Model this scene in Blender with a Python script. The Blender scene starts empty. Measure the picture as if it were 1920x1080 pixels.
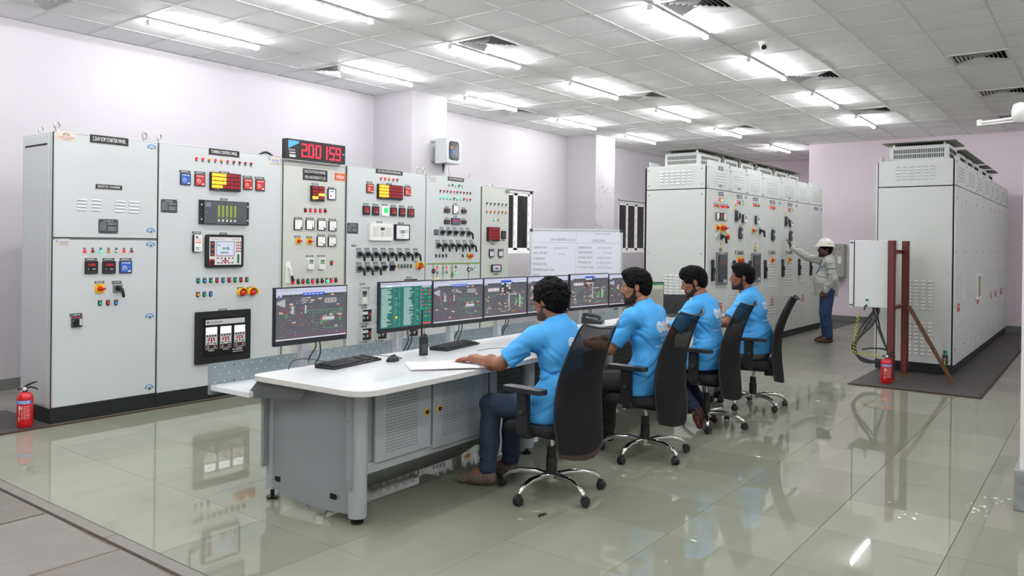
import bpy, math, random
import numpy as np
from mathutils import Vector, Matrix
from mathutils.bvhtree import BVHTree
random.seed(7)
C = bpy.context.scene.collection
R = math.radians
PI = math.pi

# ------------------------------------------------------------------ camera, world, exposure
F_PX, CY, YAW, PITCH, ROLL, CAM_H = 1476.08, 460.3, 0.64653622, 0.00177183, 0.01209441, 1.5
cy_, sy_ = math.cos(YAW), math.sin(YAW)
fwd = Vector((cy_, sy_, 0)); right = Vector((sy_, -cy_, 0)); up = Vector((0, 0, 1))
cp, sp = math.cos(PITCH), math.sin(PITCH)
f2 = fwd * cp - up * sp; u2 = up * cp + fwd * sp
cr, sr = math.cos(ROLL), math.sin(ROLL)
cam_r = right * cr + u2 * sr; cam_u = u2 * cr - right * sr; cam_f = f2
cd = bpy.data.cameras.new('camera'); cam = bpy.data.objects.new('camera', cd); C.objects.link(cam)
m = Matrix((cam_r, cam_u, -cam_f)).transposed().to_4x4(); m.translation = Vector((0, 0, CAM_H))
cam.matrix_world = m
cd.sensor_width = 36; cd.sensor_fit = 'HORIZONTAL'; cd.lens = F_PX / 1920 * 36
cd.shift_y = -(540 - CY) / 1920
cd.clip_end = 200
bpy.context.scene.camera = cam
sc = bpy.context.scene
w = bpy.data.worlds.new('night'); sc.world = w; w.use_nodes = True
w.node_tree.nodes['Background'].inputs[0].default_value = (0.01, 0.012, 0.018, 1)
w.node_tree.nodes['Background'].inputs[1].default_value = 0.4
sc.view_settings.view_transform = 'Standard'; sc.view_settings.look = 'None'
sc.view_settings.gamma = 1; sc.view_settings.exposure = 0.32; sc.view_settings.use_curve_mapping = False
sc.cycles.use_denoising = True
sc.cycles.max_bounces = 7; sc.cycles.diffuse_bounces = 5; sc.cycles.glossy_bounces = 4
sc.cycles.transparent_max_bounces = 8
sc.cycles.sample_clamp_indirect = 6
sc.cycles.caustics_reflective = False; sc.cycles.caustics_refractive = False
TUBE_STRENGTH = 95.0

def ray(px, py):
    d = cam_r * ((px - 960) / F_PX) - cam_u * ((py - CY) / F_PX) + cam_f
    return d
def on_y(px, py, Y):
    d = ray(px, py); t = Y / d.y; return (d.x * t, CAM_H + d.z * t)
def on_x(px, py, X):
    d = ray(px, py); t = X / d.x; return (d.y * t, CAM_H + d.z * t)
def proj(p):
    v = Vector(p) - Vector((0, 0, CAM_H)); z = v.dot(cam_f)
    if z < 0.05: return None
    return (960 + F_PX * v.dot(cam_r) / z, CY - F_PX * v.dot(cam_u) / z, z)

# ------------------------------------------------------------------ materials
def lin(h):
    if isinstance(h, str):
        h = h.lstrip('#'); h = [int(h[i:i + 2], 16) / 255 for i in (0, 2, 4)]
    return tuple(c / 12.92 if c <= 0.04045 else ((c + 0.055) / 1.055) ** 2.4 for c in h)
MATS = {}
def mat(name, col=None, rough=0.5, metal=0.0, emit=0.0, noise=0.0, nscale=8.0, bump=0.0, bscale=60.0, spec=0.5, coat=0.0, alpha=1.0, stretch=(1, 1, 1), trans=0.0):
    if name in MATS: return MATS[name]
    m = bpy.data.materials.new(name); m.use_nodes = True; nt = m.node_tree
    b = nt.nodes['Principled BSDF']; c = lin(col)
    b.inputs['Base Color'].default_value = (*c, 1); b.inputs['Roughness'].default_value = rough
    b.inputs['Metallic'].default_value = metal; b.inputs['Specular IOR Level'].default_value = spec
    b.inputs['Coat Weight'].default_value = coat; b.inputs['Alpha'].default_value = alpha
    b.inputs['Transmission Weight'].default_value = trans
    if emit:
        b.inputs['Emission Color'].default_value = (*c, 1); b.inputs['Emission Strength'].default_value = emit
    if noise or bump:
        tc = nt.nodes.new('ShaderNodeTexCoord'); mp = nt.nodes.new('ShaderNodeMapping'); mp.inputs['Scale'].default_value = stretch
        nt.links.new(tc.outputs['Object'], mp.inputs[0])
    if noise:
        n = nt.nodes.new('ShaderNodeTexNoise'); n.inputs['Scale'].default_value = nscale; n.inputs['Detail'].default_value = 5
        rp = nt.nodes.new('ShaderNodeMapRange'); rp.inputs['To Min'].default_value = 1 - noise; rp.inputs['To Max'].default_value = 1 + noise
        mx = nt.nodes.new('ShaderNodeVectorMath'); mx.operation = 'SCALE'; mx.inputs[0].default_value = c
        nt.links.new(mp.outputs[0], n.inputs['Vector']); nt.links.new(n.outputs[0], rp.inputs[0])
        nt.links.new(rp.outputs[0], mx.inputs['Scale']); nt.links.new(mx.outputs[0], b.inputs['Base Color'])
    if bump:
        n2 = nt.nodes.new('ShaderNodeTexNoise'); n2.inputs['Scale'].default_value = bscale; n2.inputs['Detail'].default_value = 4
        bp = nt.nodes.new('ShaderNodeBump'); bp.inputs['Strength'].default_value = bump; bp.inputs['Distance'].default_value = 0.01
        nt.links.new(mp.outputs[0], n2.inputs['Vector']); nt.links.new(n2.outputs[0], bp.inputs['Height']); nt.links.new(bp.outputs[0], b.inputs['Normal'])
    MATS[name] = m
    return m
def attr_mat(name, emit):
    m = bpy.data.materials.new(name); m.use_nodes = True; nt = m.node_tree; b = nt.nodes['Principled BSDF']
    a = nt.nodes.new('ShaderNodeAttribute'); a.attribute_name = 'ink'
    if emit:
        b.inputs['Base Color'].default_value = (0.01, 0.01, 0.01, 1); b.inputs['Roughness'].default_value = 0.35
        nt.links.new(a.outputs[0], b.inputs['Emission Color']); b.inputs['Emission Strength'].default_value = emit
    else:
        nt.links.new(a.outputs[0], b.inputs['Base Color']); b.inputs['Roughness'].default_value = 0.45
    MATS[name] = m; return m
PRINT = attr_mat('printed_ink', 0); SCREEN = attr_mat('backlit_screen', 0.85)
G_PANEL = mat('light_grey_enamel', '#c9cdcd', 0.38, noise=0.015, nscale=2)
G_PANEL2 = mat('warm_grey_enamel', '#c9cbc4', 0.4, noise=0.03, nscale=3)
G_BANK = mat('cabinet_grey_paint', '#d3d6d2', 0.42, noise=0.03, nscale=1.5)
BLACK = mat('black_plastic', '#17181a', 0.45)
DARK = mat('dark_grey_plastic', '#3a3d40', 0.45)
PLINTH = mat('black_plinth_paint', '#16181a', 0.5, noise=0.25, nscale=6)
WHITEP = mat('white_plastic', '#eeeeea', 0.4)
STEEL = mat('zinc_steel', '#c4c2bb', 0.3, metal=1.0)
CHROME = mat('chrome', '#d9d6d2', 0.12, metal=1.0)
GAP = mat('shadow_black', '#0a0a0a', 0.8)
RUBBER = mat('black_rubber', '#222326', 0.6)

# ------------------------------------------------------------------ mesh builder
class MB:
    def __init__(s): s.v = []; s.f = []; s.mi = []; s.mats = []; s.ink = {}; s.sm = []
    def _m(s, m):
        if m not in s.mats: s.mats.append(m)
        return s.mats.index(m)
    def face(s, idx, m, ink=None, sm=True):
        s.f.append(tuple(idx)); s.mi.append(s._m(m)); s.sm.append(sm)
        if ink is not None: s.ink[len(s.f) - 1] = ink
    def poly(s, pts, m, ink=None):
        n = len(s.v); s.v += [tuple(p) for p in pts]; s.face(range(n, n + len(pts)), m, ink); return s
    def box(s, a, b, m, ink=None):
        x0, y0, z0 = a; x1, y1, z1 = b; n = len(s.v)
        s.v += [(x0, y0, z0), (x1, y0, z0), (x1, y1, z0), (x0, y1, z0), (x0, y0, z1), (x1, y0, z1), (x1, y1, z1), (x0, y1, z1)]
        for q in ((3, 2, 1, 0), (4, 5, 6, 7), (0, 1, 5, 4), (1, 2, 6, 5), (2, 3, 7, 6), (3, 0, 4, 7)): s.face([n + i for i in q], m, ink)
        return s
    def rbox(s, a, b, m, r, axis=1, n=3):
        # box with its outline rounded in the plane normal to axis
        ax = [i for i in range(3) if i != axis]
        pts = rrect(a[ax[0]], a[ax[1]], b[ax[0]], b[ax[1]], r, n)
        return s.prism(pts, axis, a[axis], b[axis], m)
    def prism(s, pts, axis, c0, c1, m, mside=None):
        ax = [i for i in range(3) if i != axis]; n = len(s.v); k = len(pts)
        for c in (c0, c1):
            for p in pts:
                q = [0, 0, 0]; q[axis] = c; q[ax[0]] = p[0]; q[ax[1]] = p[1]; s.v.append(tuple(q))
        fl = axis == 1
        A = list(range(n, n + k)); B = list(range(n + k, n + 2 * k))
        s.face(A[::-1] if not fl else A, m); s.face(B if not fl else B[::-1], m)
        for i in range(k):
            j = (i + 1) % k; q = [A[i], A[j], B[j], B[i]]
            s.face(q if not fl else q[::-1], mside or m)
        return s
    def cyl(s, p0, p1, r0, m, r1=None, n=14, caps=True, mcap=None):
        p0 = Vector(p0); p1 = Vector(p1); r1 = r0 if r1 is None else r1
        d = (p1 - p0).normalized(); a = d.orthogonal().normalized(); b = d.cross(a); k = len(s.v)
        for p, r in ((p0, r0), (p1, r1)):
            for i in range(n):
                t = 2 * PI * i / n; s.v.append(tuple(p + a * (r * math.cos(t)) + b * (r * math.sin(t))))
        for i in range(n):
            j = (i + 1) % n; s.face((k + i, k + j, k + n + j, k + n + i), m)
        if caps:
            s.face([k + i for i in range(n)][::-1], m); s.face([k + n + i for i in range(n)], mcap or m)
        return s
    def tube(s, pts, r, m, n=8, caps=True):
        pts = [Vector(p) for p in pts]; k0 = len(s.v); a = None; K = len(pts)
        rs = r if isinstance(r, (list, tuple)) else [r] * K
        for i, p in enumerate(pts):
            d = (pts[min(i + 1, K - 1)] - pts[max(i - 1, 0)]).normalized()
            a = d.orthogonal().normalized() if a is None else (a - d * a.dot(d)).normalized()
            b = d.cross(a)
            for j in range(n):
                t = 2 * PI * j / n; s.v.append(tuple(p + a * (rs[i] * math.cos(t)) + b * (rs[i] * math.sin(t))))
        for i in range(K - 1):
            for j in range(n):
                q = (j + 1) % n; s.face((k0 + i * n + j, k0 + i * n + q, k0 + i * n + n + q, k0 + i * n + n + j), m)
        if caps:
            s.face([k0 + j for j in range(n)][::-1], m); s.face([k0 + (K - 1) * n + j for j in range(n)], m)
        return s
    def lathe(s, prof, m, n=20, c=(0, 0, 0), axis=2):
        k0 = len(s.v)
        for r, h in prof:
            for j in range(n):
                t = 2 * PI * j / n; q = (r * math.cos(t), r * math.sin(t), h)
                if axis == 1: q = (q[0], -h, q[1])
                if axis == 0: q = (h, q[0], q[1])
                s.v.append((c[0] + q[0], c[1] + q[1], c[2] + q[2]))
        for i in range(len(prof) - 1):
            for j in range(n):
                q = (j + 1) % n; s.face((k0 + i * n + j, k0 + i * n + q, k0 + i * n + n + q, k0 + i * n + n + j), m)
        s.face([k0 + j for j in range(n)][::-1], m); s.face([k0 + (len(prof) - 1) * n + j for j in range(n)], m)
        return s
    def rect(s, x0, z0, x1, z1, y, ink, m=None):
        # flat print facing -y
        return s.poly([(x0, y, z0), (x1, y, z0), (x1, y, z1), (x0, y, z1)], m or PRINT, ink)
    def disc(s, x, z, r, y, ink, n=12, m=None):
        return s.poly([(x + r * math.cos(2 * PI * i / n), y, z + r * math.sin(2 * PI * i / n)) for i in range(n)], m or PRINT, ink)
    def strokes(s, x0, z0, x1, z1, y, ink, n=None, seed=0):
        # tiny illegible lettering: a row of small upright marks
        rnd = random.Random(seed); h = z1 - z0; x = x0
        while x < x1 - h * 0.2:
            wd = h * rnd.uniform(0.35, 0.7)
            s.rect(x, z0, min(x + wd, x1), z1, y, ink); x += wd + h * 0.22
            if rnd.random() < 0.16: x += h * 0.5
        return s
    def text(s, txt, x, z, h, y, ink, align='C', m=None, width=None, squeeze=1.0):
        vs, fs = text_data(txt); xs = [v[0] for v in vs]
        W = max(xs) - min(xs); sx = h * squeeze
        if width: sx = width / W
        off = -min(xs) * sx - (W * sx / 2 if align == 'C' else (W * sx if align == 'R' else 0)); n = len(s.v)
        s.v += [(x + off + v[0] * sx, y, z + v[1] * h) for v in vs]
        for f in fs: s.face([n + i for i in f], m or PRINT, ink)
        return s
    def mesh(s, name, sharp=40, bevel=None):
        me = bpy.data.meshes.new(name); me.from_pydata(s.v, [], s.f)
        for mm in s.mats: me.materials.append(mm)
        me.polygons.foreach_set('material_index', s.mi)
        me.polygons.foreach_set('use_smooth', [sharp > 0] * len(s.f))
        if s.ink:
            at = me.color_attributes.new('ink', 'FLOAT_COLOR', 'CORNER'); data = np.ones(len(me.loops) * 4, np.float32)
            ls = [p.loop_start for p in me.polygons]; lt = [p.loop_total for p in me.polygons]
            for fi, c in s.ink.items():
                for l in range(ls[fi], ls[fi] + lt[fi]): data[l * 4:l * 4 + 3] = c
            at.data.foreach_set('color', data)
        me.update()
        if 0 < sharp < 180: me.set_sharp_from_angle(angle=R(sharp))
        return me
    def build(s, name, parent=None, loc=(0, 0, 0), rot=(0, 0, 0), sharp=40, bevel=0, seg=2):
        return obj(name, s.mesh(name, sharp), parent, loc, rot, bevel, seg)
def rrect(x0, z0, x1, z1, r, n=3):
    out = []
    for cx, cz, a in ((x1 - r, z0 + r, -90), (x1 - r, z1 - r, 0), (x0 + r, z1 - r, 90), (x0 + r, z0 + r, 180)):
        for i in range(n + 1):
            t = R(a + 90 * i / n); out.append((cx + r * math.cos(t), cz + r * math.sin(t)))
    return out
def crv(pts, n=6):
    out = []; P = [Vector(p) for p in pts]
    for k in range(len(P) - 1):
        p0, p1, p2, p3 = P[max(k - 1, 0)], P[k], P[k + 1], P[min(k + 2, len(P) - 1)]
        for i in range(n):
            t = i / n; out.append(.5 * (2 * p1 + (p2 - p0) * t + (2 * p0 - 5 * p1 + 4 * p2 - p3) * t * t + (3 * p1 - p0 - 3 * p2 + p3) * t ** 3))
    return out + [P[-1]]
TXT = {}
def text_data(txt):
    if txt not in TXT:
        cu = bpy.data.curves.new('t', 'FONT'); cu.body = txt; cu.size = 1.4; cu.resolution_u = 2
        o = bpy.data.objects.new('t', cu); C.objects.link(o)
        dg = bpy.context.evaluated_depsgraph_get(); dg.update(); ev = o.evaluated_get(dg); me = ev.to_mesh()
        TXT[txt] = ([tuple(v.co) for v in me.vertices], [tuple(p.vertices) for p in me.polygons])
        ev.to_mesh_clear(); bpy.data.objects.remove(o); bpy.data.curves.remove(cu)
    return TXT[txt]
def obj(name, me, parent=None, loc=(0, 0, 0), rot=(0, 0, 0), bevel=0, seg=2):
    o = bpy.data.objects.new(name, me); C.objects.link(o); o.parent = parent; o.location = loc; o.rotation_euler = rot
    if bevel:
        b = o.modifiers.new('bevel', 'BEVEL'); b.width = bevel; b.segments = seg; b.limit_method = 'ANGLE'; b.angle_limit = R(40); b.harden_normals = False
    return o
def tag(o, label=None, cat=None, group=None, kind=None):
    if label: o['label'] = label
    if cat: o['category'] = cat
    if group: o['group'] = group
    if kind: o['kind'] = kind
    return o
def thing(name, label, cat, loc=(0, 0, 0), rz=0.0, group=None):
    o = bpy.data.objects.new(name, None); C.objects.link(o); o.empty_display_size = 0.1
    o.location = loc; o.rotation_euler = (0, 0, rz); return tag(o, label, cat, group)
def struct(o, label=None): return tag(o, label, None, None, 'structure')
def copy_tree(o, parent=None):
    c = o.copy(); C.objects.link(c); c.parent = parent
    for ch in list(o.children): copy_tree(ch, c)
    return c
W_ = lin('#f4f4f2'); K_ = lin('#141414'); RED_ = lin('#d5202c'); GRN_ = lin('#19a36f'); AMB_ = lin('#f0a71c'); BLU_ = lin('#2f6fd0')
# ------------------------------------------------------------------ room shell
CEIL = 3.666
YL, XF, XR, YR, XB = 8.66, 16.95, 19.85, -3.2, -4.0
WALL = mat('pink_white_plaster', '#bdb9bd', 0.75, noise=0.02, nscale=1.2, bump=0.12, bscale=14)
WALLF = mat('lilac_plaster', '#ebdfe6', 0.75, noise=0.05, nscale=1.6, bump=0.15, bscale=12)
def wall(name, a, b, label, m=WALL): return struct(MB().box(a, b, m).build(name), label)
# left wall with its two window openings, built as bands round the openings
WIN = [(10.72, 12.12, 1.33, 2.50), (15.39, 16.79, 1.34, 2.51)]
wm = MB(); xs = XB
for x0, x1, z0, z1 in WIN:
    wm.box((xs, YL, 0), (x0, YL + 0.24, CEIL), WALL); wm.box((x0, YL, 0), (x1, YL + 0.24, z0), WALL); wm.box((x0, YL, z1), (x1, YL + 0.24, CEIL), WALL); xs = x1
wm.box((xs, YL, 0), (XR, YL + 0.24, CEIL), WALL)
struct(wm.build('wall_left'), 'long pinkish white plaster wall behind the control panels')
wall('wall_far', (XF, YR, 0), (XF + 0.2, 5.0, CEIL), 'lilac end wall behind the far cabinets', WALLF)
wall('wall_recess_side', (XF + 0.2, 4.8, 0), (XR, 5.0, CEIL), 'side wall of the deep bay behind the cabinets', WALLF)
wall('wall_recess', (XR, 4.8, 0), (XR + 0.2, YL, CEIL), 'end wall of the deep bay beyond the middle cabinets', WALLF)
wall('wall_right', (XB, YR - 0.2, 0), (XF, YR, CEIL), 'plain wall on the unseen right side')
wall('wall_back', (XB - 0.2, YR, 0), (XB, YL, CEIL), 'plain wall behind the viewpoint')
struct(MB().box((8.04, 7.87, 0), (8.77, YL, CEIL), WALL).build('column'), 'square plastered column carrying the small metal box')
struct(MB().box((13.26, 7.98, 0), (14.0, YL, CEIL), WALL).build('column'), 'square plastered column with flaking paint behind the whiteboard')
# flaking paint on the second column: thin irregular curled chips
CHIP = mat('bare_plaster', '#8d8680', 0.9)
cm = MB(); rnd = random.Random(5)
for k in range(46):
    cxx, cz = rnd.choice([(13.5, 2.62), (13.7, 2.6), (13.3, 2.25), (13.25, 1.9), (13.45, 1.84), (13.85, 2.55)])
    x = min(max(cxx + rnd.gauss(0, 0.14), 13.27), 13.98); z = cz + rnd.gauss(0, 0.05); s = rnd.uniform(0.006, 0.022)
    cm.poly([(x + s * rnd.uniform(0.6, 1.6) * math.cos(t), 7.976, z + s * rnd.uniform(0.4, 1) * math.sin(t)) for t in (0.3, 1.6, 2.9, 4.2, 5.4)][::-1], CHIP)
cm.build('paint_flakes', [o for o in C.objects if o.name.startswith('column')][1])
SKIRT = mat('grey_stone_skirting', '#6f736f', 0.5, noise=0.2, nscale=5)
struct(MB().box((XB, YL - 0.018, 0), (8.04, YL, 0.11), SKIRT).build('baseboard_left'), 'grey stone skirting along the left wall')
struct(MB().box((14.0, YL - 0.018, 0), (XR, YL, 0.11), SKIRT).build('baseboard_left'), 'grey stone skirting under the second window')
struct(MB().box((XF - 0.018, YR, 0), (XF, 5.0, 0.12), SKIRT).build('baseboard_far'), 'grey stone skirting along the end wall')
# windows: white sliding frames with dark night panes
UPVC = mat('white_upvc', '#f4f4f2', 0.35); NIGHT = mat('night_glass', '#0b0c0e', 0.04, spec=0.6)
TAPE = mat('blue_film_print', '#3f5f98', 0.5)
for i, (x0, x1, z0, z1) in enumerate(WIN):
    fr = MB(); y0, y1 = YL + 0.03, YL + 0.11; t = 0.06
    for a, b in (((x0, z0), (x1, z0 + t)), ((x0, z1 - t), (x1, z1)), ((x0, z0), (x0 + t, z1)), ((x1 - t, z0), (x1, z1))):
        fr.box((a[0], y0, a[1]), (b[0], y1, b[1]), UPVC)
    wo = struct(fr.build('window_%d' % (i + 1), bevel=0.004), ['white framed night window beyond the last control panel', 'white framed night window left of the middle cabinets'][i])
    n = 3
    for k in range(n):
        a = x0 + t + (x1 - x0 - 2 * t) * k / n; b = x0 + t + (x1 - x0 - 2 * t) * (k + 1) / n; s = MB(); yy = y0 + 0.012 * (k % 2 + 1)
        for p, q in (((a, z0 + t), (b, z0 + t + 0.04)), ((a, z1 - t - 0.04), (b, z1 - t)), ((a, z0 + t), (a + 0.05, z1 - t)), ((b - 0.05, z0 + t), (b, z1 - t))):
            s.box((p[0], yy, p[1]), (q[0], yy + 0.035, q[1]), UPVC)
        for j in range(6):
            zz = z0 + 0.16 + j * 0.18; s.rect(b - 0.03, zz, b - 0.018, zz + 0.07, yy - 0.0006, lin('#5a78b0'))
        so = s.build('sash', wo)
        MB().box((a + 0.05, yy + 0.014, z0 + t + 0.04), (b - 0.05, yy + 0.02, z1 - t - 0.04), NIGHT).build('pane', so)
    struct(MB().box((x0 - 0.03, YL - 0.03, z1), (x1 + 0.03, YL, z1 + 0.02), WALL).build('trim_%d' % (i + 1)), ['thin plaster drip ledge over the first window', 'thin plaster drip ledge over the second window'][i])
# ceiling: slab, exposed grid, lay-in tiles
CT = mat('mineral_ceiling_tile', '#fafaf9', 0.85, noise=0.01, nscale=1.0, bump=0.05, bscale=120)
TB = mat('white_tee_bar', '#dededc', 0.5)
struct(MB().box((XB, YR, CEIL + 0.12), (XR + 0.2, YL + 0.2, CEIL + 0.3), WALL).build('ceiling'), 'suspended white tile ceiling')
ceil = bpy.data.objects['ceiling']
GX, GY, GS = 6.33, 0.86, 0.602
xsn = [GX + GS * k for k in range(-17, 23)]; ysn = [GY + GS * k for k in range(-7, 14)]
xsn = [x for x in xsn if XB < x < XR]; ysn = [y for y in ysn if YR < y < YL]
g = MB()
for x in xsn: g.box((x - 0.012, YR, CEIL - 0.004), (x + 0.012, YL, CEIL), TB).box((x - 0.003, YR, CEIL), (x + 0.003, YL, CEIL + 0.035), TB)
for y in ysn: g.box((XB, y - 0.012, CEIL - 0.0042), (XR, y + 0.012, CEIL - 0.0002), TB).box((XB, y - 0.003, CEIL), (XR, y + 0.003, CEIL + 0.035), TB)
g.build('ceiling_grid', ceil)
VENTS = [(6.63, 5.37), (6.63, 7.78), (6.63, 2.97), (10.24, 5.37), (10.24, 2.97), (13.25, 2.97), (13.85, 5.37), (10.24, 1.16), (12.65, 1.16), (15.06, 1.16), (10.24, 7.78), (16.86, 5.97), (3.02, 7.78)]
xe = [XB] + xsn + [XR]; ye = [YR] + ysn + [YL]; cells = []
for i in range(len(xe) - 1):
    for j in range(len(ye) - 1):
        a, b, c, d = xe[i], xe[i + 1], ye[j], ye[j + 1]
        if b - a < 0.03 or d - c < 0.03: continue
        if any(a < vx < b and c < vy < d for vx, vy in VENTS): continue
        cells.append((a, b, c, d))
def split_visible(cells, z, limit=300):
    sc_ = []
    for q in cells:
        cx, cy = (q[0] + q[1]) / 2, (q[2] + q[3]) / 2; p = proj((cx, cy, z)); s = -1
        if p and -80 < p[0] < 2000 and -60 < p[1] < 1140: s = (q[1] - q[0]) * (q[3] - q[2]) / p[2] ** 3
        sc_.append((s, q))
    sc_.sort(key=lambda t: -t[0])
    near = [q for s, q in sc_[:limit] if s > 0]
    return near, [q for s, q in sc_ if q not in set(near)]
def inset_tile(mb, a, b, c, d, z0, z1, m, ch):
    pts = [(a, c), (b, c), (b, d), (a, d)]; n = len(mb.v)
    lo = z1 if z1 > z0 else z0
    for (x, y) in pts: mb.v.append((x, y, z0))
    for (x, y) in pts: mb.v.append((x, y, z1 - math.copysign(ch, z1 - z0)))
    cx, cy = (a + b) / 2, (c + d) / 2
    for (x, y) in pts: mb.v.append((x - math.copysign(ch, x - cx), y - math.copysign(ch, y - cy), z1))
    flip = z1 < z0
    fs = [(8, 9, 10, 11)] + [(i, (i + 1) % 4, 4 + (i + 1) % 4, 4 + i) for i in range(4)] + [(4 + i, 4 + (i + 1) % 4, 8 + (i + 1) % 4, 8 + i) for i in range(4)]
    for f in fs: mb.face([n + i for i in (f[::-1] if flip else f)], m)
near, rest = split_visible(cells, CEIL)
cache = {}
for a, b, c, d in near:
    k = (round(b - a, 2), round(d - c, 2))
    if k not in cache:
        mb = MB(); hx, hy = (b - a) / 2 - 0.004, (d - c) / 2 - 0.004; inset_tile(mb, -hx, hx, -hy, hy, 0.016, 0.0, CT, 0.004); cache[k] = mb.mesh('ceiling_tile', 0)
    obj('ceiling_tile', cache[k], ceil, ((a + b) / 2, (c + d) / 2, CEIL + random.uniform(0.0005, 0.003)))
mb = MB()
for a, b, c, d in rest: inset_tile(mb, a + 0.004, b - 0.004, c + 0.004, d - 0.004, CEIL + 0.017, CEIL + 0.001, CT, 0.004)
tag(mb.build('ceiling_tiles_far', ceil, sharp=0), kind='stuff')
# air diffusers: a thing each, nested slanted blades
VW = mat('vent_white', '#e2e2e0', 0.45); VD = mat('vent_dark_duct', '#101011', 0.8)
def ring(mb, r0, z0, r1, z1, m, th=0.003):
    for s in range(4):
        t = s * PI / 2; c, sn = math.cos(t), math.sin(t)
        def P(x, y, z): return (c * x - sn * y, sn * x + c * y, z)
        q = [P(r0, -r0, z0), P(r0, r0, z0), P(r1, r1, z1), P(r1, -r1, z1)]
        mb.poly(q, m); mb.poly([(p[0], p[1], p[2] + th) for p in q][::-1], m)
vf = MB()
for a, b in (((-0.3, -0.3), (0.3, -0.265)), ((-0.3, 0.265), (0.3, 0.3)), ((-0.3, -0.265), (-0.265, 0.265)), ((0.265, -0.265), (0.3, 0.265))):
    vf.box((*a, -0.006), (*b, 0.004), VW)
vf.box((-0.3, -0.3, 0.1), (0.3, 0.3, 0.11), VD)
for a, b in (((-0.3, -0.3), (0.3, -0.295)), ((-0.3, 0.295), (0.3, 0.3)), ((-0.3, -0.295), (-0.295, 0.295)), ((0.295, -0.295), (0.3, 0.295))): vf.box((*a, 0.004), (*b, 0.1), VD)
vfm = vf.mesh('frame'); vbm = []
for k in range(6):
    r = 0.262 - k * 0.041; b = MB(); ring(b, r, -0.005, r - 0.014, 0.014, VW); vbm.append(b.mesh('blade', 0))
vc = MB().poly([(-0.02, -0.02, 0), (-0.02, 0.02, 0), (0.02, 0.02, 0), (0.02, -0.02, 0)], VW).mesh('core')
VL = ['over the middle control panels', 'in the left corner beside the second wall light', 'at the top of the picture beside a ceiling light', 'beyond the third light of the middle row', 'in the front light row beyond the dome camera',
      'at the far end of the front light row', 'behind the light row over the middle cabinets', 'nearest in the unlit right hand strip', 'second in the unlit right hand strip', 'third in the unlit right hand strip, near the pillar lamp', 'beside the third light along the left wall', 'over the bay beyond the middle cabinets', 'in the top left corner']
for (x, y), l in zip(VENTS, VL):
    t = thing('air_diffuser', 'square white ceiling air diffuser ' + l, 'vent', (x, y, CEIL - 0.004), 0, 'ceiling air diffusers')
    obj('frame', vfm, t)
    for q in vbm: obj('blade', q, t)
    obj('core', vc, t)
# tube lights
TUBE = mat('lit_tube', '#fbfcff', 0.4, emit=TUBE_STRENGTH)
body = MB().rbox((-0.625, -0.023, 0.034), (0.625, 0.023, 0.052), WHITEP, 0.004, 0).box((-0.63, -0.024, 0.0), (-0.61, 0.024, 0.05), WHITEP).box((0.61, -0.024, 0.0), (0.63, 0.024, 0.05), WHITEP).mesh('tube_batten')
dif = MB(); prof = [(0.02 * math.cos(t), 0.022 - 0.018 * math.sin(t)) for t in [PI * i / 8 for i in range(9)]] + [(-0.02, 0.035), (0.02, 0.035)]
k = len(prof)
dif.prism([(p[0], p[1]) for p in prof], 0, -0.609, 0.609, TUBE); dif = dif.mesh('tube_diffuser')
clip = MB().box((-0.012, -0.026, 0.03), (0.012, 0.026, 0.052), STEEL).mesh('clip')
ROWS = [('over the right hand strip', 0.86, [-2.6, -0.2, 2.2, 4.6]), ('far right', -1.55, [-2.6, -0.2, 2.2, 4.6, 7.0, 9.4, 11.8, 14.2]), ('near end', 4.46, [-2.6, -0.2]), ('along the left wall', 7.48, [2.2, 4.6, 7.0, 9.35, 11.78, 14.15]), ('in the middle row', 5.66, [-0.2, 2.2, 4.6, 6.97, 9.35, 11.83, 14.15, 17.1]), ('in the front row', 3.26, [-0.2, 2.2, 4.5, 6.93, 9.35, 11.78, 14.15])]  # first three rows stay out of view, added to brighten near and right sides
ORD = {'over the right hand strip': [''] * 4, 'far right': [''] * 8, 'near end': [''] * 2, 'along the left wall': ['', 'first', 'second', 'third', 'fourth', 'fifth'], 'in the middle row': ['', '', 'first', 'second', 'third', 'fourth', 'fifth', 'last'], 'in the front row': ['', '', '', 'first', 'second', 'third', 'fourth']}
for rn, y, xl in ROWS:
    for i, x in enumerate(xl):
        o = ORD[rn][i]
        t = thing('tube_light', (o + ' lit white tube light ' + rn + ', counted from the near end') if o else 'lit tube light out of view, number %s of the row %s' % (['one', 'two', 'three', 'four', 'five', 'six', 'seven', 'eight'][i], rn), 'light', (x, y, CEIL - 0.068), 0, 'tube lights on the ceiling')
        obj('batten', body, t); obj('diffuser', dif, t)
        for cx in (-0.42, 0.0, 0.42): obj('clip', clip, t, (cx, 0, 0))
# dome camera
t = thing('dome_camera', 'small white dome security camera on the ceiling', 'camera', (8.2, 2.9, CEIL - 0.004))
MB().lathe([(0.055, 0), (0.055, -0.02), (0.045, -0.035)], WHITEP, 18).build('base', t)
MB().lathe([(0.001, -0.095), (0.02, -0.09), (0.037, -0.07), (0.042, -0.05), (0.04, -0.035)], WHITEP, 18).build('shell', t)
MB().lathe([(0.001, 0), (0.017, -0.003), (0.026, -0.012), (0.027, -0.02)], mat('lens_black', '#050505', 0.1), 16, (-0.032, -0.02, -0.07), 0).build('lens', t, rot=(0, 0, 0))

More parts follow.
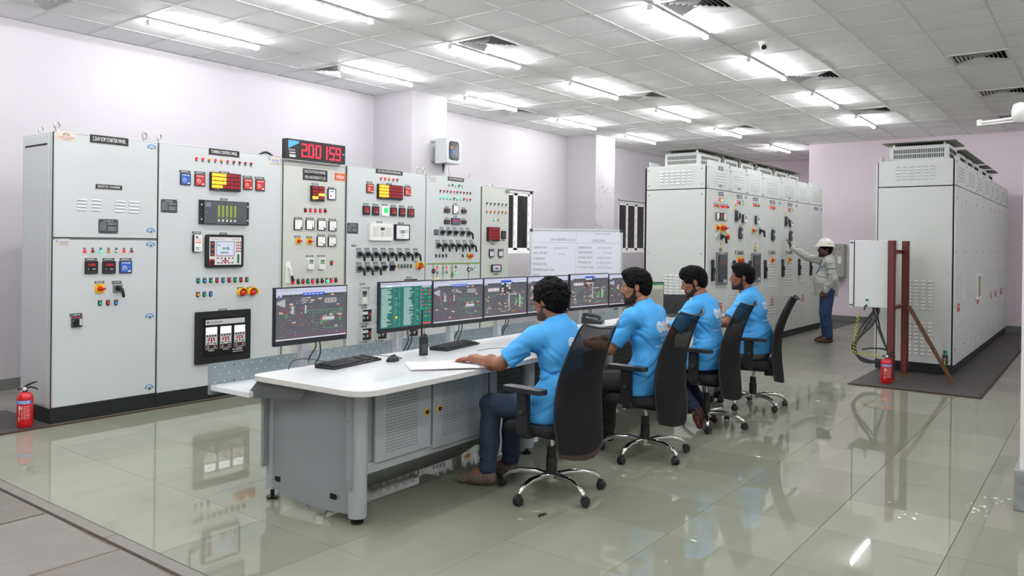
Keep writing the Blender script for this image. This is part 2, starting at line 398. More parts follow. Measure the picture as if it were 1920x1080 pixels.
# ------------------------------------------------------------------ floor
def floor_mat(name, cols, rough, sc1):
    m = bpy.data.materials.new(name); m.use_nodes = True; nt = m.node_tree; b = nt.nodes['Principled BSDF']
    oi = nt.nodes.new('ShaderNodeObjectInfo'); tc = nt.nodes.new('ShaderNodeTexCoord'); geo = nt.nodes.new('ShaderNodeNewGeometry')
    n = nt.nodes.new('ShaderNodeTexNoise'); n.inputs['Scale'].default_value = sc1; n.inputs['Detail'].default_value = 8; n.inputs['Roughness'].default_value = 0.65
    mp = nt.nodes.new('ShaderNodeMapping'); mp.inputs['Scale'].default_value = (1, 2.6, 1)
    nt.links.new(geo.outputs['Position'], mp.inputs[0]); nt.links.new(mp.outputs[0], n.inputs['Vector'])
    rmp = nt.nodes.new('ShaderNodeValToRGB'); e = rmp.color_ramp.elements
    e[0].position = 0.0; e[0].color = (*lin(cols[0]), 1); e[1].position = 1.0; e[1].color = (*lin(cols[2]), 1)
    x = rmp.color_ramp.elements.new(0.5); x.color = (*lin(cols[1]), 1)
    ad = nt.nodes.new('ShaderNodeMath'); ad.operation = 'MULTIPLY_ADD'; ad.inputs[1].default_value = 0.45
    nt.links.new(n.outputs[0], ad.inputs[0])
    ml = nt.nodes.new('ShaderNodeMath'); ml.operation = 'MULTIPLY'; ml.inputs[1].default_value = 0.6
    nt.links.new(oi.outputs['Random'], ml.inputs[0]); nt.links.new(ml.outputs[0], ad.inputs[2])
    nt.links.new(ad.outputs[0], rmp.inputs[0]); nt.links.new(rmp.outputs[0], b.inputs['Base Color'])
    n3 = nt.nodes.new('ShaderNodeTexNoise'); n3.inputs['Scale'].default_value = 1.7; n3.inputs['Detail'].default_value = 3
    nt.links.new(geo.outputs['Position'], n3.inputs['Vector'])
    r2 = nt.nodes.new('ShaderNodeMapRange'); r2.inputs['To Min'].default_value = rough * 0.6; r2.inputs['To Max'].default_value = rough * 1.5
    nt.links.new(n3.outputs[0], r2.inputs[0]); nt.links.new(r2.outputs[0], b.inputs['Roughness'])
    b.inputs['Specular IOR Level'].default_value = 0.55
    MATS[name] = m; return m
TILE = floor_mat('polished_green_stone', ['#828576', '#8f9181', '#9d9f8f'], 0.024, 2.2)
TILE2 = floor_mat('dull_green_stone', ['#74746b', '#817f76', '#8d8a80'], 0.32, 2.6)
GROUT = mat('dark_grout', '#4c4740', 0.9)
STONE = floor_mat('rough_grey_stone', ['#655b52', '#77726d', '#86837e'], 0.5, 3.2)
nt_ = STONE.node_tree; nb_ = nt_.nodes.new('ShaderNodeTexNoise'); nb_.inputs['Scale'].default_value = 9; nb_.inputs['Detail'].default_value = 9; bp_ = nt_.nodes.new('ShaderNodeBump'); bp_.inputs['Strength'].default_value = .5; bp_.inputs['Distance'].default_value = .012
gp_ = nt_.nodes.new('ShaderNodeNewGeometry'); nt_.links.new(gp_.outputs['Position'], nb_.inputs['Vector']); nt_.links.new(nb_.outputs[0], bp_.inputs['Height']); nt_.links.new(bp_.outputs[0], nt_.nodes['Principled BSDF'].inputs['Normal'])
MORTAR = mat('brown_mortar', '#6f5f52', .9, noise=.3, nscale=12)
struct(MB().box((XB, YR, -0.2), (XR, YL, -0.012), GROUT).build('floor'), 'polished green grey stone tile floor')
flo = bpy.data.objects['floor']
fx = [2.0] + [4.97 + 0.6 * k for k in range(-4, 26)]; fx = [x for x in fx if x < XR] + [XR]
fx = sorted(set(fx)); fy = [1.21 + 0.6 * k for k in range(-8, 13)]; fy = [YR] + [y for y in fy if YR < y < YL] + [YL]
cells = []
for i in range(len(fx) - 1):
    for j in range(len(fy) - 1):
        a, b, c, d = fx[i], fx[i + 1], fy[j], fy[j + 1]
        if b - a < 0.05 or d - c < 0.05: continue
        cells.append((a, b, c, d))
near, rest = split_visible(cells, 0)
cache = {}
for a, b, c, d in near:
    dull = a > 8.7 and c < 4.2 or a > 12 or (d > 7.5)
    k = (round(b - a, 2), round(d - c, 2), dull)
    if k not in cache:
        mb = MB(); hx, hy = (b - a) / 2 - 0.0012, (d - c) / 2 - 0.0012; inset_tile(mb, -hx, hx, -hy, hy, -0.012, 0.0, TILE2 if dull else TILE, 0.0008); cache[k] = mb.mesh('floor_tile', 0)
    obj('floor_tile', cache[k], flo, ((a + b) / 2, (c + d) / 2, random.uniform(-0.0004, 0)), (0, 0, 0))
mb = MB()
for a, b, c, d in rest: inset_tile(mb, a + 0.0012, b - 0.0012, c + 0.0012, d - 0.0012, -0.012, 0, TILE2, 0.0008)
tag(mb.build('floor_tiles_far', flo, sharp=0), kind='stuff')
# rough stone apron at the near left with its kerb strip
y = YR
while y < YL:
    y2 = min(y + 1.2, YL)
    MB().box((1.93, y + 0.002, -0.012), (1.995, y2 - 0.002, 0.001), mat('kerb_stone', '#7d7974', 0.55, noise=0.12, nscale=9)).build('kerb_strip', flo, bevel=0.001); y = y2
MB().box((XB, YR, -.03), (1.925, YL, -.011), MORTAR).build('mortar_bed', flo)
rnd = random.Random(3)
ys = YR; row = 0
while ys < YL:
    h = rnd.uniform(0.62, 0.86); ye2 = min(ys + h, YL); x = 1.92
    while x > XB + 0.05:
        wd = rnd.uniform(0.7, 1.3); x2 = max(x - wd, XB); mb = MB(); n = len(mb.v); dz = rnd.uniform(-0.009, -0.003)
        pts = []
        for (px, py) in ((x2, ys), (x, ys), (x, ye2), (x2, ye2)): pts.append((px, py))
        out = []
        for q in range(4):
            p0, p1 = pts[q], pts[(q + 1) % 4]
            for s in range(3):
                f = s / 3; out.append((p0[0] + (p1[0] - p0[0]) * f + rnd.uniform(-0.008, 0.008), p0[1] + (p1[1] - p0[1]) * f + rnd.uniform(-0.008, 0.008)))
        ccx, ccy = (x + x2) / 2, (ys + ye2) / 2
        out = [(px - math.copysign(0.006, px - ccx), py - math.copysign(0.006, py - ccy)) for px, py in out]
        mb.prism(out, 2, -0.05, dz, STONE)
        o = mb.build('paving_stone', flo, bevel=0.004); x = x2
    ys = ye2; row += 1
# chequered trench covers
CHQ = mat('chequered_plate', '#454140', 0.5, noise=0.25, nscale=4, bump=0.8, bscale=60, stretch=(1, 3, 1))
EDGE = mat('rusty_edge', '#3c2b26', 0.8, noise=0.3, nscale=9)
def plates(name, label, spans, y0, y1, z=0.006, studs=True, xcut=None):
    t = thing(name, label, 'floor plate', ((spans[0][0] + spans[-1][1]) / 2, (y0 + y1) / 2, 0)); cx, cy = t.location.x, t.location.y
    for a, b in spans:
        p = MB().box((a - cx + 0.004, y0 - cy, -0.004), (b - cx - 0.004, y1 - cy, z), CHQ).build('cover_plate', t, bevel=0.001)
        s = MB(); ny = int((y1 - y0) / 0.03); nx = int((b - a) / 0.06)
        if nx * ny < 2600:
            for i in range(nx):
                for j in range(ny):
                    x = a + (i + 0.5) * 0.06 - cx; yy = y0 + (j + 0.5) * 0.03 - cy; d = 1 if (i + j) % 2 else -1
                    s.poly([(x - 0.012, yy - 0.004 * d, z), (x, yy - 0.004, z + 0.0015), (x + 0.012, yy + 0.004 * d, z), (x, yy + 0.004, z + 0.0015)], CHQ)
            tag(s.build('tread', p), kind='stuff')
    return t
t = plates('trench_cover', 'dark chequered steel cover plates under the right hand cabinets', [(9.19, 10.2), (10.2, 11.4), (11.4, 12.6), (12.6, 14.2), (14.2, 16.8)], 1.01, 2.26, z=0.01)
MB().box((9.17 - t.location.x, 0.985 - t.location.y, -0.01), (16.8 - t.location.x, 1.008 - t.location.y, 0.012), EDGE).box((9.165 - t.location.x, 0.985 - t.location.y, -0.01), (9.187 - t.location.x, 2.26 - t.location.y, 0.012), EDGE).build('edge_angle', t)
t = plates('trench_cover', 'dark chequered steel cover plate under the red extinguisher at far left', [(0.9, 1.9), (1.95, 2.82)], 6.72, 7.6, z=0.008)
struct(MB().box((0.9, 6.685, -0.01), (9.0, 6.715, 0.009), EDGE).build('trim_3'), 'rusty steel angle edge along the front of the control panels')
tag(plates('trench_cover', 'dark chequered steel cover plate past the end of the middle cabinets', [(15.25, 16.9)], 4.0, 4.6), None, None)
# pillar at right edge with stone footing and a white wall-mounted fixture
PIL = mat('white_pillar_paint', '#ece7e8', 0.7, noise=0.03, nscale=3)
struct(MB().box((5.4, -0.2, 0.0), (6.0, 0.385, CEIL), PIL).build('pillar'), 'white plastered pillar at the right edge of the picture')
FOOT = mat('paint_spattered_stone', '#8f9492', 0.6, noise=0.5, nscale=14)
struct(MB().box((5.37, -0.23, 0.0), (6.03, 0.412, 0.235), FOOT).build('pillar_footing', bevel=0.004), 'grey stone footing round the base of the right hand pillar')
t = thing('pillar_fixture', 'white tube lamp on a rounded bracket fixed to the right hand pillar', 'lamp', (5.62, 0.385, 2.33))
MB().lathe([(0.03, 0), (0.055, 0.01), (0.062, 0.04), (0.05, 0.07), (0.02, 0.08)], WHITEP, 18, (0, 0.0, 0.0), 1).build('housing', t, rot=(0, 0, PI), sharp=60)
MB().tube([(0, 0.05, -0.03), (0, 0.16, -0.04), (-0.0, 0.255, -0.045)], 0.009, WHITEP, 10).build('arm', t)
MB().tube([(0, 0.05, -0.05), (0.0, 0.26, -0.06)], 0.005, WHITEP, 8).build('lower_rod', t)
MB().box((-0.012, 0.235, -0.065), (0.012, 0.262, -0.028), WHITEP).build('end_clip', t, bevel=0.003)
# plaster crumbs and a clip dropped on the floor
t = MB(); rnd = random.Random(11)
for k in range(26):
    x, y = rnd.choice([(5.35, 0.62), (5.2, 0.55), (5.05, 0.75), (5.5, 0.5), (4.9, 0.9)]); x += rnd.gauss(0, 0.07); y += rnd.gauss(0, 0.06); s = rnd.uniform(0.004, 0.011); a = rnd.uniform(0, 6)
    t.prism([(x + s * 1.8 * math.cos(a + q) * rnd.uniform(.6, 1), y + s * math.sin(a + q)) for q in (0, 1.2, 2.5, 3.9, 5.1)], 2, 0.0, 0.002, WHITEP)
tag(t.build('plaster_crumbs'), 'white plaster crumbs scattered on the tiles beside the right hand pillar', 'debris', None, 'stuff')
tag(MB().tube([(-0.02, 0, 0.006), (0, 0.008, 0.01), (0.018, -0.003, 0.006)], 0.005, BLACK).tube([(0.012, 0.006, 0.006), (0.03, 0.004, 0.007), (0.036, -0.01, 0.006)], 0.004, BLACK).build('cable_clip', None, (3.57, 2.47, 0.0)), 'small black clip dropped on the floor in front of the nearest chair', 'clip')
# ------------------------------------------------------------------ control panel devices (local frame: x right, z up, -y outwards)
COLS = {'r': '#8d1420', 'R': '#f2142a', 'g': '#0f5a49', 'G': '#38e0a0', 'y': '#e2a21a', 'Y': '#ffb12a', 'w': '#d9d9d4', 'W': '#ffffff', 'b': '#2f8fe0', 'B': '#3f8fff', 'o': '#ef7a1c', 'k': '#222222', 'e': '#15a37c', 'x': '#e2281f', 'm': '#0b5b33'}
LIT = {'R': 1.5, 'G': 1.3, 'Y': 1.3, 'B': 1.4, 'W': 1.2}
def lens_mat(c):
    if c in LIT: return mat('lit_lens_' + c, COLS[c], 0.3, emit=LIT[c])
    return mat('lens_' + c, COLS[c], 0.25)
DC = {}
def lamp_mesh(c, s, style):
    k = ('lamp', c, round(s, 4), style)
    if k not in DC:
        b = MB(); L = lens_mat(c)
        if style == 'shield':     # black shield with label above
            b.prism([(-0.85 * s, 1.5 * s), (-0.85 * s, -0.4 * s), (-0.4 * s, -1.0 * s), (0.4 * s, -1.0 * s), (0.85 * s, -0.4 * s), (0.85 * s, 1.5 * s)], 1, -0.002, 0, BLACK)
            b.strokes(-0.55 * s, 1.05 * s, 0.55 * s, 1.25 * s, -0.0022, W_, seed=1)
        elif style == 'under':    # label below
            b.box((-0.5 * s, -0.002, -1.75 * s), (0.5 * s, 0, -0.2 * s), BLACK); b.strokes(-0.35 * s, -1.5 * s, 0.4 * s, -1.25 * s, -0.0022, W_, seed=2)
        elif style == 'over':
            b.box((-0.55 * s, -0.002, 0.2 * s), (0.55 * s, 0, 1.75 * s), BLACK); b.strokes(-0.35 * s, 1.2 * s, 0.4 * s, 1.45 * s, -0.0022, W_, seed=3)
        b.cyl((0, 0, 0), (0, -0.35 * s, 0), 0.8 * s, BLACK if style == 'shield' else STEEL, n=14)
        b.lathe([(0.66 * s, 0.3 * s), (0.64 * s, 0.75 * s), (0.45 * s, 1.05 * s), (0.1 * s, 1.15 * s)], L, 14, axis=1)
        DC[k] = b.mesh('indicator_lamp', 45)
    return DC[k]
def label_mesh(w, h, seed=0, two=False):
    k = ('label', round(w, 3), round(h, 3), seed, two)
    if k not in DC:
        b = MB().box((-w / 2, -0.002, -h / 2), (w / 2, 0, h / 2), BLACK)
        if two: b.strokes(-w * .38, h * .08, w * .38, h * .3, -0.0024, W_, seed=seed).strokes(-w * .38, -h * .3, w * .38, -h * .08, -0.0024, W_, seed=seed + 9)
        else: b.strokes(-w * .36, -h * .18, w * .36, h * .18, -0.0024, W_, seed=seed)
        b.disc(-w * .45, 0, h * .1, -0.0024, W_, 6).disc(w * .45, 0, h * .1, -0.0024, W_, 6)
        DC[k] = b.mesh('label_plate', 30)
    return DC[k]
class Panel:
    def __init__(s, name, label, X0, X1, Y, z0, z1, depth, col, cat='cabinet', parent=None, group=None):
        s.X0, s.Y, s.col = X0, Y, col
        s.root = thing(name, label, cat, (X0, Y, 0), 0, group); s.w = X1 - X0; s.z0, s.z1, s.depth = z0, z1, depth
    def at(s, px, py):
        X, z = on_y(px, py, s.Y); return X - s.X0, z
    def ext(s, x0, y0, x1, y1):
        cx, cy = (x0 + x1) / 2, (y0 + y1) / 2
        a, _ = on_y(x0, cy, s.Y); b, _ = on_y(x1, cy, s.Y); _, t = on_y(cx, y0, s.Y); _, u = on_y(cx, y1, s.Y)
        return (a + b) / 2 - s.X0, (t + u) / 2, b - a, t - u
    def add(s, name, mesh, x, z, y=None, parent=None, rot=(0, 0, 0)):
        return obj(name, mesh, parent or s.root, (x, s.front if y is None else y, z), rot)
    def body_doors(s, doors, plinth=True, side=True, gap=0.006):
        s.front = -0.022
        b = MB().box((0.002, 0, s.z0), (s.w - 0.002, s.depth, s.z1), s.col)
        s.body = b.build('body', s.root, bevel=0.006)
        if plinth: MB().box((0.0, -0.012, 0.0), (s.w, s.depth - 0.01, s.z0), PLINTH).build('plinth', s.root, bevel=0.003)
        s.doors = []
        for (x0, x1, z0, z1) in doors:
            d = MB().box((x0 + gap, -0.022, z0 + gap), (x1 - gap, -0.002, z1 - gap), s.col).build('door', s.root, bevel=0.005); s.doors.append(d)
            MB().box((x0 + 0.001, -0.004, z0 + 0.001), (x1 - 0.001, 0.001, z1 - 0.001), GAP).build('door_seal', d)
    def lamps(s, a, b, colors, size=0.0165, style='under', name='indicator_lamp'):
        (xa, za), (xb, zb) = s.at(*a), s.at(*b); n = len(colors)
        for i, c in enumerate(colors):
            if c == '.': continue
            t = i / max(1, n - 1); s.add(name, lamp_mesh(c, size, style), xa + (xb - xa) * t, za + (zb - za) * t)
    def label(s, px, py, w=0.09, h=0.022, seed=0, two=False):
        x, z = s.at(px, py); s.add('label_plate', label_mesh(w, h, seed, two), x, z)
    def nameplate(s, x0, y0, x1, y1, lines):
        x, z, w, h = s.ext(x0, y0, x1, y1)
        b = MB().box((-w / 2 - 0.004, -0.003, -h / 2 - 0.004), (w / 2 + 0.004, 0, h / 2 + 0.004), STEEL).box((-w / 2, -0.004, -h / 2), (w / 2, 0, h / 2), BLACK); n = len(lines)
        for i, t in enumerate(lines):
            zh = h / n * 0.5; b.text(t, 0, h / 2 - h / n * (i + 0.5) - zh * 0.42, zh * 1.02, -0.0045, W_, width=w * 0.86)
        s.add('nameplate', b.mesh('nameplate', 30), x, z)
    def eyebolt(s, X, z=None, y=0.12):
        b = MB().cyl((0, 0, 0), (0, 0, 0.02), 0.016, STEEL).tube([(0.03 * math.cos(t), 0, 0.052 + 0.033 * math.sin(t)) for t in [2 * PI * i / 16 for i in range(17)]], 0.008, STEEL, 8, False)
        s.add('lifting_eye', DC.setdefault('eye', b.mesh('lifting_eye', 60)), X - s.X0, z or s.z1, y, rot=(0, 0, 0.5))
    def lock(s, px, py):
        if 'lock' not in DC:
            b = MB(); b.disc(0, 0, 0.014, -0.0012, lin('#f2f2f0'), 14)
            for t in range(8):
                a0, a1 = PI * (0.12 + 0.76 * t / 8), PI * (0.12 + 0.76 * (t + 1) / 8)
                b.poly([(0.03 * math.cos(a0), -0.001, 0.024 * math.sin(a0)), (0.042 * math.cos(a0), -0.001, 0.032 * math.sin(a0)), (0.042 * math.cos(a1), -0.001, 0.032 * math.sin(a1)), (0.03 * math.cos(a1), -0.001, 0.024 * math.sin(a1))][::-1], PRINT, lin('#4e94d8'))
            b.rect(-0.041, -0.004, -0.022, 0.01, -0.001, lin('#4e94d8')).rect(0.022, -0.004, 0.041, 0.01, -0.001, lin('#4e94d8'))
            b.cyl((0, 0, 0), (0, -0.01, 0), 0.012, STEEL, n=14).box((-0.002, -0.0105, -0.008), (0.002, -0.0099, 0.008), GAP)
            DC['lock'] = b.mesh('door_lock', 40)
        x, z = s.at(px, py); s.add('door_lock', DC['lock'], x, z)
    def plate(s, x0, y0, x1, y1, seed=0):      # engraved data plate
        x, z, w, h = s.ext(x0, y0, x1, y1); b = MB().box((-w / 2, -0.002, -h / 2), (w / 2, 0, h / 2), DARK)
        ink = lin('#a9aaa8'); b.strokes(-w * .25, h * .33, w * .25, h * .41, -0.0023, ink, seed=seed)
        for i in range(6):
            zz = h * (0.22 - i * 0.1); b.strokes(-w * .44, zz, -w * .1, zz + h * .045, -0.0023, ink, seed=seed + i)
            if i != 2: b.rect(-w * .04, zz - h * .01, w * .44, zz + h * .055, -0.0022, lin('#6d7072')); b.strokes(0, zz, w * (.2 + .03 * i), zz + h * .04, -0.0025, ink, seed=seed + 20 + i)
        for sx in (-1, 1):
            for sz in (-1, 1): b.disc(sx * w * .45, sz * h * .43, 0.003, -0.0024, W_, 8)
        s.add('data_plate', b.mesh('data_plate', 30), x, z)
    def relay(s, x0, y0, x1, y1, ink):
        x, z, w, h = s.ext(x0, y0, x1, y1); k = ('relay', round(w, 2), round(h, 2), ink)
        if k not in DC:
            b = MB().box((-w / 2, -0.012, -h / 2), (w / 2, 0, h / 2), BLACK); c = lin(ink)
            b.rect(-w * .43, -h * .43, w * .43, h * .43, -0.0125, c)
            b.strokes(-w * .36, h * .3, w * .36, h * .37, -0.0128, W_, seed=4); b.disc(0, h * .14, w * .04, -0.0128, lin('#333333'), 8)
            b.rect(w * .18, -h * .38, w * .4, -h * .28, -0.0128, W_)
            b.disc(-w * .1, -h * .1, w * .2, -0.0128, W_, 14).cyl((-w * .1, -0.0125, -h * .1), (-w * .1, -0.02, -h * .1), w * .15, mat('relay_dial_' + ink, ink, 0.4), n=14).box((-w * .22, -0.022, -h * .13), (w * .0, -0.019, -h * .08), WHITEP)
            DC[k] = b.mesh('timer_relay', 30)
        s.add('timer_relay', DC[k], x, z)
    def digital(s, x0, y0, x1, y1, txt, nline=1, frame=None, ink='#ff2038'):
        x, z, w, h = s.ext(x0, y0, x1, y1); F = frame or BLACK
        b = MB().rbox((-w / 2, -0.016, -h / 2), (w / 2, 0, h / 2), F, w * .06)
        b.rect(-w * .36, h * .02 if nline == 1 else -h * .28, w * .36, h * .36, -0.0164, lin('#2a0a10'))
        for i in range(nline):
            zz = h * .12 if nline == 1 else h * (.16 - i * .2); b.text(txt, 0, zz, h * .19, -0.0168, lin(ink), m=SCREEN, width=w * .56)
        b.rect(-w * .3, -h * .16, -w * .22, -h * .12, -0.0168, W_).rect(w * .05, -h * .16, w * .3, -h * .12, -0.0168, W_)
        for i in range(4): b.disc(-w * .3 + i * w * .2, -h * .38, w * .035, -0.0168, lin('#6a6a6a'), 8)
        s.add('digital_meter', b.mesh('digital_meter', 40), x, z)
    def analog(s, x0, y0, x1, y1, ang=-0.6):
        x, z, w, h = s.ext(x0, y0, x1, y1); b = MB().rbox((-w / 2, -0.014, -h / 2), (w / 2, 0, h / 2), BLACK, w * .05)
        b.rect(-w * .43, -h * .44, w * .43, h * .44, -0.0143, lin('#f5f5f3'))
        p = (w * .3, -h * .33)
        for i in range(9):
            a = R(95 + i * 10); r0, r1 = w * .6, w * .66
            b.poly([(p[0] + r * math.cos(a + d), -0.0146, p[1] + r * math.sin(a + d)) for r, d in ((r0, -.02), (r0, .02), (r1, .02), (r1, -.02))], PRINT, K_)
        a = R(135) + ang; dx, dz = math.cos(a), math.sin(a)
        b.poly([(p[0] - dz * .004, -0.0149, p[1] + dx * .004), (p[0] + dz * .004, -0.0149, p[1] - dx * .004), (p[0] + dx * w * .62, -0.0149, p[1] + dz * w * .62)], PRINT, K_)
        b.disc(p[0], p[1], w * .1, -0.0147, K_, 12); b.text('A', -w * .2, -h * .38, h * .12, -0.0146, K_)
        s.add('analogue_meter', b.mesh('analogue_meter', 40), x, z)
    def annunciator(s, x0, y0, x1, y1, rows, gapcol=None, feet=True):
        x, z, w, h = s.ext(x0, y0, x1, y1); b = MB().box((-w / 2, -0.03, -h / 2), (w / 2, 0, h / 2), BLACK); nr, ncol = len(rows), len(rows[0])
        cm_ = {'a': mat('lit_amber_window', '#ffa424', .4, emit=1.2), 'd': mat('dark_red_window', '#8f1220', .35, emit=0.12), 'y': mat('lit_yellow_window', '#ffc640', .4, emit=1.3)}
        bot = h * .1 if feet else h * 0.03; ww = w * .96 / ncol; hh = (h * .97 - bot) / nr
        for i, rw in enumerate(rows):
            for j, c in enumerate(rw):
                xx = -w * .48 + j * ww; zz = h / 2 - h * .03 - (i + 1) * hh
                g = .12; b.box((xx + ww * g / 2, -0.036, zz + hh * g), (xx + ww * (1 - g / 2), -0.028, zz + hh * (1 - g)), cm_[c])
        if feet:
            for i, c in enumerate('rgyw'): b.disc(-w * .4 + i * w * .05, -h * .43, h * .022, -0.0305, lin(COLS[c.upper()] if c != 'w' else '#ffffff'), 8)
        s.add('annunciator', b.mesh('annunciator', 30), x, z)
    def pistol(s, px, py, sz=0.075, lever=True, tilt=0.2, plate=None, knobcol=None):
        x, z = s.at(px, py); k = ('sw', sz, lever, tilt, plate.name if plate else '')
        if k not in DC:
            P = plate or mat('switch_plate_grey', '#75787b', .45); b = MB().rbox((-sz / 2, -0.006, -sz / 2), (sz / 2, 0, sz / 2), P, sz * .06)
            b.strokes(-sz * .4, sz * .36, sz * .4, sz * .42, -0.0063, W_, seed=6)
            b2 = MB().cyl((0, -0.004, 0), (0, -0.03, 0), sz * .3, BLACK, sz * .27, 16)
            if lever: b2.tube([(0, -0.03, 0), (sz * .03, -0.055, 0), (sz * .1, -0.065, -sz * .1), (sz * .25, -0.068, -sz * .85), (sz * .27, -0.066, -sz * .95)], [sz * .16, sz * .17, sz * .17, sz * .15, sz * .11], BLACK, 10)
            else: b2.rbox((-sz * .1, -0.055, -sz * .28), (sz * .1, -0.028, sz * .28), BLACK, sz * .05)
            DC[k] = (b.mesh('selector_switch', 40), b2.mesh('handle', 50))
        o = s.add('selector_switch', DC[k][0], x, z); obj('handle', DC[k][1], o, (0, 0, 0), (0, 0 if lever else 0.7, 0)); return o
    def camswitch(s, px, py, sz=0.06, handle='x', lab=True):
        x, z = s.at(px, py); k = ('cam', sz)
        if k not in DC:
            Y = mat('yellow_plastic', '#f2bd10', 0.4); RD = mat('red_plastic', '#c81f1c', 0.45)
            b = MB().rbox((-sz / 2, -0.01, -sz / 2), (sz / 2, 0, sz / 2), Y, sz * .08); b.strokes(-sz * .4, sz * .36, -sz * .05, sz * .42, -0.0103, K_, seed=8)
            h = MB().cyl((0, -0.008, 0), (0, -0.03, 0), sz * .3, RD, sz * .26, 16).rbox((-sz * .34, -0.045, -sz * .1), (sz * .45, -0.026, sz * .1), RD, sz * .05)
            DC[k] = (b.mesh('isolator_switch', 40), h.mesh('handle', 40))
        o = s.add('isolator_switch', DC[k][0], x, z); obj('handle', DC[k][1], o)
    def estop(s, px, py, sz=0.07, shroud=True):
        x, z = s.at(px, py); k = ('es', sz, shroud)
        if k not in DC:
            Y = mat('yellow_plastic', '#f2bd10', 0.4); RD = mat('red_plastic', '#c81f1c', 0.45); b = MB()
            if shroud:
                n = 12; k0 = len(b.v)
                for i in range(n + 1):
                    t = -0.25 + (PI + 0.5) * i / n
                    for rr, yy in ((sz * .6, 0), (sz * .64, -0.045), (sz * .55, -0.045), (sz * .5, 0)): b.v.append((rr * math.cos(t), yy, rr * math.sin(t)))
                for i in range(n):
                    for j in range(4): q = (j + 1) % 4; b.face((k0 + i * 4 + j, k0 + i * 4 + q, k0 + i * 4 + 4 + q, k0 + i * 4 + 4 + j), Y)
            else: b.cyl((0, 0, 0), (0, -0.008, 0), sz * .62, Y, n=20)
            h = MB().cyl((0, 0, 0), (0, -0.02, 0), sz * .2, BLACK).lathe([(sz * .26, 0.018), (sz * .36, 0.022), (sz * .36, 0.03), (sz * .26, 0.038), (0.001, 0.04)], RD, 18, axis=1)
            DC[k] = (b.mesh('emergency_stop', 40), h.mesh('push_button', 50))
        o = s.add('emergency_stop', DC[k][0], x, z); obj('push_button', DC[k][1], o)
    def buttons(s, a, b, colors, size=0.02): s.lamps(a, b, colors, size, 'shield', 'push_button')
    def maker(s, x0, y0, x1, y1, kind):
        x, z, w, h = s.ext(x0, y0, x1, y1); tan = lin('#d9cfc0')
        b = MB().box((-w / 2, -0.002, -h / 2), (w / 2, 0, h / 2), mat('tan_sticker', '#d6ccbe', .4))
        if kind == 'V':
            b.text('V', -w * .34, -h * .12, h * .62, -0.0024, lin('#2a6ed0')); b.text('eevee', w * .12, -h * .12, h * .42, -0.0024, lin('#2a6ed0'), width=w * .55)
            b.strokes(-w * .15, -h * .3, w * .42, -h * .24, -0.0024, lin('#777777'), seed=2); b.strokes(-w * .3, -h * .42, w * .42, -h * .36, -0.0024, lin('#777777'), seed=3)
        else:
            for t in range(10):
                a0, a1 = PI * t / 10, PI * (t + 1) / 10
                b.poly([(w * r * math.cos(q), -0.0024, h * .05 + w * r * .9 * math.sin(q)) for r, q in ((.15, a0), (.18, a0), (.18, a1), (.15, a1))][::-1], PRINT, K_)
            b.text('MAN', 0, h * .06, h * .15, -0.0024, K_)
            b.strokes(-w * .45, -h * .12, w * .45, -h * .05, -0.0024, lin('#c04040'), seed=2); b.strokes(-w * .4, -h * .25, w * .4, -h * .19, -0.0024, lin('#c04040'), seed=3); b.strokes(-w * .2, -h * .38, w * .25, -h * .32, -0.0024, K_, seed=4)
        s.add('maker_sticker', b.mesh('maker_sticker', 30), x, z)
    def louvres(s, x0, y0, x1, y1, nx, ny, fx=0.8, px=True, name='louvre'):
        x, z, w, h = s.ext(x0, y0, x1, y1) if px else ((x0 + x1) / 2, (y0 + y1) / 2, x1 - x0, y1 - y0)
        b = MB(); cw, ch = w / nx, h / ny
        lw = cw * fx / 2; lh = ch * .22
        for i in range(nx):
            for j in range(ny):
                cx, cz = -w / 2 + cw * (i + .5), -h / 2 + ch * (j + .5)
                b.poly([(cx - lw, 0.0, cz + lh), (cx - lw * .9, -0.007, cz - lh), (cx + lw * .9, -0.007, cz - lh), (cx + lw, 0.0, cz + lh)], s.col)
                b.poly([(cx - lw * .9, -0.007, cz - lh), (cx - lw * .9, 0, cz - lh * 1.1), (cx + lw * .9, 0, cz - lh * 1.1), (cx + lw * .9, -0.007, cz - lh)], GAP)
                b.poly([(cx - lw, 0, cz + lh), (cx - lw, 0, cz - lh), (cx - lw * .9, -0.007, cz - lh)], s.col); b.poly([(cx + lw, 0, cz + lh), (cx + lw * .9, -0.007, cz - lh), (cx + lw, 0, cz - lh)], s.col)
        return s.add(name, b.mesh(name, 0), x, z)

YP = 6.79
# --- 1 starter panel
p = Panel('starter_panel', 'tall light grey two door starter panel at the left end of the row', 2.83, 3.709, YP, 0.12, 2.37, 0.57, G_PANEL)
p.body_doors([(0.0, 0.878, 0.125, 1.5), (0.0, 0.878, 1.505, 2.365)])
sp = MB().box((-0.006, 0.05, 0.14), (0.002, 0.53, 2.345), G_PANEL).build('side_panel', p.root, bevel=0.003)
MB().box((-0.0075, 0.08, 2.262), (-0.0045, 0.5, 2.276), GAP).build('side_slot', sp)
sm_ = MB()
for yy in (0.1, 0.48):
    for zz in (2.2, 1.55, 0.9, 0.3): sm_.cyl((-0.006, yy, zz), (-0.009, yy, zz), 0.007, STEEL, n=8)
sm_.build('screws', sp)
p.nameplate(166, 256, 238, 271, ['2.2kW EOP STARTER PANEL']); p.maker(104, 247, 139, 265, 'M'); p.maker(100, 448, 128, 460, 'V')
p.nameplate(177, 347, 226, 355, ['RESISTOR CHAMBER'])
for q in ((141, 371, 161, 396), (169, 372, 189, 397), (213, 374, 233, 399), (239, 375, 259, 401)): p.louvres(*q, 1, 4, 0.95)
p.plate(182, 411, 219, 438, 3)
for q in ((282, 278), (280, 434), (280, 460), (278, 594), (277, 727)): p.lock(*q)
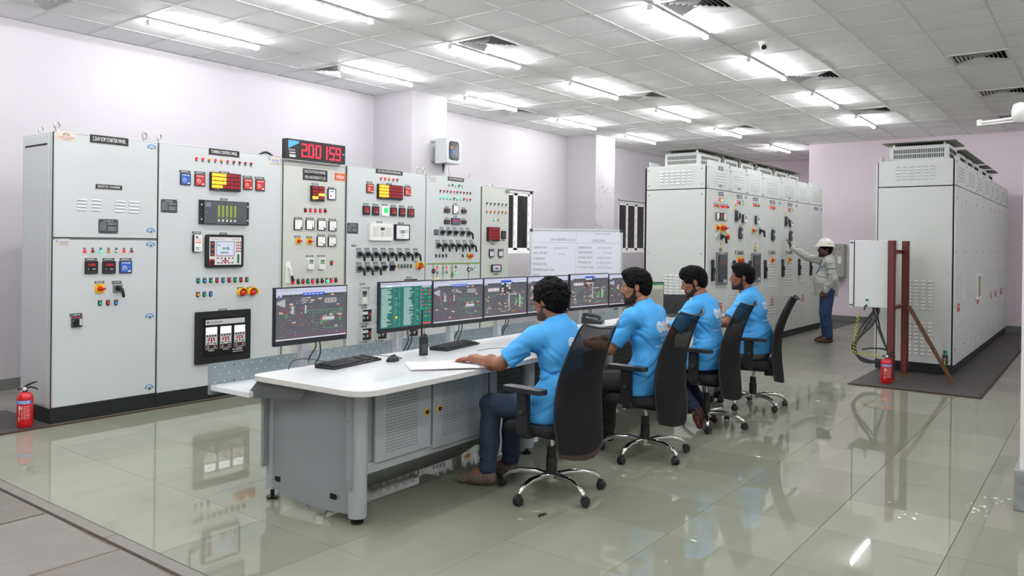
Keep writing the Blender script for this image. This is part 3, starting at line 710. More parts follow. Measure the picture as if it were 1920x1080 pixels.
p.lamps((156, 471), (244, 471), 'RrGywRr', 0.017, 'over')
p.digital(156, 489, 180, 513, '0.000'); p.digital(189, 489, 213, 513, '1204'); p.relay(221, 489, 244, 512, '#2f62b8')
for q in ((168, 486), (201, 486), (233, 486)): p.label(*q, .1, .018)
p.camswitch(184, 541, .075); p.label(184, 529, .08, .02, 1, True); p.pistol(218, 540, .08); p.label(216, 529, .08, .02, 2)
p.buttons((185, 569), (215, 568), 'exb', .02)
p.label(140, 590, .1, .022, 4); x, z, w_, h_ = p.ext(131, 593, 151, 613)
b = MB().rbox((-w_ / 2, -.012, -h_ / 2), (w_ / 2, 0, h_ / 2), DARK, .006); b.rect(-w_ * .4, h_ * .36, w_ * .4, h_ * .45, -.0123, lin('#c03040')); b.rect(-w_ * .42, 0, -w_ * .3, h_ * .2, -.0123, lin('#3aa050'))
o = p.add('isolator_switch', b.mesh('isolator_switch'), x, z); MB().cyl((0, -.01, 0), (0, -.035, 0), w_ * .3, BLACK).rbox((w_ * .08, -.05, -h_ * .3), (w_ * .26, -.03, h_ * .3), mat('light_grip', '#c8c8c4', .4), .004).build('handle', o)
for X, yy in ((2.95, 0.5), (2.89, 0.06), (3.62, 0.06)): p.eyebolt(X, y=yy)
# --- 2 turbine panel
p = Panel('turbine_panel', 'wide light grey turbine control panel with a black three display unit low down', 3.711, 5.017, YP, 0.115, 2.372, 0.57, G_PANEL)
p.body_doors([(0.0, 1.305, 0.12, 2.368)])
p.nameplate(389, 281, 446, 293, ['TURBINE CONTROL PANEL']); p.maker(498, 294, 523, 309, 'V'); p.plate(299, 374, 330, 399, 8)
p.lamps((365.5, 297), (468, 307), 'RRyRyRrrrr', .0175, 'under')
p.relay(335, 325, 354, 347, '#2f62b8'); p.relay(362, 327, 381, 349, '#c8322c'); p.relay(453, 335, 470, 356, '#c8322c'); p.relay(476, 337, 493, 358, '#c8322c')
for q in ((344, 322), (372, 324), (461, 332), (484, 334), (418, 324)): p.label(*q, .11, .02)
p.annunciator(390, 325, 446, 358, ['aaaadddd', 'aaaadddd', 'aaaadddd', 'aaaddddd'])
# vibration rack
x, z, w_, h_ = p.ext(370, 377, 462, 421); RK = mat('rack_grey', '#4d5156', .45)
b = MB().box((-w_ / 2, -.02, -h_ / 2), (w_ / 2, 0, h_ / 2), BLACK).box((-w_ * .43, -.034, -h_ * .48), (w_ * .44, -.01, h_ * .48), RK)
for i in range(1, 6): b.rect(-w_ * .43 + i * w_ * .145, -h_ * .47, -w_ * .428 + i * w_ * .145, h_ * .47, -.0343, K_)
for i in range(5):
    xx = -w_ * .14 + i * w_ * .082; b.rect(xx - w_ * .022, -h_ * .18, xx + w_ * .022, h_ * .3, -.0346, lin('#9bae4a'), SCREEN); b.rect(xx - w_ * .004, -h_ * .16, xx + w_ * .004, h_ * .26, -.0349, lin('#5c6e2c'))
    for j in range(3): b.disc(xx - w_ * .016 + (j % 2) * w_ * .03, -h_ * (.24 + .06 * j), w_ * .009, -.0346, lin('#d9d060' if j < 2 else '#e8e8e4'), 8)
    b.disc(xx, -h_ * .34, w_ * .018, -.0346, W_, 10)
for i in range(3): b.strokes(-w_ * .4, h_ * (.36 - i * .06), -w_ * .3, h_ * (.38 - i * .06), -.0346, W_, seed=i)
b.disc(-w_ * .39, 0, w_ * .008, -.0346, lin('#d8c840'), 8)
for sx in (-.465, .475):
    for sz_ in (-.3, .3): b.disc(sx * w_, sz_ * h_, w_ * .014, -.0206, W_, 10)
p.add('vibration_rack', b.mesh('vibration_rack', 30), x, z); p.label(417, 374, .08, .018)
# governor screen
x, z, w_, h_ = p.ext(381, 440, 451, 501)
b = MB().rbox((-w_ / 2, -.03, -h_ / 2), (w_ / 2, 0, h_ / 2), BLACK, .018, n=4); b.rect(-w_ * .42, -h_ * .42, w_ * .43, h_ * .42, -.0305, lin('#dcdcdc'))
b.text('505 Steam Turbine', -w_ * .2, h_ * .34, h_ * .05, -.031, lin('#a02828'), width=w_ * .34); b.text('WOODWARD', w_ * .28, h_ * .34, h_ * .04, -.031, lin('#6a3a3a'), width=w_ * .22)
b.rect(-w_ * .25, -h_ * .16, w_ * .25, h_ * .3, -.0308, lin('#8a8e96')); b.rect(-w_ * .23, -h_ * .14, w_ * .23, h_ * .28, -.031, lin('#c9d2e2'), SCREEN)
b.rect(-w_ * .08, h_ * .05, w_ * .02, h_ * .11, -.0313, lin('#58a868'), SCREEN); b.rect(w_ * .04, h_ * .04, w_ * .1, h_ * .12, -.0313, lin('#4a7ab0'), SCREEN); b.rect(-w_ * .12, -h_ * .08, w_ * .08, -h_ * .02, -.0313, lin('#8d95a8'), SCREEN); b.strokes(-w_ * .2, h_ * .16, -w_ * .14, h_ * .19, -.0313, K_); b.rect(-w_ * .23, -h_ * .16, w_ * .23, -h_ * .14, -.0313, lin('#a03040'), SCREEN)
for i in range(4):
    for j in range(3): b.rect(w_ * (.29 + j * .05), h_ * (.24 - i * .09), w_ * (.325 + j * .05), h_ * (.29 - i * .09), -.031, lin('#9a2a32'))
b.rect(-w_ * .4, -h_ * .16, -w_ * .28, h_ * .3, -.0308, lin('#26282a'))
for i in range(3): b.disc(-w_ * .34, h_ * (.22 - i * .16), w_ * .035, -.0312, lin('#a83a3a'), 10)
for i in range(5): b.rect(-w_ * .22 + i * w_ * .1, -h_ * .24, -w_ * .18 + i * w_ * .1, -h_ * .2, -.031, lin('#1c1c1c')); b.rect(-w_ * .22 + i * w_ * .095, -h_ * .38, -w_ * .16 + i * w_ * .095, -h_ * .34, -.031, lin('#1c6a48' if i in (0, 4) else '#a02838'))
for q in ((0, -.3), (-.06, -.3), (.06, -.3), (0, -.255), (0, -.345)): b.rect(w_ * (q[0] - .025), h_ * (q[1] - .02), w_ * (q[0] + .025), h_ * (q[1] + .02), -.0312, lin('#a02838'))
b.rect(w_ * .32, -h_ * .38, w_ * .38, -h_ * .1, -.031, lin('#1c6a48')); b.rect(-w_ * .42, -h_ * .42, -w_ * .28, -h_ * .24, -.031, lin('#c02c34')); b.cyl((-w_ * .35, -.03, -h_ * .34), (-w_ * .35, -.045, -h_ * .34), w_ * .05, BLACK)
p.add('governor_display', b.mesh('governor_display', 30), x, z); p.label(416, 438, .08, .018)
x, z, w_, h_ = p.ext(358, 440, 373, 472); b = MB().rbox((-w_ / 2, -.03, -h_ / 2), (w_ / 2, 0, h_ / 2), BLACK, .006).rbox((-w_ * .45, -.034, -h_ * .48), (w_ * .5, -.028, h_ * .48), WHITEP, .005)
b.rect(-w_ * .3, h_ * .3, 0, h_ * .4, -.0345, lin('#1b2a1b')); b.text('0.000', w_ * .02, h_ * .14, h_ * .12, -.0345, lin('#f02040'), width=w_ * .7); b.rect(-w_ * .32, h_ * .02, w_ * .36, h_ * .08, -.0345, lin('#e04848'))
for i in range(2):
    for j in range(3): b.rect(w_ * (-.3 + j * .22), -h_ * (.38 - i * .1), w_ * (-.16 + j * .22), -h_ * (.32 - i * .1), -.0345, lin('#30353c' if j < 2 else '#80b0e0'))
p.add('tachometer_unit', b.mesh('tachometer_unit', 30), x, z); p.label(366, 436, .09, .018)
p.buttons((369, 527), (460, 525), 'ebexbxexe', .0215); p.buttons((368.5, 553), (392.5, 552), 'yeb', .0215)
p.estop(450, 549, .085); p.estop(469, 548, .085); p.label(448, 540, .07, .018); p.label(466, 539.5, .07, .018)
# triple display
x, z, w_, h_ = p.ext(362, 582, 464, 677); TB2 = mat('satin_black', '#121314', .5)
b = MB().rbox((-w_ / 2, -.03, -h_ / 2), (w_ / 2, 0, h_ / 2), TB2, .01, n=3); b.box((-w_ * .38, -.034, -h_ * .37), (w_ * .4, -.028, h_ * .38), mat('inner_black', '#0c0d0e', .35))
b.rect(-w_ * .34, h_ * .24, w_ * .38, h_ * .34, -.0345, lin('#c6c6c8')); b.text('WOODWARD', -w_ * .15, h_ * .265, h_ * .045, -.0348, lin('#40302e'), width=w_ * .22); b.disc(-w_ * .3, h_ * .29, h_ * .022, -.0348, lin('#703030'))
for i in range(3):
    xx = w_ * (-.235 + i * .26); b.rect(xx - w_ * .105, -h_ * .23, xx + w_ * .105, h_ * .2, -.0345, lin('#c9c9c9')); b.rect(xx - w_ * .095, h_ * .06, xx + w_ * .095, h_ * .19, -.0348, (1.3, 1.3, 1.3), SCREEN); b.text('0000', xx, h_ * .11, h_ * .04, -.0351, lin('#b8b8b8'), width=w_ * .1, m=SCREEN)
    for j in range(4): b.rect(xx + w_ * (-.085 + j * .047), h_ * .01, xx + w_ * (-.055 + j * .047), h_ * .045, -.0348, K_)
    for q in ((0, -.06), (-.05, -.06), (.05, -.06), (0, -.02), (0, -.1), (-.04, -.025), (.04, -.025)): b.disc(xx + w_ * q[0], h_ * q[1], w_ * .017, -.0348, lin('#a0303c'), 8)
    for q in (-.06, .06): b.rect(xx + w_ * (q - .025), -h_ * .13, xx + w_ * (q + .025), -h_ * .105, -.0348, lin('#1f6e4c'))
    b.rect(xx - w_ * .1, -h_ * .22, xx + w_ * .1, -h_ * .145, -.0347, lin('#202022'))
    for q in (-.06, .06): b.disc(xx + w_ * q, -h_ * .185, w_ * .02, -.035, lin('#c08080'), 8)
    b.disc(xx, -h_ * .14, w_ * .008, -.035, lin('#f0e040'), 8); b.strokes(xx - w_ * .05, -h_ * .265, xx + w_ * .05, -h_ * .25, -.0347, W_, seed=i)
b.text('ProTech-GII', w_ * .24, -h_ * .3, h_ * .045, -.0347, W_, width=w_ * .17); b.strokes(w_ * .16, -h_ * .33, w_ * .36, -h_ * .32, -.0347, W_)
p.add('overspeed_display', b.mesh('overspeed_display', 30), x, z); p.label(415, 580.5, .09, .018)
p.eyebolt(3.76, y=.06)
MB().tube([(0.02 * i, 0, 0.015 + 0.03 * math.sin(PI * i / 8)) for i in range(9)], .012, BLACK).build('cable_grommet', p.root, (1.13, .1, 2.365))
# --- 3 excitation panel
p = Panel('excitation_panel', 'cream grey excitation panel topped by the red digital clock', 5.02, 5.895, YP, 0.11, 2.352, 0.57, G_PANEL2)
p.body_doors([(0.03, 0.845, 0.12, 2.33)])
p.nameplate(565, 318, 611, 339, ['EXCITATION PANEL', 'STEEL INDUSTRIES PVT. LTD.'])
x, z, w_, h_ = p.ext(625, 325, 645, 339); b = MB().box((-w_ / 2, -.002, -h_ / 2), (w_ / 2, 0, h_ / 2), mat('orange_badge', '#d8662c', .4)); b.text('tdps', 0, -h_ * .2, h_ * .55, -.0024, W_, width=w_ * .7); p.add('maker_badge', b.mesh('maker_badge', 30), x, z)
p.annunciator(579, 349, 603, 377, ['dd', 'dd', 'dy', 'yd'], feet=True); p.label(588, 345, .09, .016)
x, z, w_, h_ = p.ext(611, 354, 626, 375); b = MB().rbox((-w_ / 2, -.014, -h_ / 2), (w_ / 2, 0, h_ / 2), BLACK, .004); b.rect(-w_ * .4, -h_ * .42, w_ * .4, h_ * .42, -.0145, W_); b.strokes(-w_ * .25, h_ * .2, w_ * .25, h_ * .3, -.0148, lin('#4a58a0')); b.disc(-w_ * .15, -h_ * .15, w_ * .1, -.0148, lin('#c02830')); p.add('timer_relay', b.mesh('timer_relay', 30), x, z); p.label(618, 352, .08, .016)
p.lamps((570, 395), (607, 396), 'rRRRr', .02, 'shield')
for i, (q, a) in enumerate((((548, 411, 564, 431), -.9), ((570, 412, 586, 431), -.7), ((592, 413, 608, 432), .1), ((613, 414, 628, 433), .2), ((591, 443, 607, 462), .35), ((612, 444, 627, 462), .4))):
    p.analog(*q, a); p.label((q[0] + q[2]) / 2, q[1] - 2.5, .1, .014, i)
p.camswitch(556, 452, .062); p.camswitch(577, 452.5, .062); p.label(555, 444, .075, .024, 1, True); p.label(577, 445, .075, .024, 2, True)
for i, q in enumerate(((572, 484, 584, 505), (593, 484, 605, 505))):
    x, z, w_, h_ = p.ext(*q); b = MB().rbox((-w_ * .5, -.03, -h_ / 2), (w_ * .5, 0, h_ / 2), mat('drive_white', '#dededb', .4), .012); b.rect(-w_ * .3, h_ * .02, w_ * .3, h_ * .36, -.0305, lin('#47524a')); b.rect(-w_ * .22, h_ * .08, w_ * .22, h_ * .24, -.0308, lin('#8fae78'), SCREEN)
    for k in range(4): b.disc(w_ * (-.2 + .4 * (k % 2)), -h_ * (.14 + .18 * (k // 2)), w_ * .09, -.0308, W_, 10)
    p.add('drive_keypad', b.mesh('drive_keypad', 40), x, z); p.label((q[0] + q[2]) / 2, q[1] - 4, .1, .014, i)
p.buttons((619, 494), (619, 494), 'x', .022); p.lamps((547, 529), (627, 526), 'RgxeRgrGRr', .023, 'shield')
x, z, w_, h_ = p.ext(533, 490, 541, 531); b = MB().rbox((-w_ / 2, -.01, -h_ / 2), (w_ / 2, 0, h_ / 2), WHITEP, .012); o = p.add('door_handle', b.mesh('door_handle'), x, z)
MB().tube([(0, -.012, h_ * .25), (w_ * .1, -.03, h_ * .2), (w_ * .5, -.035, -h_ * .15)], [.012, .016, .012], WHITEP, 8).tube([(w_ * .5, -.035, -h_ * .15), (w_ * .75, -.035, -h_ * .42)], [.013, .015], BLACK, 8).build('lever', o)
p.eyebolt(5.86, y=.06)
vent = MB(); x, z, w_, h_ = p.ext(545, 640, 645, 652)
for i in range(14): vent.box((x - w_ / 2, -.03, .35 + i * .022), (x + w_ / 2, -.022, .362 + i * .022), G_PANEL2)
vent.build('vent_grille', p.root)
# clock
x0, z0 = on_y(526, 316, YP); x1, z1 = on_y(638, 322, YP); _, zt = on_y(526, 287, YP)
t = thing('digital_clock', 'long black wall clock with red digits standing on the excitation panel', 'clock', ((x0 + x1) / 2, YP - .02, 2.3545)); w_ = x1 - x0; h_ = .205
b = MB().rbox((-w_ / 2, -.06, 0), (w_ / 2, .0, h_), BLACK, .008).build('case', t)
b = MB(); b.rect(-w_ * .27, h_ * .08, w_ * .43, h_ * .92, -.0605, lin('#1a0a0c'))
def seg7(mb, ch, x, z, h, y, ink, th=.13):
    S = {'0': 'abcdef', '1': 'bc', '2': 'abged', '3': 'abgcd', '4': 'fgbc', '5': 'afgcd', '6': 'afgedc', '7': 'abc', '8': 'abcdefg', '9': 'abfgcd'}[ch]; wd = h * .52; t_ = h * th
    P = {'a': (0, h - t_, wd, h), 'd': (0, 0, wd, t_), 'g': (0, h / 2 - t_ / 2, wd, h / 2 + t_ / 2), 'f': (0, h / 2, t_, h), 'e': (0, 0, t_, h / 2), 'b': (wd - t_, h / 2, wd, h), 'c': (wd - t_, 0, wd, h / 2)}
    for k in S: q = P[k]; mb.rect(x + q[0], z + q[1], x + q[2], z + q[3], y, ink, SCREEN)
for i, ch in enumerate('200159'): seg7(b, ch, -w_ * .25 + i * w_ * .11 + (i // 2) * w_ * .012, h_ * .14, h_ * .7, -.061, (1.6, .03, .09))
for q in (1, 2):
    for zz in (.35, .62): b.disc(-w_ * .25 + q * w_ * .22 + (q - 1) * w_ * .012 - w_ * .014, h_ * zz, .008, -.061, (1.6, .03, .09), 10, SCREEN)
b.poly([(-w_ * .46, -.061, h_ * .5), (-w_ * .29, -.061, h_ * .82), (-w_ * .29, -.061, h_ * .92), (-w_ * .46, -.061, h_ * .92)], PRINT, lin('#58a8d8')); b.text('DIGITAL', -w_ * .4, h_ * .4, h_ * .09, -.061, W_, width=w_ * .1); b.strokes(-w_ * .44, h_ * .28, -w_ * .34, h_ * .34, -.061, W_); b.prism(rrect(-w_ * .44, h_ * .08, -w_ * .34, h_ * .22, .01), 1, -.0615, -.06, mat('light_grip', '#c8c8c4', .4))
b.strokes(w_ * .45, h_ * .5, w_ * .48, h_ * .54, -.061, W_); b.build('display', t)
# --- 4 metering panel
p = Panel('metering_panel', 'wide grey generator control panel with two rows of black pistol grip switches', 5.9, 7.178, YP, 0.11, 2.357, 0.57, G_PANEL)
p.body_doors([(0.0, 1.277, 0.12, 2.353)])
p.nameplate(702, 319, 752, 327, ['GEN. CONTROL PROTECTION & METERING PANEL'])
p.lamps((711.5, 334), (742, 337), 'RRyRr', .0175, 'under'); p.relay(684, 345, 697, 362, '#c8322c'); p.relay(755, 351, 767, 367, '#c8322c')
for q in ((690, 342), (761, 348.5), (727, 345)): p.label(*q, .085, .018)
p.annunciator(704, 347, 750, 374, ['aaaadddddd', 'aaaadddddd', 'aaaadddddd', 'aaaadddddd'])
for i, q in enumerate(((677, 386, 690, 403), (695, 387, 707, 404), (712, 387, 725, 405), (729, 389, 740, 405), (745, 390, 756, 406), (761, 391, 773, 407))):
    if i == 2:
        x, z, w_, h_ = p.ext(*q); b = MB().rbox((-w_ / 2, -.02, -h_ / 2), (w_ / 2, 0, h_ / 2), WHITEP, .006); b.rect(-w_ * .26, -h_ * .2, w_ * .34, h_ * .36, -.0205, lin('#35e88a'), SCREEN); p.add('energy_meter', b.mesh('energy_meter'), x, z)
    else: p.digital(*q, ['440', '11.0', '', '330', '50.0', '0.98'][i], 3, DARK if i == 5 else None)
    p.label((q[0] + q[2]) / 2, q[1] - 3, .08, .018, i)
p.plate(648, 418, 669, 438, 5)
x, z, w_, h_ = p.ext(689, 419, 731, 451); b = MB().rbox((-w_ / 2, -.03, -h_ / 2), (w_ / 2, 0, h_ / 2), mat('cream_white_plastic', '#f0eeea', .4), .008); b.rect(-w_ * .42, -h_ * .32, w_ * .44, h_ * .36, -.0305, lin('#e4e2de')); b.rect(-w_ * .06, h_ * .1, w_ * .12, h_ * .26, -.0308, lin('#3c4a44')); b.rect(-w_ * .05, -h_ * .26, w_ * .1, h_ * .02, -.0308, lin('#cac8c4'))
for i in range(7): b.strokes(-w_ * .38, h_ * (.24 - i * .08), -w_ * .24, h_ * (.27 - i * .08), -.0308, lin('#9a9a98'), seed=i); b.disc(-w_ * .18, h_ * (.25 - i * .08), .004, -.0308, lin('#8a8a88'), 6)
for i in range(4):
    for j in range(3): b.rect(w_ * (.18 + j * .09), h_ * (.18 - i * .13), w_ * (.225 + j * .09), h_ * (.22 - i * .13), -.0308, lin('#7a7a78'))
p.add('protection_relay', b.mesh('protection_relay'), x, z); p.label(709, 416.5, .09, .018)
x, z, w_, h_ = p.ext(736, 421, 763, 450); b = MB().rbox((-w_ / 2, -.03, -h_ / 2), (w_ / 2, 0, h_ / 2), BLACK, .008); b.rect(-w_ * .43, -h_ * .43, w_ * .43, h_ * .43, -.0305, lin('#eceeee')); b.rect(-w_ * .14, -h_ * .06, w_ * .16, h_ * .12, -.0308, lin('#4a5654')); b.rect(-w_ * .1, -h_ * .03, w_ * .12, h_ * .09, -.0311, lin('#93a597'))
for i in range(3): b.disc(-w_ * .2, h_ * (.14 - i * .12), .006, -.0308, K_, 8); b.disc(w_ * (-.06 + .07 * i), -h_ * .2, .006, -.0308, K_, 8)
for i in range(4): b.rect(w_ * (.22 + .04 * i), h_ * .12, w_ * (.25 + .04 * i), h_ * .16, -.0308, K_); b.rect(w_ * (.22 + .04 * i), 0, w_ * (.25 + .04 * i), h_ * .04, -.0308, K_)
b.strokes(-w_ * .38, -h_ * .36, 0, -h_ * .33, -.0308, lin('#888888')); p.add('protection_relay', b.mesh('protection_relay'), x, z); p.label(749, 418.5, .09, .018)
p.label(661, 460.5, .07, .02)
for i in range(8):
    px = 671 + i * 15.15; py = 476 + i * .1; p.pistol(px, py, .085); p.label(px - 1, py - 9.5, .075, .02, i)
for i in range(3): p.pistol(671 + i * 15.6, 503 - i * .3, .085); p.label(670 + i * 15.6, 493.5 - i * .3, .075, .02, i)
p.pistol(717, 501.5, .085, False); p.pistol(732.5, 501, .085, False, plate=DARK); p.label(716, 492.7, .075, .02, 3); p.label(732, 492, .075, .02, 5)
p.buttons((745, 500), (768, 499.5), 'yebye', .02); p.estop(782, 500, .095); p.label(778, 491, .06, .02)
CL = mat('clear_cover', '#dfe4e4', .12, alpha=.35)
def meterbox(p, q, kind):
    x, z, w_, h_ = p.ext(*q); b = MB().rbox((-w_ / 2, -.02, -h_ / 2), (w_ / 2, 0, h_ / 2), mat('pale_meter', '#d9d8d2', .4) if kind == 0 else BLACK, .01)
    if kind == 0:
        b.rect(-w_ * .3, -h_ * .1, w_ * .3, h_ * .25, -.0205, lin('#3a3d40')); b.rect(-w_ * .3, -h_ * .36, w_ * .3, -h_ * .14, -.0205, lin('#e7e4da'))
    else: b.rect(-w_ * .36, h_ * .1, w_ * .2, h_ * .34, -.0205, lin('#e6e6e2')); b.rect(w_ * .3, -h_ * .1, w_ * .4, h_ * .2, -.0205, lin('#d2452e'))
    for sx in (-.2, .16): b.disc(sx * w_, -h_ * .02 if kind == 0 else -h_ * .18, w_ * .1, -.0208, lin('#f2f2ee'), 10); b.cyl((sx * w_, -.02, (-.02 if kind == 0 else -.18) * h_), (sx * w_, -.03, (-.02 if kind == 0 else -.18) * h_), w_ * .07, STEEL, n=10)
    o = p.add('energy_meter', b.mesh('energy_meter'), x, z)
    f = MB(); F_ = mat('clear_cover_frame', '#c6c9c8', .2)
    for a, c in (((-.54, .5), (.54, .55)), ((-.54, -.55), (.54, -.5)), ((-.54, -.5), (-.48, .5)), ((.48, -.5), (.54, .5))): f.box((a[0] * w_, -.045, a[1] * h_), (c[0] * w_, 0, c[1] * h_), F_)
    f.cyl((0, -.03, -h_ * .55), (0, -.03, -h_ * .66), .006, BLACK); f.build('cover_frame', o)
for q in ((672, 538, 686, 568), (702, 537, 716, 566)): meterbox(p, q, 0)
for q in ((672, 580, 691, 603), (701, 578, 720, 601), (672, 615, 691, 637), (701, 612, 720, 635), (731, 610, 750, 632), (760, 608, 779, 630)): meterbox(p, q, 1)
for q in ((677, 532.5), (680, 577), (680, 612), (764, 520)): p.label(*q, .08, .018)
x, z, w_, h_ = p.ext(755, 523, 777, 530); MB().rbox((-w_ / 2, -.03, -h_ / 2), (w_ / 2, 0, h_ / 2), DARK, .01).build('socket_flap', p.root, (x, p.front, z))
for X in (7.11,): p.eyebolt(X, y=.06)
# --- 5 synchronising panel
p = Panel('synchronising_panel', 'grey synchronising panel with a green mimic diagram and lamp rows', 7.181, 8.262, YP, 0.11, 2.362, 0.57, G_PANEL)
p.body_doors([(0.0, 1.08, 0.12, 2.358)])
p.nameplate(837, 333, 867, 340, ['GEN. SYNCHRONISING PANEL']); p.maker(800, 329, 816, 341, 'V')
p.lamps((839.5, 346), (864, 348.5), 'wgGgw', .0165, 'under'); p.lamps((823, 357.5), (879, 362), 'rrrrRrrrrr', .0165, 'under'); p.lamps((823, 370), (879, 374), 'GGGGgGGrRr', .0165, 'under')
for q, tx in (((830, 391, 840, 399), '11.0'), ((862, 393, 871, 400), '50.0'), ((830, 412, 840, 420), '10.9'), ((862, 413, 871, 420), '49.9')): p.digital(*q, tx); p.label((q[0] + q[2]) / 2, q[1] - 2.5, .07, .018)
p.analog(846, 385, 856, 401, .3); p.label(851, 382, .07, .016); x, z, w_, h_ = p.ext(843, 409, 859, 421); b = MB().rbox((-w_ / 2, -.02, -h_ / 2), (w_ / 2, 0, h_ / 2), DARK, .006); b.rect(-w_ * .42, -h_ * .4, w_ * .42, h_ * .4, -.0205, lin('#5c5e78')); b.rect(-w_ * .3, 0, w_ * .3, h_ * .24, -.0208, lin('#c03050'), SCREEN); p.add('synchro_unit', b.mesh('synchro_unit'), x, z); p.label(851, 406.5, .07, .016)
p.plate(811, 430, 820, 441, 4)
for i in range(5): p.pistol(826 + i * 12.4, 435.5 + i * .35, .085, i == 4); p.label(825 + i * 12.4, 427 + i * .35, .07, .016, i)
for i in range(6): p.pistol(819 + i * 12.6, 459.5 + i * .25, .085); p.label(818 + i * 12.5, 451 + i * .2, .07, .016, i)
WT = mat('paper_tag', '#f3f3ee', .6)
for px in (844, 856, 868): x, z, w_, h_ = p.ext(px - 3.5, 446, px + 3.5, 450); MB().box((-w_ / 2, -.002, -h_ / 2), (w_ / 2, 0, h_ / 2), WT).strokes(-w_ * .4, -h_ * .2, w_ * .4, h_ * .2, -.0023, K_, seed=px).build('paper_tag', p.root, (x, p.front, z))
p.buttons((815, 480), (834, 480), 'rere', .018); p.lamps((865, 480), (883, 480), 'rex', .018, 'shield'); p.estop(878, 480, .07, False)
GM = mat('mimic_green', '#7d9a52', .5); b = MB()
def mimic_line(px0, py0, px1, py1, th=.006):
    x0, z0 = p.at(px0, py0); x1, z1 = p.at(px1, py1)
    if abs(x1 - x0) > abs(z1 - z0): b.box((x0, -.003, min(z0, z1) - th), (x1, 0, min(z0, z1) + th), GM)
    else: b.box((x0 - th, -.003, min(z0, z1)), (x0 + th, 0, max(z0, z1)), GM)
mimic_line(797, 493, 898, 493, .009)
for px in (810, 828, 845, 876): mimic_line(px, 493, px, 530)
for px, py in ((828, 507), (845, 506)):
    x, z = p.at(px, py)
    for sg in (-1, 1): b.poly([(x - .03, -.0035, z - sg * .05), (x - .018, -.0035, z - sg * .05), (x + .03, -.0035, z + sg * .05), (x + .018, -.0035, z + sg * .05)][::sg], GM)
for px, py in ((845, 516),):
    x, z = p.at(px, py); b.lathe([(.03, 0), (.03, .004), (.02, .004), (.02, 0)], GM, 16, (x, 0, z), 1)
b.build('mimic_strip', p.root, (0, p.front, 0), sharp=30)
for px, py in ((810, 508), (876, 505)):
    x, z = p.at(px, py); MB().cyl((0, 0, 0), (0, -.012, 0), .03, BLACK, n=16).rect(-.004, -.02, .004, .02, -.0125, W_ if px > 850 else lin('#d02030')).rect(-.02, -.005, .02, .005, -.0128, W_ if px > 850 else lin('#d02030')).build('position_indicator', p.root, (x, p.front, z))
p.lamps((817, 502), (817, 512), 'Rg', .016, 'over'); p.lamps((834.5, 502), (834.5, 511), 'Rg', .016, 'over'); p.lamps((852, 501), (852, 511), 'rG', .016, 'over'); p.lamps((882, 505), (888, 505), 'rG', .016, 'over'); p.lamps((817, 521), (817, 521), 'Y', .016, 'over')
for X in (7.22, 8.1): p.eyebolt(X, y=.06)
# --- 6 end panel
p = Panel('alarm_panel', 'lower narrow cream grey alarm panel ending the row beside the window', 8.28, 8.89, YP, 0.11, 2.285, 0.57, G_PANEL2)
p.body_doors([(0.0, 0.609, 0.12, 2.28)])
p.nameplate(945, 357, 953, 362, ['UCB'])
p.lamps((910, 381), (946, 383.5), 'mmmmmm', .0185, 'under'); p.lamps((910, 396), (946, 398), 'oooooo', .0185, 'under'); p.lamps((924, 411), (931.5, 411.5), 'Go', .0185, 'under')
p.annunciator(910, 426, 932, 452, ['ddddd', 'ddddd', 'ddddd', 'ddddd'], feet=True); p.label(921, 457, .08, .02)
x, z, w_, h_ = p.ext(937, 433, 945, 448); b = MB().rbox((-w_ / 2, -.015, -h_ / 2), (w_ / 2, 0, h_ / 2), BLACK, .006); b.rect(-w_ * .25, -h_ * .3, w_ * .25, h_ * .3, -.0155, lin('#4a5250')); p.add('hour_meter', b.mesh('hour_meter'), x, z); p.label(941, 450.5, .07, .018)
for q in ((914, 467, 923, 481), (931, 467, 940, 481)):
    x, z, w_, h_ = p.ext(*q); b = MB().rbox((-w_ / 2, -.015, -h_ / 2), (w_ / 2, 0, h_ / 2), BLACK, .006); b.rect(-w_ * .4, -h_ * .42, w_ * .4, h_ * .2, -.0155, lin('#d4d6da')); b.rect(-w_ * .4, h_ * .2, w_ * .4, h_ * .42, -.0155, lin('#5a64a8')); b.disc(0, h_ * .2, w_ * .12, -.0158, RED_); p.add('earth_relay', b.mesh('earth_relay'), x, z); p.label((q[0] + q[2]) / 2, q[3] + 2.5, .07, .018)
x, z, w_, h_ = p.ext(918, 496, 936, 509); b = MB().rbox((-w_ / 2, -.02, -h_ / 2), (w_ / 2, 0, h_ / 2), BLACK, .012); b.rect(-w_ * .4, -h_ * .38, w_ * .4, h_ * .38, -.0205, lin('#c4c8d2')); b.rect(-w_ * .1, h_ * .1, w_ * .16, h_ * .3, -.0208, (1.2, .25, .4), SCREEN); b.rect(-w_ * .15, -h_ * .2, w_ * .15, h_ * .04, -.0208, lin('#5a6ab0')); p.add('flow_meter', b.mesh('flow_meter'), x, z); p.label(927, 514, .08, .018)
p.eyebolt(8.66, y=.1)
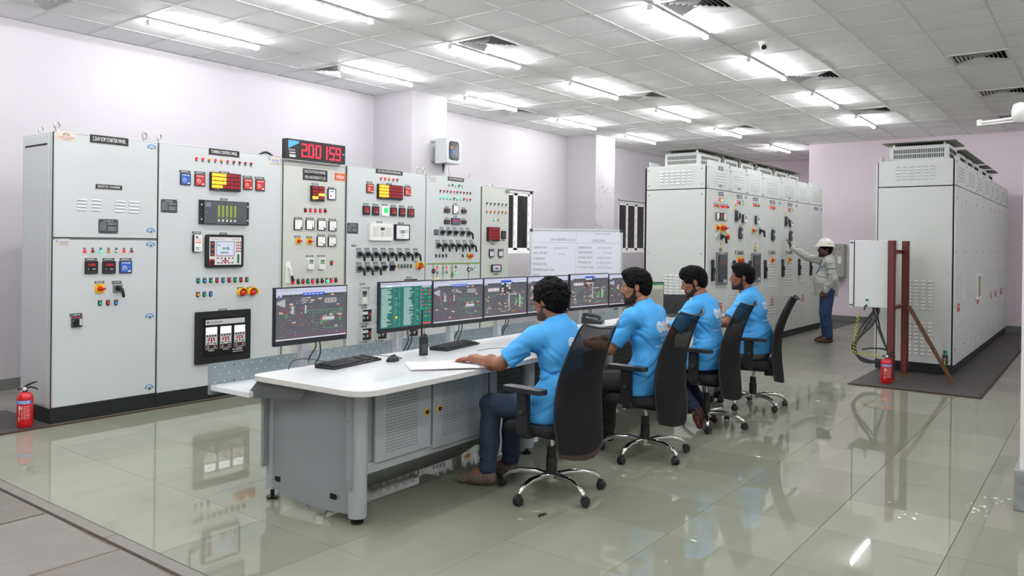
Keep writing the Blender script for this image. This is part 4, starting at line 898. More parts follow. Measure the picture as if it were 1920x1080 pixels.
# --- metal box on the column
t = thing('wall_box', 'small grey metal box with a rounded black window bracketed to the column', 'box', (8.62, 7.6, 2.84))
MB().box((-.16, 0, -.18), (.16, .21, .18), G_PANEL).build('case', t, bevel=.004); d = MB().box((-.16, -.02, -.18), (.16, -.002, .18), G_PANEL).build('door', t, bevel=.004)
MB().rbox((-.11, -.028, -.13), (.1, -.018, .14), BLACK, .04, n=4).build('window_seal', d); MB().rbox((-.095, -.03, -.115), (.085, -.024, .125), mat('smoked_window', '#3c403f', .15), .03, n=4).rect(-.085, -.06, -.045, .03, -.0305, lin('#3448b0')).rect(-.085, .03, -.045, .065, -.0305, lin('#d87a28')).build('window_pane', d)
MB().cyl((.13, -.02, -.02), (.13, -.03, -.02), .008, STEEL, n=10).build('door_lock', d)
for zz in (-.14, .14): MB().box((-.175, .2, zz - .012), (-.125, .268, zz + .012), STEEL).box((.11, .2, zz - .012), (.16, .268, zz + .012), STEEL).build('bracket', t)
MB().lathe([(.018, 0), (.022, -.03), (.014, -.05), (.012, -.09), (.004, -.14)], BLACK, 12, (-.1, .1, -.18)).build('cable_gland', t)
MB().tube([(.02, .12, -.18), (.06, .13, -.3), (.12, .15, -.46), (.18, .2, -.6)], .004, mat('thin_grey_cable', '#9a9a98', .5), 6).build('cable', t)
# ------------------------------------------------------------------ control desk
def on_z(px, py, Z):
    d = ray(px, py); t = (Z - CAM_H) / d.z; return (d.x * t, d.y * t)
DO, DA = (2.70, 2.965), 0.04
def dk(x, y):     # world -> desk coordinates
    dx, dy = x - DO[0], y - DO[1]; c, s = math.cos(DA), math.sin(DA); return (dx * c + dy * s, -dx * s + dy * c)
TOPZ = 0.745
desk = thing('control_desk', 'long white topped grey steel control desk with perforated doors', 'desk', (*DO, 0), DA)
LAM = mat('white_laminate', '#eef0f1', 0.22, coat=0.2); EDGEB = mat('white_edge_band', '#dcdbd5', 0.45)
DG = mat('desk_grey_paint', '#909597', 0.42, metal=0.0, noise=0.02, nscale=3); DGL = mat('desk_light_grey_paint', '#a7acad', 0.4); DGD = mat('desk_dark_grey_paint', '#5c605f', 0.5)
L = 5.75
pts = []
for cx, cz, r, a in ((L - .06, .06, .06, -90), (L - .06, .83, .06, 0), (.06, .83, .06, 90), (.13, .13, .13, 180)):
    for i in range(7): t = R(a + 90 * i / 6); pts.append((cx + r * math.cos(t), cz + r * math.sin(t)))
MB().prism(pts, 2, .712, TOPZ, LAM, EDGEB).build('worktop', desk, bevel=.003)
# end panel: bulging sheet between two round columns
b = MB(); n = 12; k0 = 0
for i in range(n + 1):
    f = i / n; v = .23 + .66 * f; bulge = .035 * math.sin(PI * f); u = .155 - bulge
    for z in (.045 + .03 * f - .012 * math.sin(PI * f), .70): b.v.append((u, v, z)); b.v.append((u + .004, v, z))
for i in range(n):
    a = i * 4; c = a + 4
    for q in ((a, c, c + 2, a + 2), (a + 1, a + 3, c + 3, c + 1), (a, a + 1, c + 1, c), (a + 2, c + 2, c + 3, a + 3)): b.face(q[::-1], DG)
ep = b.build('end_panel', desk, sharp=60)
for v, z in ((.36, .125), (.80, .135)):
    b = MB(); bul = .035 * math.sin(PI * (v - .23) / .66)
    b.prism(rrect(v - .042, z - .016, v + .042, z + .016, .0155, 5), 0, .1535 - bul, .1555 - bul, GAP)
    rim = rrect(v - .047, z - .021, v + .047, z + .021, .0205, 5); b.prism(rim, 0, .155 - bul, .1565 - bul, DGL)
    b.build('cable_slot', ep)
def column(u, v, z0=.05, r=.05, foot=True, strip=True):
    o = MB().cyl((0, 0, z0), (0, 0, .712), r, DGL, n=24).build('leg', desk, (u, v, 0))
    MB().lathe([(.03, 0), (.034, .004), (.034, .012), (.012, .02), (.012, .06)], BLACK, 16).build('levelling_foot', o)
    if strip:
        s = MB().box((-.075, -.012, .2), (-.048, .012, .69), DG)
        for z in (.24, .4, .56, .67): s.cyl((-.075, 0, z), (-.079, 0, z), .006, STEEL, n=8)
        s.build('bolted_strip', o)
column(.175, .205, .035); column(.175, .905, .06, .036)
for u in (1.89, 3.10, 4.32, 5.5): column(u, .26, .05, .05, True, False); column(u, .9, .05, .036, True, False)
# cupboard box with two perforated doors
def holes(mb, x0, z0, x1, z1, nx, nz, y, r, m, stag=False):
    for i in range(nx):
        for j in range(nz):
            x = x0 + (x1 - x0) * (i + (.5 if stag and j % 2 else 0)) / max(1, nx - 1); z = z0 + (z1 - z0) * j / max(1, nz - 1)
            mb.poly([(x + r * math.cos(t), y, z + r * math.sin(t)) for t in (0.5, 1.55, 2.6, 3.65, 4.7, 5.75)], m)
cab = MB().box((.24, .235, .27), (1.38, .85, .70), DG).build('cupboard', desk, bevel=.003)
for i, (u0, u1) in enumerate(((.31, .78), (.80, 1.29))):
    d = MB().box((u0, .212, .285 - .02 * i), (u1, .233, .675), DGL).build('door', desk, bevel=.004)
    h = MB(); holes(h, u0 + .09, .33, u1 - .13 if i == 0 else u1 - .1, .66, 16, 20, .2115, .0036, GAP); tag(h.build('perforation', d, sharp=0), kind='stuff')
    MB().cyl((0, 0, 0), (0, -.005, 0), .02, mat('yellow_plastic', '#f2bd10', 0.4), n=18).cyl((0, -.005, 0), (0, -.012, 0), .012, BLACK, n=12).box((-.003, -.014, -.007), (.003, -.011, .007), STEEL).build('door_lock', d, (u1 - .045 if i == 0 else u0 + .05, .212, .5))
MB().box((.22, .222, .235), (1.42, .245, .29), DGL).build('bottom_rail', desk, bevel=.004)
b = MB(); b.poly([(.22, .225, .24), (1.42, .225, .24), (1.42, .5, .045), (.22, .5, .045)][::-1], DG); b.poly([(.22, .227, .24), (1.42, .227, .24), (1.42, .502, .045), (.22, .502, .045)], DG)
ap = b.build('sloped_apron', desk, sharp=0)
h = MB()
for i in range(60):
    for j in range(9):
        u = .27 + i * .019; f = .1 + .09 * j; v = .225 + .275 * f; z = .24 - .195 * f
        h.poly([(u + .003 * math.cos(t), v - .0018 + .003 * math.sin(t) * .82, z - .0022 - .003 * math.sin(t) * .58) for t in (0.5, 1.55, 2.6, 3.65, 4.7, 5.75)], GAP)
tag(h.build('perforation', ap, sharp=0), kind='stuff')
MB().box((1.40, .235, .15), (1.48, .85, .70), DG).build('cupboard_side', desk, bevel=.003)
for u0, u1 in ((1.50, 2.6), (2.62, 3.9), (3.92, 5.6)):
    mp_ = MB().box((u0, .72, .16), (u1, .735, .70), DGD).build('modesty_panel', desk)
    h = MB(); holes(h, u0 + .06, .2, u1 - .06, .67, int((u1 - u0) / .043), 12, .7195, .0075, GAP); tag(h.build('perforation', mp_, sharp=0), kind='stuff')
# rear shelf and perforated cable panel
MB().box((0, .90, .612), (L, 1.26, .642), LAM).build('rear_shelf', desk, bevel=.002)
b = MB(); b.prism([(.862, .71), (.93, .645), (.93, .605), (.50, .645), (.44, .71)], 0, .03, .036, DGD); b.build('side_bracket', desk)
bp = MB().rbox((-.012, 1.262, .585), (L, 1.268, .768), mat('blue_grey_paint', '#8b979b', .4), .012).build('rear_panel', desk)
hw = MB(); hk = MB()
for i in range(int(L / .033)):
    for j in range(3):
        u = .03 + i * .066 + (.033 if j == 1 else 0)
        if u > L - .03: continue
        mb, mt = (hk, GAP) if (i % 4 == 2 and j != 1) else (hw, mat('light_through_hole', '#d7dad9', .6)); z = .745 - j * .045
        mb.poly([(u + .0048 * math.cos(t), 1.2612, z + .0048 * math.sin(t)) for t in (0.4, 1.2, 2.0, 2.8, 3.6, 4.4, 5.2, 6.0)], mt)
tag(hw.build('perforation', bp, sharp=0), kind='stuff'); tag(hk.build('perforation', bp, sharp=0), kind='stuff')
ALU = mat('brushed_aluminium', '#d6d8d8', .32, metal=.85)
# ------------------------------------------------------------------ monitors
def mimic(b, w, h, y, seed, kind):
    rnd = random.Random(seed)
    def r(u0, v0, u1, v1, c, dy=0): b.rect(-w / 2 + u0 * w, -h / 2 + v0 * h, -w / 2 + u1 * w, -h / 2 + v1 * h, y - dy, c if isinstance(c, tuple) else lin(c), SCREEN)
    if kind == 'list':
        r(0, 0, 1, 1, '#15695f'); r(0, .9, 1, 1, '#c3c6d8', .0002); r(0, .955, .4, .985, '#9aa0b8', .0004); r(.1, .9, .22, .925, '#f4f4f4', .0004)
        for col in (.02, .44):
            for i in range(34):
                v = .86 - i * .025; r(col, v, col + rnd.uniform(.1, .2), v + .01, '#cfe6dc', .0003); r(col + .23, v, col + .235, v + .01, '#e0c040', .0003)
                if rnd.random() < .6: r(col + .26, v, col + .26 + rnd.choice([.012, .03]), v + .01, rnd.choice(['#60e0a0', '#50d0d8', '#d0f0e0']), .0003)
                if rnd.random() < .7: r(col + .33, v, col + .345, v + .01, '#50d0d8', .0003)
        r(.28, .2, .32, .25, '#e8d838', .0004)
        for i in range(8):
            v = .78 - i * .085
            for k in range(3):
                if rnd.random() < .8: r(.78 + k * .075, v + rnd.uniform(-.01, .01), .83 + k * .075, v + .024, rnd.choice(['#e02c34', '#e02c34', '#38c858']), .0004)
        r(.8, .86, .98, .89, '#b8c0c8', .0004); r(.84, .81, .88, .85, '#8a3ab0', .0004); r(.82, .02, .98, .055, '#e02c34', .0004)
        return
    if kind == 'sheet':
        r(0, 0, 1, 1, '#85867f'); r(0, .92, 1, 1, '#2f6f48', .0002); r(0, .78, 1, .92, '#a5a592', .0002); r(.4, .82, .55, .85, '#bcbcae', .0004)
        for k in range(12): r(.02 + k * .08, .06, .021 + k * .08, .74, '#73746f', .0003)
        for i in range(26): r(.02, .08 + i * .025, .98, .081 + i * .025, '#73746f', .0003)
        for i in range(12):
            for k in range(8): r(.05 + k * .11, .1 + i * .05, .05 + k * .11 + rnd.uniform(.02, .07), .115 + i * .05, '#5f605c', .0005)
        return
    r(0, 0, 1, 1, '#55545c'); r(0, .88, 1, 1, '#c2c5d8', .0002); r(0, .945, 1, .955, '#a9adc4', .0003)
    for i in range(9): r(.02 + i * .03, .97, .035 + i * .03, .985, '#7f86a2', .0004)
    for i in range(12): r(.1 + i * .07 + rnd.uniform(-.005, .005), .845, .145 + i * .07, .87, rnd.choice(['#26352c', '#243028', '#2f3a34']), .0004)
    r(.0, .84, .07, .875, '#dfe6f2', .0005); r(.015, .845, .055, .868, '#2f62a8', .0007)
    r(.36, .85, .67, .905, '#2a55c8', .0005)
    for i in range(5): r(.38 + i * .055, .87, .42 + i * .055, .885, '#c8d6f4', .0007)
    r(0, .0, 1, .035, '#d5d7e0', .0003); r(0, .0, 1, .012, '#22242c', .0005); r(.93, .035, 1, .055, '#c02430', .0005)
    G1, RD1 = '#4fae5c', '#a03038'
    def ln(u0, v0, u1, v1, c):
        t = .0035
        if abs(u1 - u0) > abs(v1 - v0): r(min(u0, u1), v0 - t, max(u0, u1), v0 + t, c, .0003)
        else: r(u0 - t * .6, min(v0, v1), u0 + t * .6, max(v0, v1), c, .0003)
    if kind == 'a':
        b.poly([(-w / 2 + .01 * w, y - .0005, -h / 2 + .70 * h), (-w / 2 + .12 * w, y - .0005, -h / 2 + .64 * h), (-w / 2 + .12 * w, y - .0005, -h / 2 + .8 * h), (-w / 2 + .01 * w, y - .0005, -h / 2 + .75 * h)], SCREEN, lin('#a9abb0'))
        ln(.05, .62, .55, .62, RD1); ln(.36, .62, .36, .45, RD1); ln(.3, .45, .36, .45, RD1); ln(.32, .55, .32, .3, RD1); ln(.12, .3, .32, .3, RD1); ln(.12, .3, .12, .08, RD1); ln(.12, .08, .9, .08, RD1)
        ln(.42, .55, .95, .55, G1); ln(.5, .3, .5, .5, G1); ln(.5, .5, .66, .5, G1); ln(.5, .3, .75, .3, G1); ln(.7, .42, .7, .55, G1); ln(.76, .5, .95, .5, G1); ln(.76, .46, .95, .46, G1); ln(.76, .4, .76, .5, G1); ln(.66, .18, .95, .18, G1); ln(.66, .18, .66, .26, G1); ln(.86, .62, .95, .62, RD1); ln(.45, .15, .45, .4, RD1)
        r(.2, .5, .245, .66, '#8d9096', .0005); r(.21, .5, .225, .66, '#bfc2c6', .0006); r(.39, .5, .41, .66, '#b9bcc0', .0005)
        r(.68, .68, .84, .78, '#98a0a6', .0005); r(.67, .7, .85, .76, '#98a0a6', .0005)
        for i, c in enumerate(('#d02430', '#2fa848', '#d02430')): r(.7 + i * .05, .71, .72 + i * .05, .75, c, .0007)
        r(.64, .33, .82, .41, '#9aa0a4', .0005); r(.645, .36, .815, .39, '#c8ccce', .0006)
        for u, v in ((.13, .5), (.62, .35), (.9, .38)): r(u, v, u + .012, v + .07, '#d02430', .0006); r(u, v - .07, u + .012, v, '#38c850', .0006)
        for i in range(30): u, v = rnd.choice([(.04, .52), (.17, .53), (.05, .3), (.22, .32), (.36, .24), (.18, .68), (.47, .74), (.58, .76), (.5, .7), (.84, .63), (.66, .42), (.75, .43), (.82, .2), (.3, .1), (.53, .14), (.66, .82), (.76, .83), (.88, .42)]); u += rnd.uniform(-.01, .01); v += rnd.uniform(-.008, .008); r(u, v, u + .045, v + .014, rnd.choice(['#d09468', '#d8a680', '#c88a5e']), .0006); r(u, v + .016, u + .045, v + .022, '#d8d8d8', .0006)
        for i in range(150): u, v = rnd.uniform(.03, .93), rnd.uniform(.07, .8); r(u, v, u + rnd.uniform(.006, .022), v + .006, rnd.choice(['#c8c8cc', '#9ea0a6', '#58c070', '#c84850']), .0005)
        for i in range(10): u = .33 + rnd.uniform(0, .12); v = .7 + rnd.uniform(0, .12); r(u, v, u + .05, v + .008, '#d0d0d4', .0006)
    else:
        r(.38, .62, .62, .92, '#2a2c32', .0006); r(.38, .9, .62, .945, '#2a55c8', .0007)
        for i in range(4):
            for j in range(4): r(.395 + i * .055, .65 + j * .062, .44 + i * .055, .69 + j * .062, rnd.choice(['#c8cace', '#1c5a38', '#e8e8e8', '#a02830', '#3a3d44']), .0008)
        r(.08, .66, .33, .76, '#a9adb0', .0006); r(.08, .69, .33, .73, '#d5d8da', .0007)
        for i in range(3): r(.11 + i * .08, .66, .12 + i * .08, .76, '#c03038', .0008)
        r(.56, .25, .585, .64, '#b4b8ba', .0006); r(.82, .25, .84, .58, '#c8cccd', .0006); r(.6, .56, .75, .585, '#b4b8ba', .0006); r(.72, .28, .76, .46, '#46a85a', .0006); r(.84, .3, .87, .5, '#46c05e', .0006)
        for q in ((.05, .58, .3, .58), (.3, .58, .3, .66), (.45, .6, .8, .6), (.65, .6, .65, .35), (.9, .1, .9, .55), (.1, .2, .55, .2), (.6, .13, .95, .13), (.05, .52, .22, .52)): ln(*q, rnd.choice([G1, RD1, G1]))
        for i in range(44): u = rnd.choice([.02, .04, .3, .42, .5, .64, .8]) + rnd.uniform(0, .1); v = rnd.uniform(.1, .62); r(u, v, u + .04, v + .014, rnd.choice(['#d09468', '#d8a680', '#c88a5e', '#4aa058']), .0007); r(u, v + .016, u + .04, v + .022, '#d8d8d8', .0007)
        for i in range(200): u, v = rnd.uniform(.02, .95), rnd.uniform(.06, .36 if i % 2 else .8); r(u, v, u + rnd.uniform(.005, .018), v + .007, rnd.choice(['#c8c8cc', '#58c070', '#c84850', '#3c9a50', '#d03038']), .0006)
        r(.66, .08, .76, .1, '#d02430', .0008); r(.64, .11, .72, .13, '#38b850', .0008)
def monitor(label, pxl, pxr, pyt, Y, kind, seed, toe=0.0, h=.345, post=True):
    pc = (pxl + pxr) / 2; X, zt = on_y(pc, pyt, Y); a = DA * 0.4 + toe; c, s = math.cos(a), math.sin(a)
    def hit(px):
        d = ray(px, 540); # intersect with vertical plane through (X,Y) with direction (c,s)
        # d.x*t = X + c*k ; d.y*t = Y + s*k
        k = (d.x * Y - d.y * X) / (d.y * c - d.x * s); return k
    kl, kr = hit(pxl), hit(pxr); w = kr - kl; X += c * (kl + kr) / 2; Y += s * (kl + kr) / 2
    t = thing('monitor', label, 'monitor', (X, Y, zt - h / 2), a, 'monitors along the control desk')
    MB().box((-w / 2, -.012, -h / 2), (w / 2, .012, h / 2), BLACK).box((-w * .3, .01, -h * .3), (w * .3, .035, h * .2), BLACK).build('casing', t, bevel=.003)
    MB().rect(-w / 2 + .004, -h / 2, w / 2 - .004, -h / 2 + .026, -.0126, lin('#1d1d20')).build('lower_bezel', t)
    b = MB(); sw, sh = w - .018, h - .036; mimic(b, sw, sh, 0, seed, kind); b.build('screen', t, (0, -.0127, .01), sharp=0)
    if post:
        zb = .645 - (zt - h / 2)
        o = MB().box((-.024, .05, zb), (.024, .1, .02), ALU).box((-.022, .03, -.05), (.022, .06, .05), BLACK).build('stand_post', t, bevel=.004)
        rnd = random.Random(seed); b = MB()
        for q in (.05, .085):
            b.tube(crv([(q, .04, -h * .35), (q + .03, .05, -h * .6), (q - .01 + rnd.uniform(0, .06), .07, -h * .8), (q - .03, .08, zb + .03)]), .0045, BLACK, 6)
        b.build('cable', t)
    return t
ML = [('leftmost monitor, standing alone with a dark plant mimic on screen', 513, 649, 536.5, 3.87, 'a', 1, 0), ('monitor with the dark green alarm list on screen', 709, 808.6, 526.5, 3.89, 'list', 2, 0), ('monitor just right of the green alarm list, dark plant mimic on screen', 809.2, 904, 523.6, 3.92, 'a', 3, 0),
      ('third monitor of the joined bank, left of the curly haired man', 904.6, 986, 519.7, 3.94, 'b', 4, -.03), ('monitor mostly hidden behind the curly haired man', 986.6, 1063.5, 517, 3.96, 'c', 5, -.09), ('monitor between the curly haired man and the second man', 1066.5, 1139, 512.9, 3.98, 'b', 6, -.1), ('monitor half hidden behind the head of the second man', 1139.6, 1212, 512, 4.0, 'a', 7, -.1)]
for m_ in ML: monitor(*m_)
monitor('monitor with a pale spreadsheet, beyond the second man', 1190, 1243.5, 529, 3.78, 'sheet', 8, -.35, .33, False)
t8 = [o for o in C.objects if o.name.startswith('monitor') and o.get('category')][-1]
MB().box((-.02, .0, -.27), (.02, .03, -.12), BLACK).rbox((-.11, -.06, -.292), (.11, .12, -.28), BLACK, .02, 2).build('stand', t8, (0, 0, .165 + TOPZ + .292 - .165 - t8.location.z if False else 0))
dz = TOPZ - (t8.location.z - .292); [setattr(o, 'location', (0, 0, dz)) for o in t8.children if o.name.startswith('stand')]
# ------------------------------------------------------------------ desk top objects
KEY = mat('key_black', '#2a2c2f', .55)
def keyboard(x, y, rz, label):
    t = thing('keyboard', label, 'keyboard', (x, y, TOPZ + .0005), rz, 'keyboards on the control desk')
    b = MB(); prof = [(-.075, 0), (.075, 0), (.075, .022), (.06, .024), (-.075, .012)]; b.prism(prof, 0, -.235, .235, BLACK); b.build('base', t, bevel=.003)
    k = MB(); sl = math.atan2(.012, .135)
    for j in range(6):
        for i in range(21):
            if j == 0 and 4 <= i <= 9: continue
            if i in (14, 18) and j < 6: continue
            xx = -.222 + i * .0213; yy = -.058 + j * .0205; zz = .0135 + (yy + .075) * .0888
            q = MB; k.box((xx, yy, zz), (xx + .018, yy + .0165, zz + .006), KEY)
    xx = -.222 + 4 * .0213; k.box((xx, -.058, .015), (xx + .125, -.0415, .021), KEY)
    tag(k.build('keys', t, bevel=.0015, seg=1), kind='stuff'); return t
t = keyboard(3.29, 3.735, .19, 'black keyboard beside the loose mouse at the near end of the desk')
MB().tube(crv([(-.04, .075, .012), (-.1, .13, .02), (-.2, .15, .045), (-.3, .165, .05), (-.345, .17, .02), (-.35, .18, -.06)]), .0028, BLACK, 6).build('cable', t)
keyboard(4.33, 3.775, .19, 'black keyboard behind the curly haired man\'s left hand')
t = thing('telephone', 'black desk telephone behind the nearest chair back', 'telephone', (*on_z(1112, 606, TOPZ), TOPZ + .0005), .4)
MB().prism([(-.1, 0), (.1, 0), (.1, .07), (-.1, .025)], 0, -.09, .09, BLACK).build('base', t, bevel=.006)
MB().tube([(-.06, -.08, .05), (-.06, -.06, .072), (-.06, .06, .088), (-.06, .09, .075)], [.022, .016, .016, .022], BLACK, 10).build('handset', t)
b = MB()
for i in range(3):
    for j in range(4): b.box((.0 + i * .025, -.07 + j * .025, .04 + j * .011), (.018 + i * .025, -.053 + j * .025, .052 + j * .011), KEY)
b.build('keypad', t)
def mouse(x, y, rz, label):
    t = thing('mouse', label, 'mouse', (x, y, TOPZ + .0005), rz); b = MB(); k = 0
    for i in range(9):
        f = i / 8; yy = -.055 + .11 * f; hw_ = .031 * math.sqrt(max(0, 1 - (2 * f - 1) ** 4)) + .002; hh = .036 * math.sin(PI * (.12 + .8 * (1 - f)) ** 1.0) + .006
        for j in range(9): t_ = PI * j / 8; b.v.append((hw_ * math.cos(t_), yy, hh * math.sin(t_)))
    for i in range(8):
        for j in range(8): b.face((i * 9 + j, i * 9 + j + 1, i * 9 + 10 + j, i * 9 + 9 + j)[::-1], BLACK)
    b.face([j for j in range(9)], BLACK); b.face([72 + j for j in range(9)][::-1], BLACK)
    b.build('shell', t, sharp=60); MB().cyl((-.004, .025, .034), (.004, .025, .034), .008, DARK, n=10).build('wheel', t)
    MB().tube(crv([(0, .055, .01), (.02, .1, .006), (-.06, .16, .005), (-.2, .17, .005)]), .0022, BLACK, 6).build('cable', t); return t
mouse(3.55, 3.62, -1.2, 'black mouse lying free right of the nearest keyboard')
mouse(4.475, 3.36, 0.1, 'black mouse under the curly haired man\'s right hand')
t = thing('two_way_radio', 'black two way radio standing upright on the desk', 'radio', (3.875, 3.66, TOPZ + .0005), -.35)
MB().rbox((-.028, -.018, 0), (.028, .018, .125), BLACK, .008, 2).build('body', t, bevel=.004); MB().tube([(-.015, 0, .12), (-.015, 0, .155), (-.015, 0, .31)], [.008, .007, .0045], BLACK, 10).build('antenna', t)
MB().cyl((.006, 0, .125), (.006, 0, .145), .008, DARK, n=12).cyl((.02, 0, .125), (.02, 0, .14), .006, DARK, n=12).build('knob', t); MB().box((-.022, -.0205, .012), (.022, -.017, .075), DARK).build('battery', t, bevel=.003)
PAPER = mat('white_paper', '#f4f4f6', .7); PINK = mat('pink_paper_edge', '#d9b3bd', .7)
t = thing('log_sheets', 'stack of white log sheets under the curly haired man\'s forearm', 'paper', (3.60, 3.24, TOPZ + .0005), -.62)
for i in range(4):
    w2 = MB(); n = 8
    for a in range(n + 1):
        for c in range(n + 1):
            x = -.21 + .42 * a / n; y = -.15 + .3 * c / n; z = .002 * i + .0035 * math.sin(a * .9 + i) * math.sin(c * .7 + i) + .004; w2.v.append((x, y, max(z, .0008 + .002 * i)))
    for a in range(n):
        for c in range(n): q = a * (n + 1) + c; w2.face((q, q + n + 1, q + n + 2, q + 1), PINK if i == 1 else PAPER)
    o = w2.build('sheet', t, (random.uniform(-.008, .008), random.uniform(-.008, .008), 0), (0, 0, random.uniform(-.05, .05)), sharp=180)
t = thing('log_book', 'open white register under the fourth man\'s left arm', 'book', (6.98, 3.17, TOPZ + .0005), .5)
MB().box((-.2, -.15, 0), (.2, .15, .012), PINK).build('cover', t); MB().box((-.195, -.145, .012), (-.002, .145, .028), PAPER).box((.002, -.145, .012), (.195, .145, .022), PAPER).build('pages', t, bevel=.004)
lx, ly = on_z(1268, 591, TOPZ)
t = thing('laptop', 'black laptop lid beside the spreadsheet monitor', 'laptop', (lx, ly, TOPZ + .0005), -.75)
MB().rbox((-.16, -.24, 0), (.16, 0, .018), DARK, .012, 2).build('base', t, bevel=.003); MB().rbox((-.16, 0, 0), (.16, .008, .215), BLACK, .012, 1).build('lid', t, (0, 0.0, .014), (R(-12), 0, 0))
# ------------------------------------------------------------------ whiteboard
wc = Vector((8.95, 5.68, 0)); wa = math.atan2(-.845, .535)
t = thing('whiteboard', 'white board with handwritten daily generation figures', 'whiteboard', (wc.x, wc.y, 0), wa)
wa_w = 1.225; zt, zb = 1.70, .72
WBM = mat('whiteboard_enamel', '#eceef8', .12, coat=.3)
MB().box((-wa_w / 2, 0, zb), (wa_w / 2, .012, zt), WBM).build('board', t)
b = MB()
for a, c in (((-wa_w / 2 - .01, zb - .01), (wa_w / 2 + .01, zb + .012)), ((-wa_w / 2 - .01, zt - .012), (wa_w / 2 + .01, zt + .01)), ((-wa_w / 2 - .01, zb), (-wa_w / 2 + .012, zt)), ((wa_w / 2 - .012, zb), (wa_w / 2 + .01, zt))): b.box((a[0], -.008, a[1]), (c[0], .016, c[1]), ALU)
b.build('frame', t, bevel=.002)
b = MB()
for sx in (-1, 1): b.rbox((sx * (wa_w / 2 - .01) - .02, -.01, zt - .03), (sx * (wa_w / 2 - .01) + .02, .018, zt + .014), DARK, .008)
b.build('corner_cap', t)
for sx in (-.5, .5): MB().box((sx - .015, .02, 0), (sx + .015, .045, zt - .1), ALU).box((sx - .015, -.2, 0), (sx + .015, .28, .025), ALU).build('leg', t)
b = MB(); PEN = lin('#62666e'); PB = lin('#8fa4cc')
b.rect(-wa_w / 2 + .02, zt - .175, wa_w / 2 - .02, zt - .171, -.0006, lin('#a8acb6')); b.rect(.0, zb + .02, .003, zt - .02, -.0006, lin('#b4b8c2'))
b.text('DAY REPORT', -.24, zt - .15, .036, -.0006, PEN, width=.2); b.text('- 10.03.2024', -.08, zt - .15, .03, -.0006, PB, width=.14)
b.text('Date 10.03.2024', .36, zt - .06, .026, -.0006, PB, width=.2); b.text('CUMULATIVE', .3, zt - .158, .034, -.0006, PEN, width=.17)
for i, s_ in enumerate(('GENERATION', 'GRID IMPORT', 'S. EXPORT', 'SPONGE DRI', 'POWER PLANT DRI.', 'DIESEL')): b.text(s_, -wa_w / 2 + .04, zt - .255 - i * .075, .031, -.0006, PEN, 'L', width=.018 * len(s_))
for i, s_ in enumerate((': 13,900 KWH', ':       KWH')): b.text(s_, -.22, zt - .26 - i * .08, .029, -.0006, PB, width=.22 - .08 * i)
for i, (s_, v_) in enumerate((('GENERATION', ': 128 900 KWH'), ('GRID IMPORT', ':  -   KWH'), ('POWER PLANT', ': 54,850 KWH'), ('SPONGE DRI', ': 71050 KWH'), ('P. PLANT DRI', ': 3000 KWH'))): b.text(s_, .03, zt - .25 - i * .066, .03, -.0006, PEN, 'L', width=.0175 * len(s_)); b.text(v_, .37, zt - .25 - i * .066, .028, -.0006, PB, width=.21)
b.build('handwriting', t, sharp=0)
# ------------------------------------------------------------------ fire extinguishers
RP = mat('gloss_red_paint', '#c8141c', .22, coat=.4)
def extinguisher(x, y, label, rz, scale=1.0):
    t = thing('fire_extinguisher', label, 'extinguisher', (x, y, .009), rz, 'powder extinguishers'); t.scale = (scale,) * 3
    MB().lathe([(.052, 0), (.056, .006), (.056, .02), (.058, .03), (.058, .225), (.055, .245), (.044, .262), (.028, .272), (.018, .276)], RP, 28).build('cylinder', t, sharp=50)
    b = MB()
    for z0, z1, ink in ((.185, .215, '#2f74c0'),):
        n = 12; A = R(62)
        for i in range(n):
            a0, a1 = -PI / 2 - A + 2 * A * i / n, -PI / 2 - A + 2 * A * (i + 1) / n; b.poly([(.0584 * math.cos(a), .0584 * math.sin(a), z) for a, z in ((a0, z0), (a1, z0), (a1, z1), (a0, z1))], PRINT, lin(ink))
    def wrap(txt, ang, z, h, width, vert=False):
        vs, fs = text_data(txt); xs = [v[0] for v in vs]; W = max(xs) - min(xs); k = len(b.v)
        for v in vs:
            u = (v[0] - min(xs)) / W * width - width / 2; q = v[1] * h
            if vert: u, q = q, -u
            a = -PI / 2 + ang + u / .059; b.v.append((.0588 * math.cos(a), .0588 * math.sin(a), z + q))
        for f in fs: b.face([k + i for i in f], PRINT, W_)
    wrap('POWDER', 0, .189, .024, .1); wrap('SAFETY ON', -.62, .115, .016, .12, True)
    for i in range(9):
        for k in range(3): wrap('III I', .15 + .35 * k - .2, .165 - i * .012, .006, .012 + .004 * ((i + k) % 3))
    wrap('X', -.3, .145, .026, .03)
    b.build('label_print', t, sharp=0)
    v = MB().cyl((0, 0, .272), (0, 0, .292), .018, BLACK, n=14).cyl((0, 0, .29), (0, 0, .312), .011, mat('brass', '#b08a3c', .3, metal=1), n=12).tube([(.0, 0, .3), (-.03, 0, .3), (-.05, 0, .295)], .008, BLACK, 8); v.build('valve', t)
    MB().lathe([(.015, 0), (.015, .008), (.012, .01)], W_M, 14, (.0, -.012, .3), 1).build('gauge', t)
    MB().tube([(-.01, 0, .312), (.02, 0, .33), (.06, 0, .348), (.085, 0, .352)], [.007, .009, .008, .005], BLACK, 8).build('lever', t); MB().tube([(0, 0, .305), (.04, 0, .312), (.075, 0, .302), (.09, 0, .288)], [.007, .008, .007, .005], BLACK, 8).build('grip', t)
    MB().tube([(.012, 0, .325), (.02, -.012, .36), (.022, -.01, .395)], .0016, mat('brass_pin', '#c89a30', .4, metal=.6), 6).build('safety_pin', t)
W_M = mat('gauge_white', '#ececea', .3)
extinguisher(2.66, 6.82, 'red powder extinguisher on the floor beside the starter panel', -.62); extinguisher(9.47, 1.93, 'red powder extinguisher in front of the brown steel frame', -1.15)
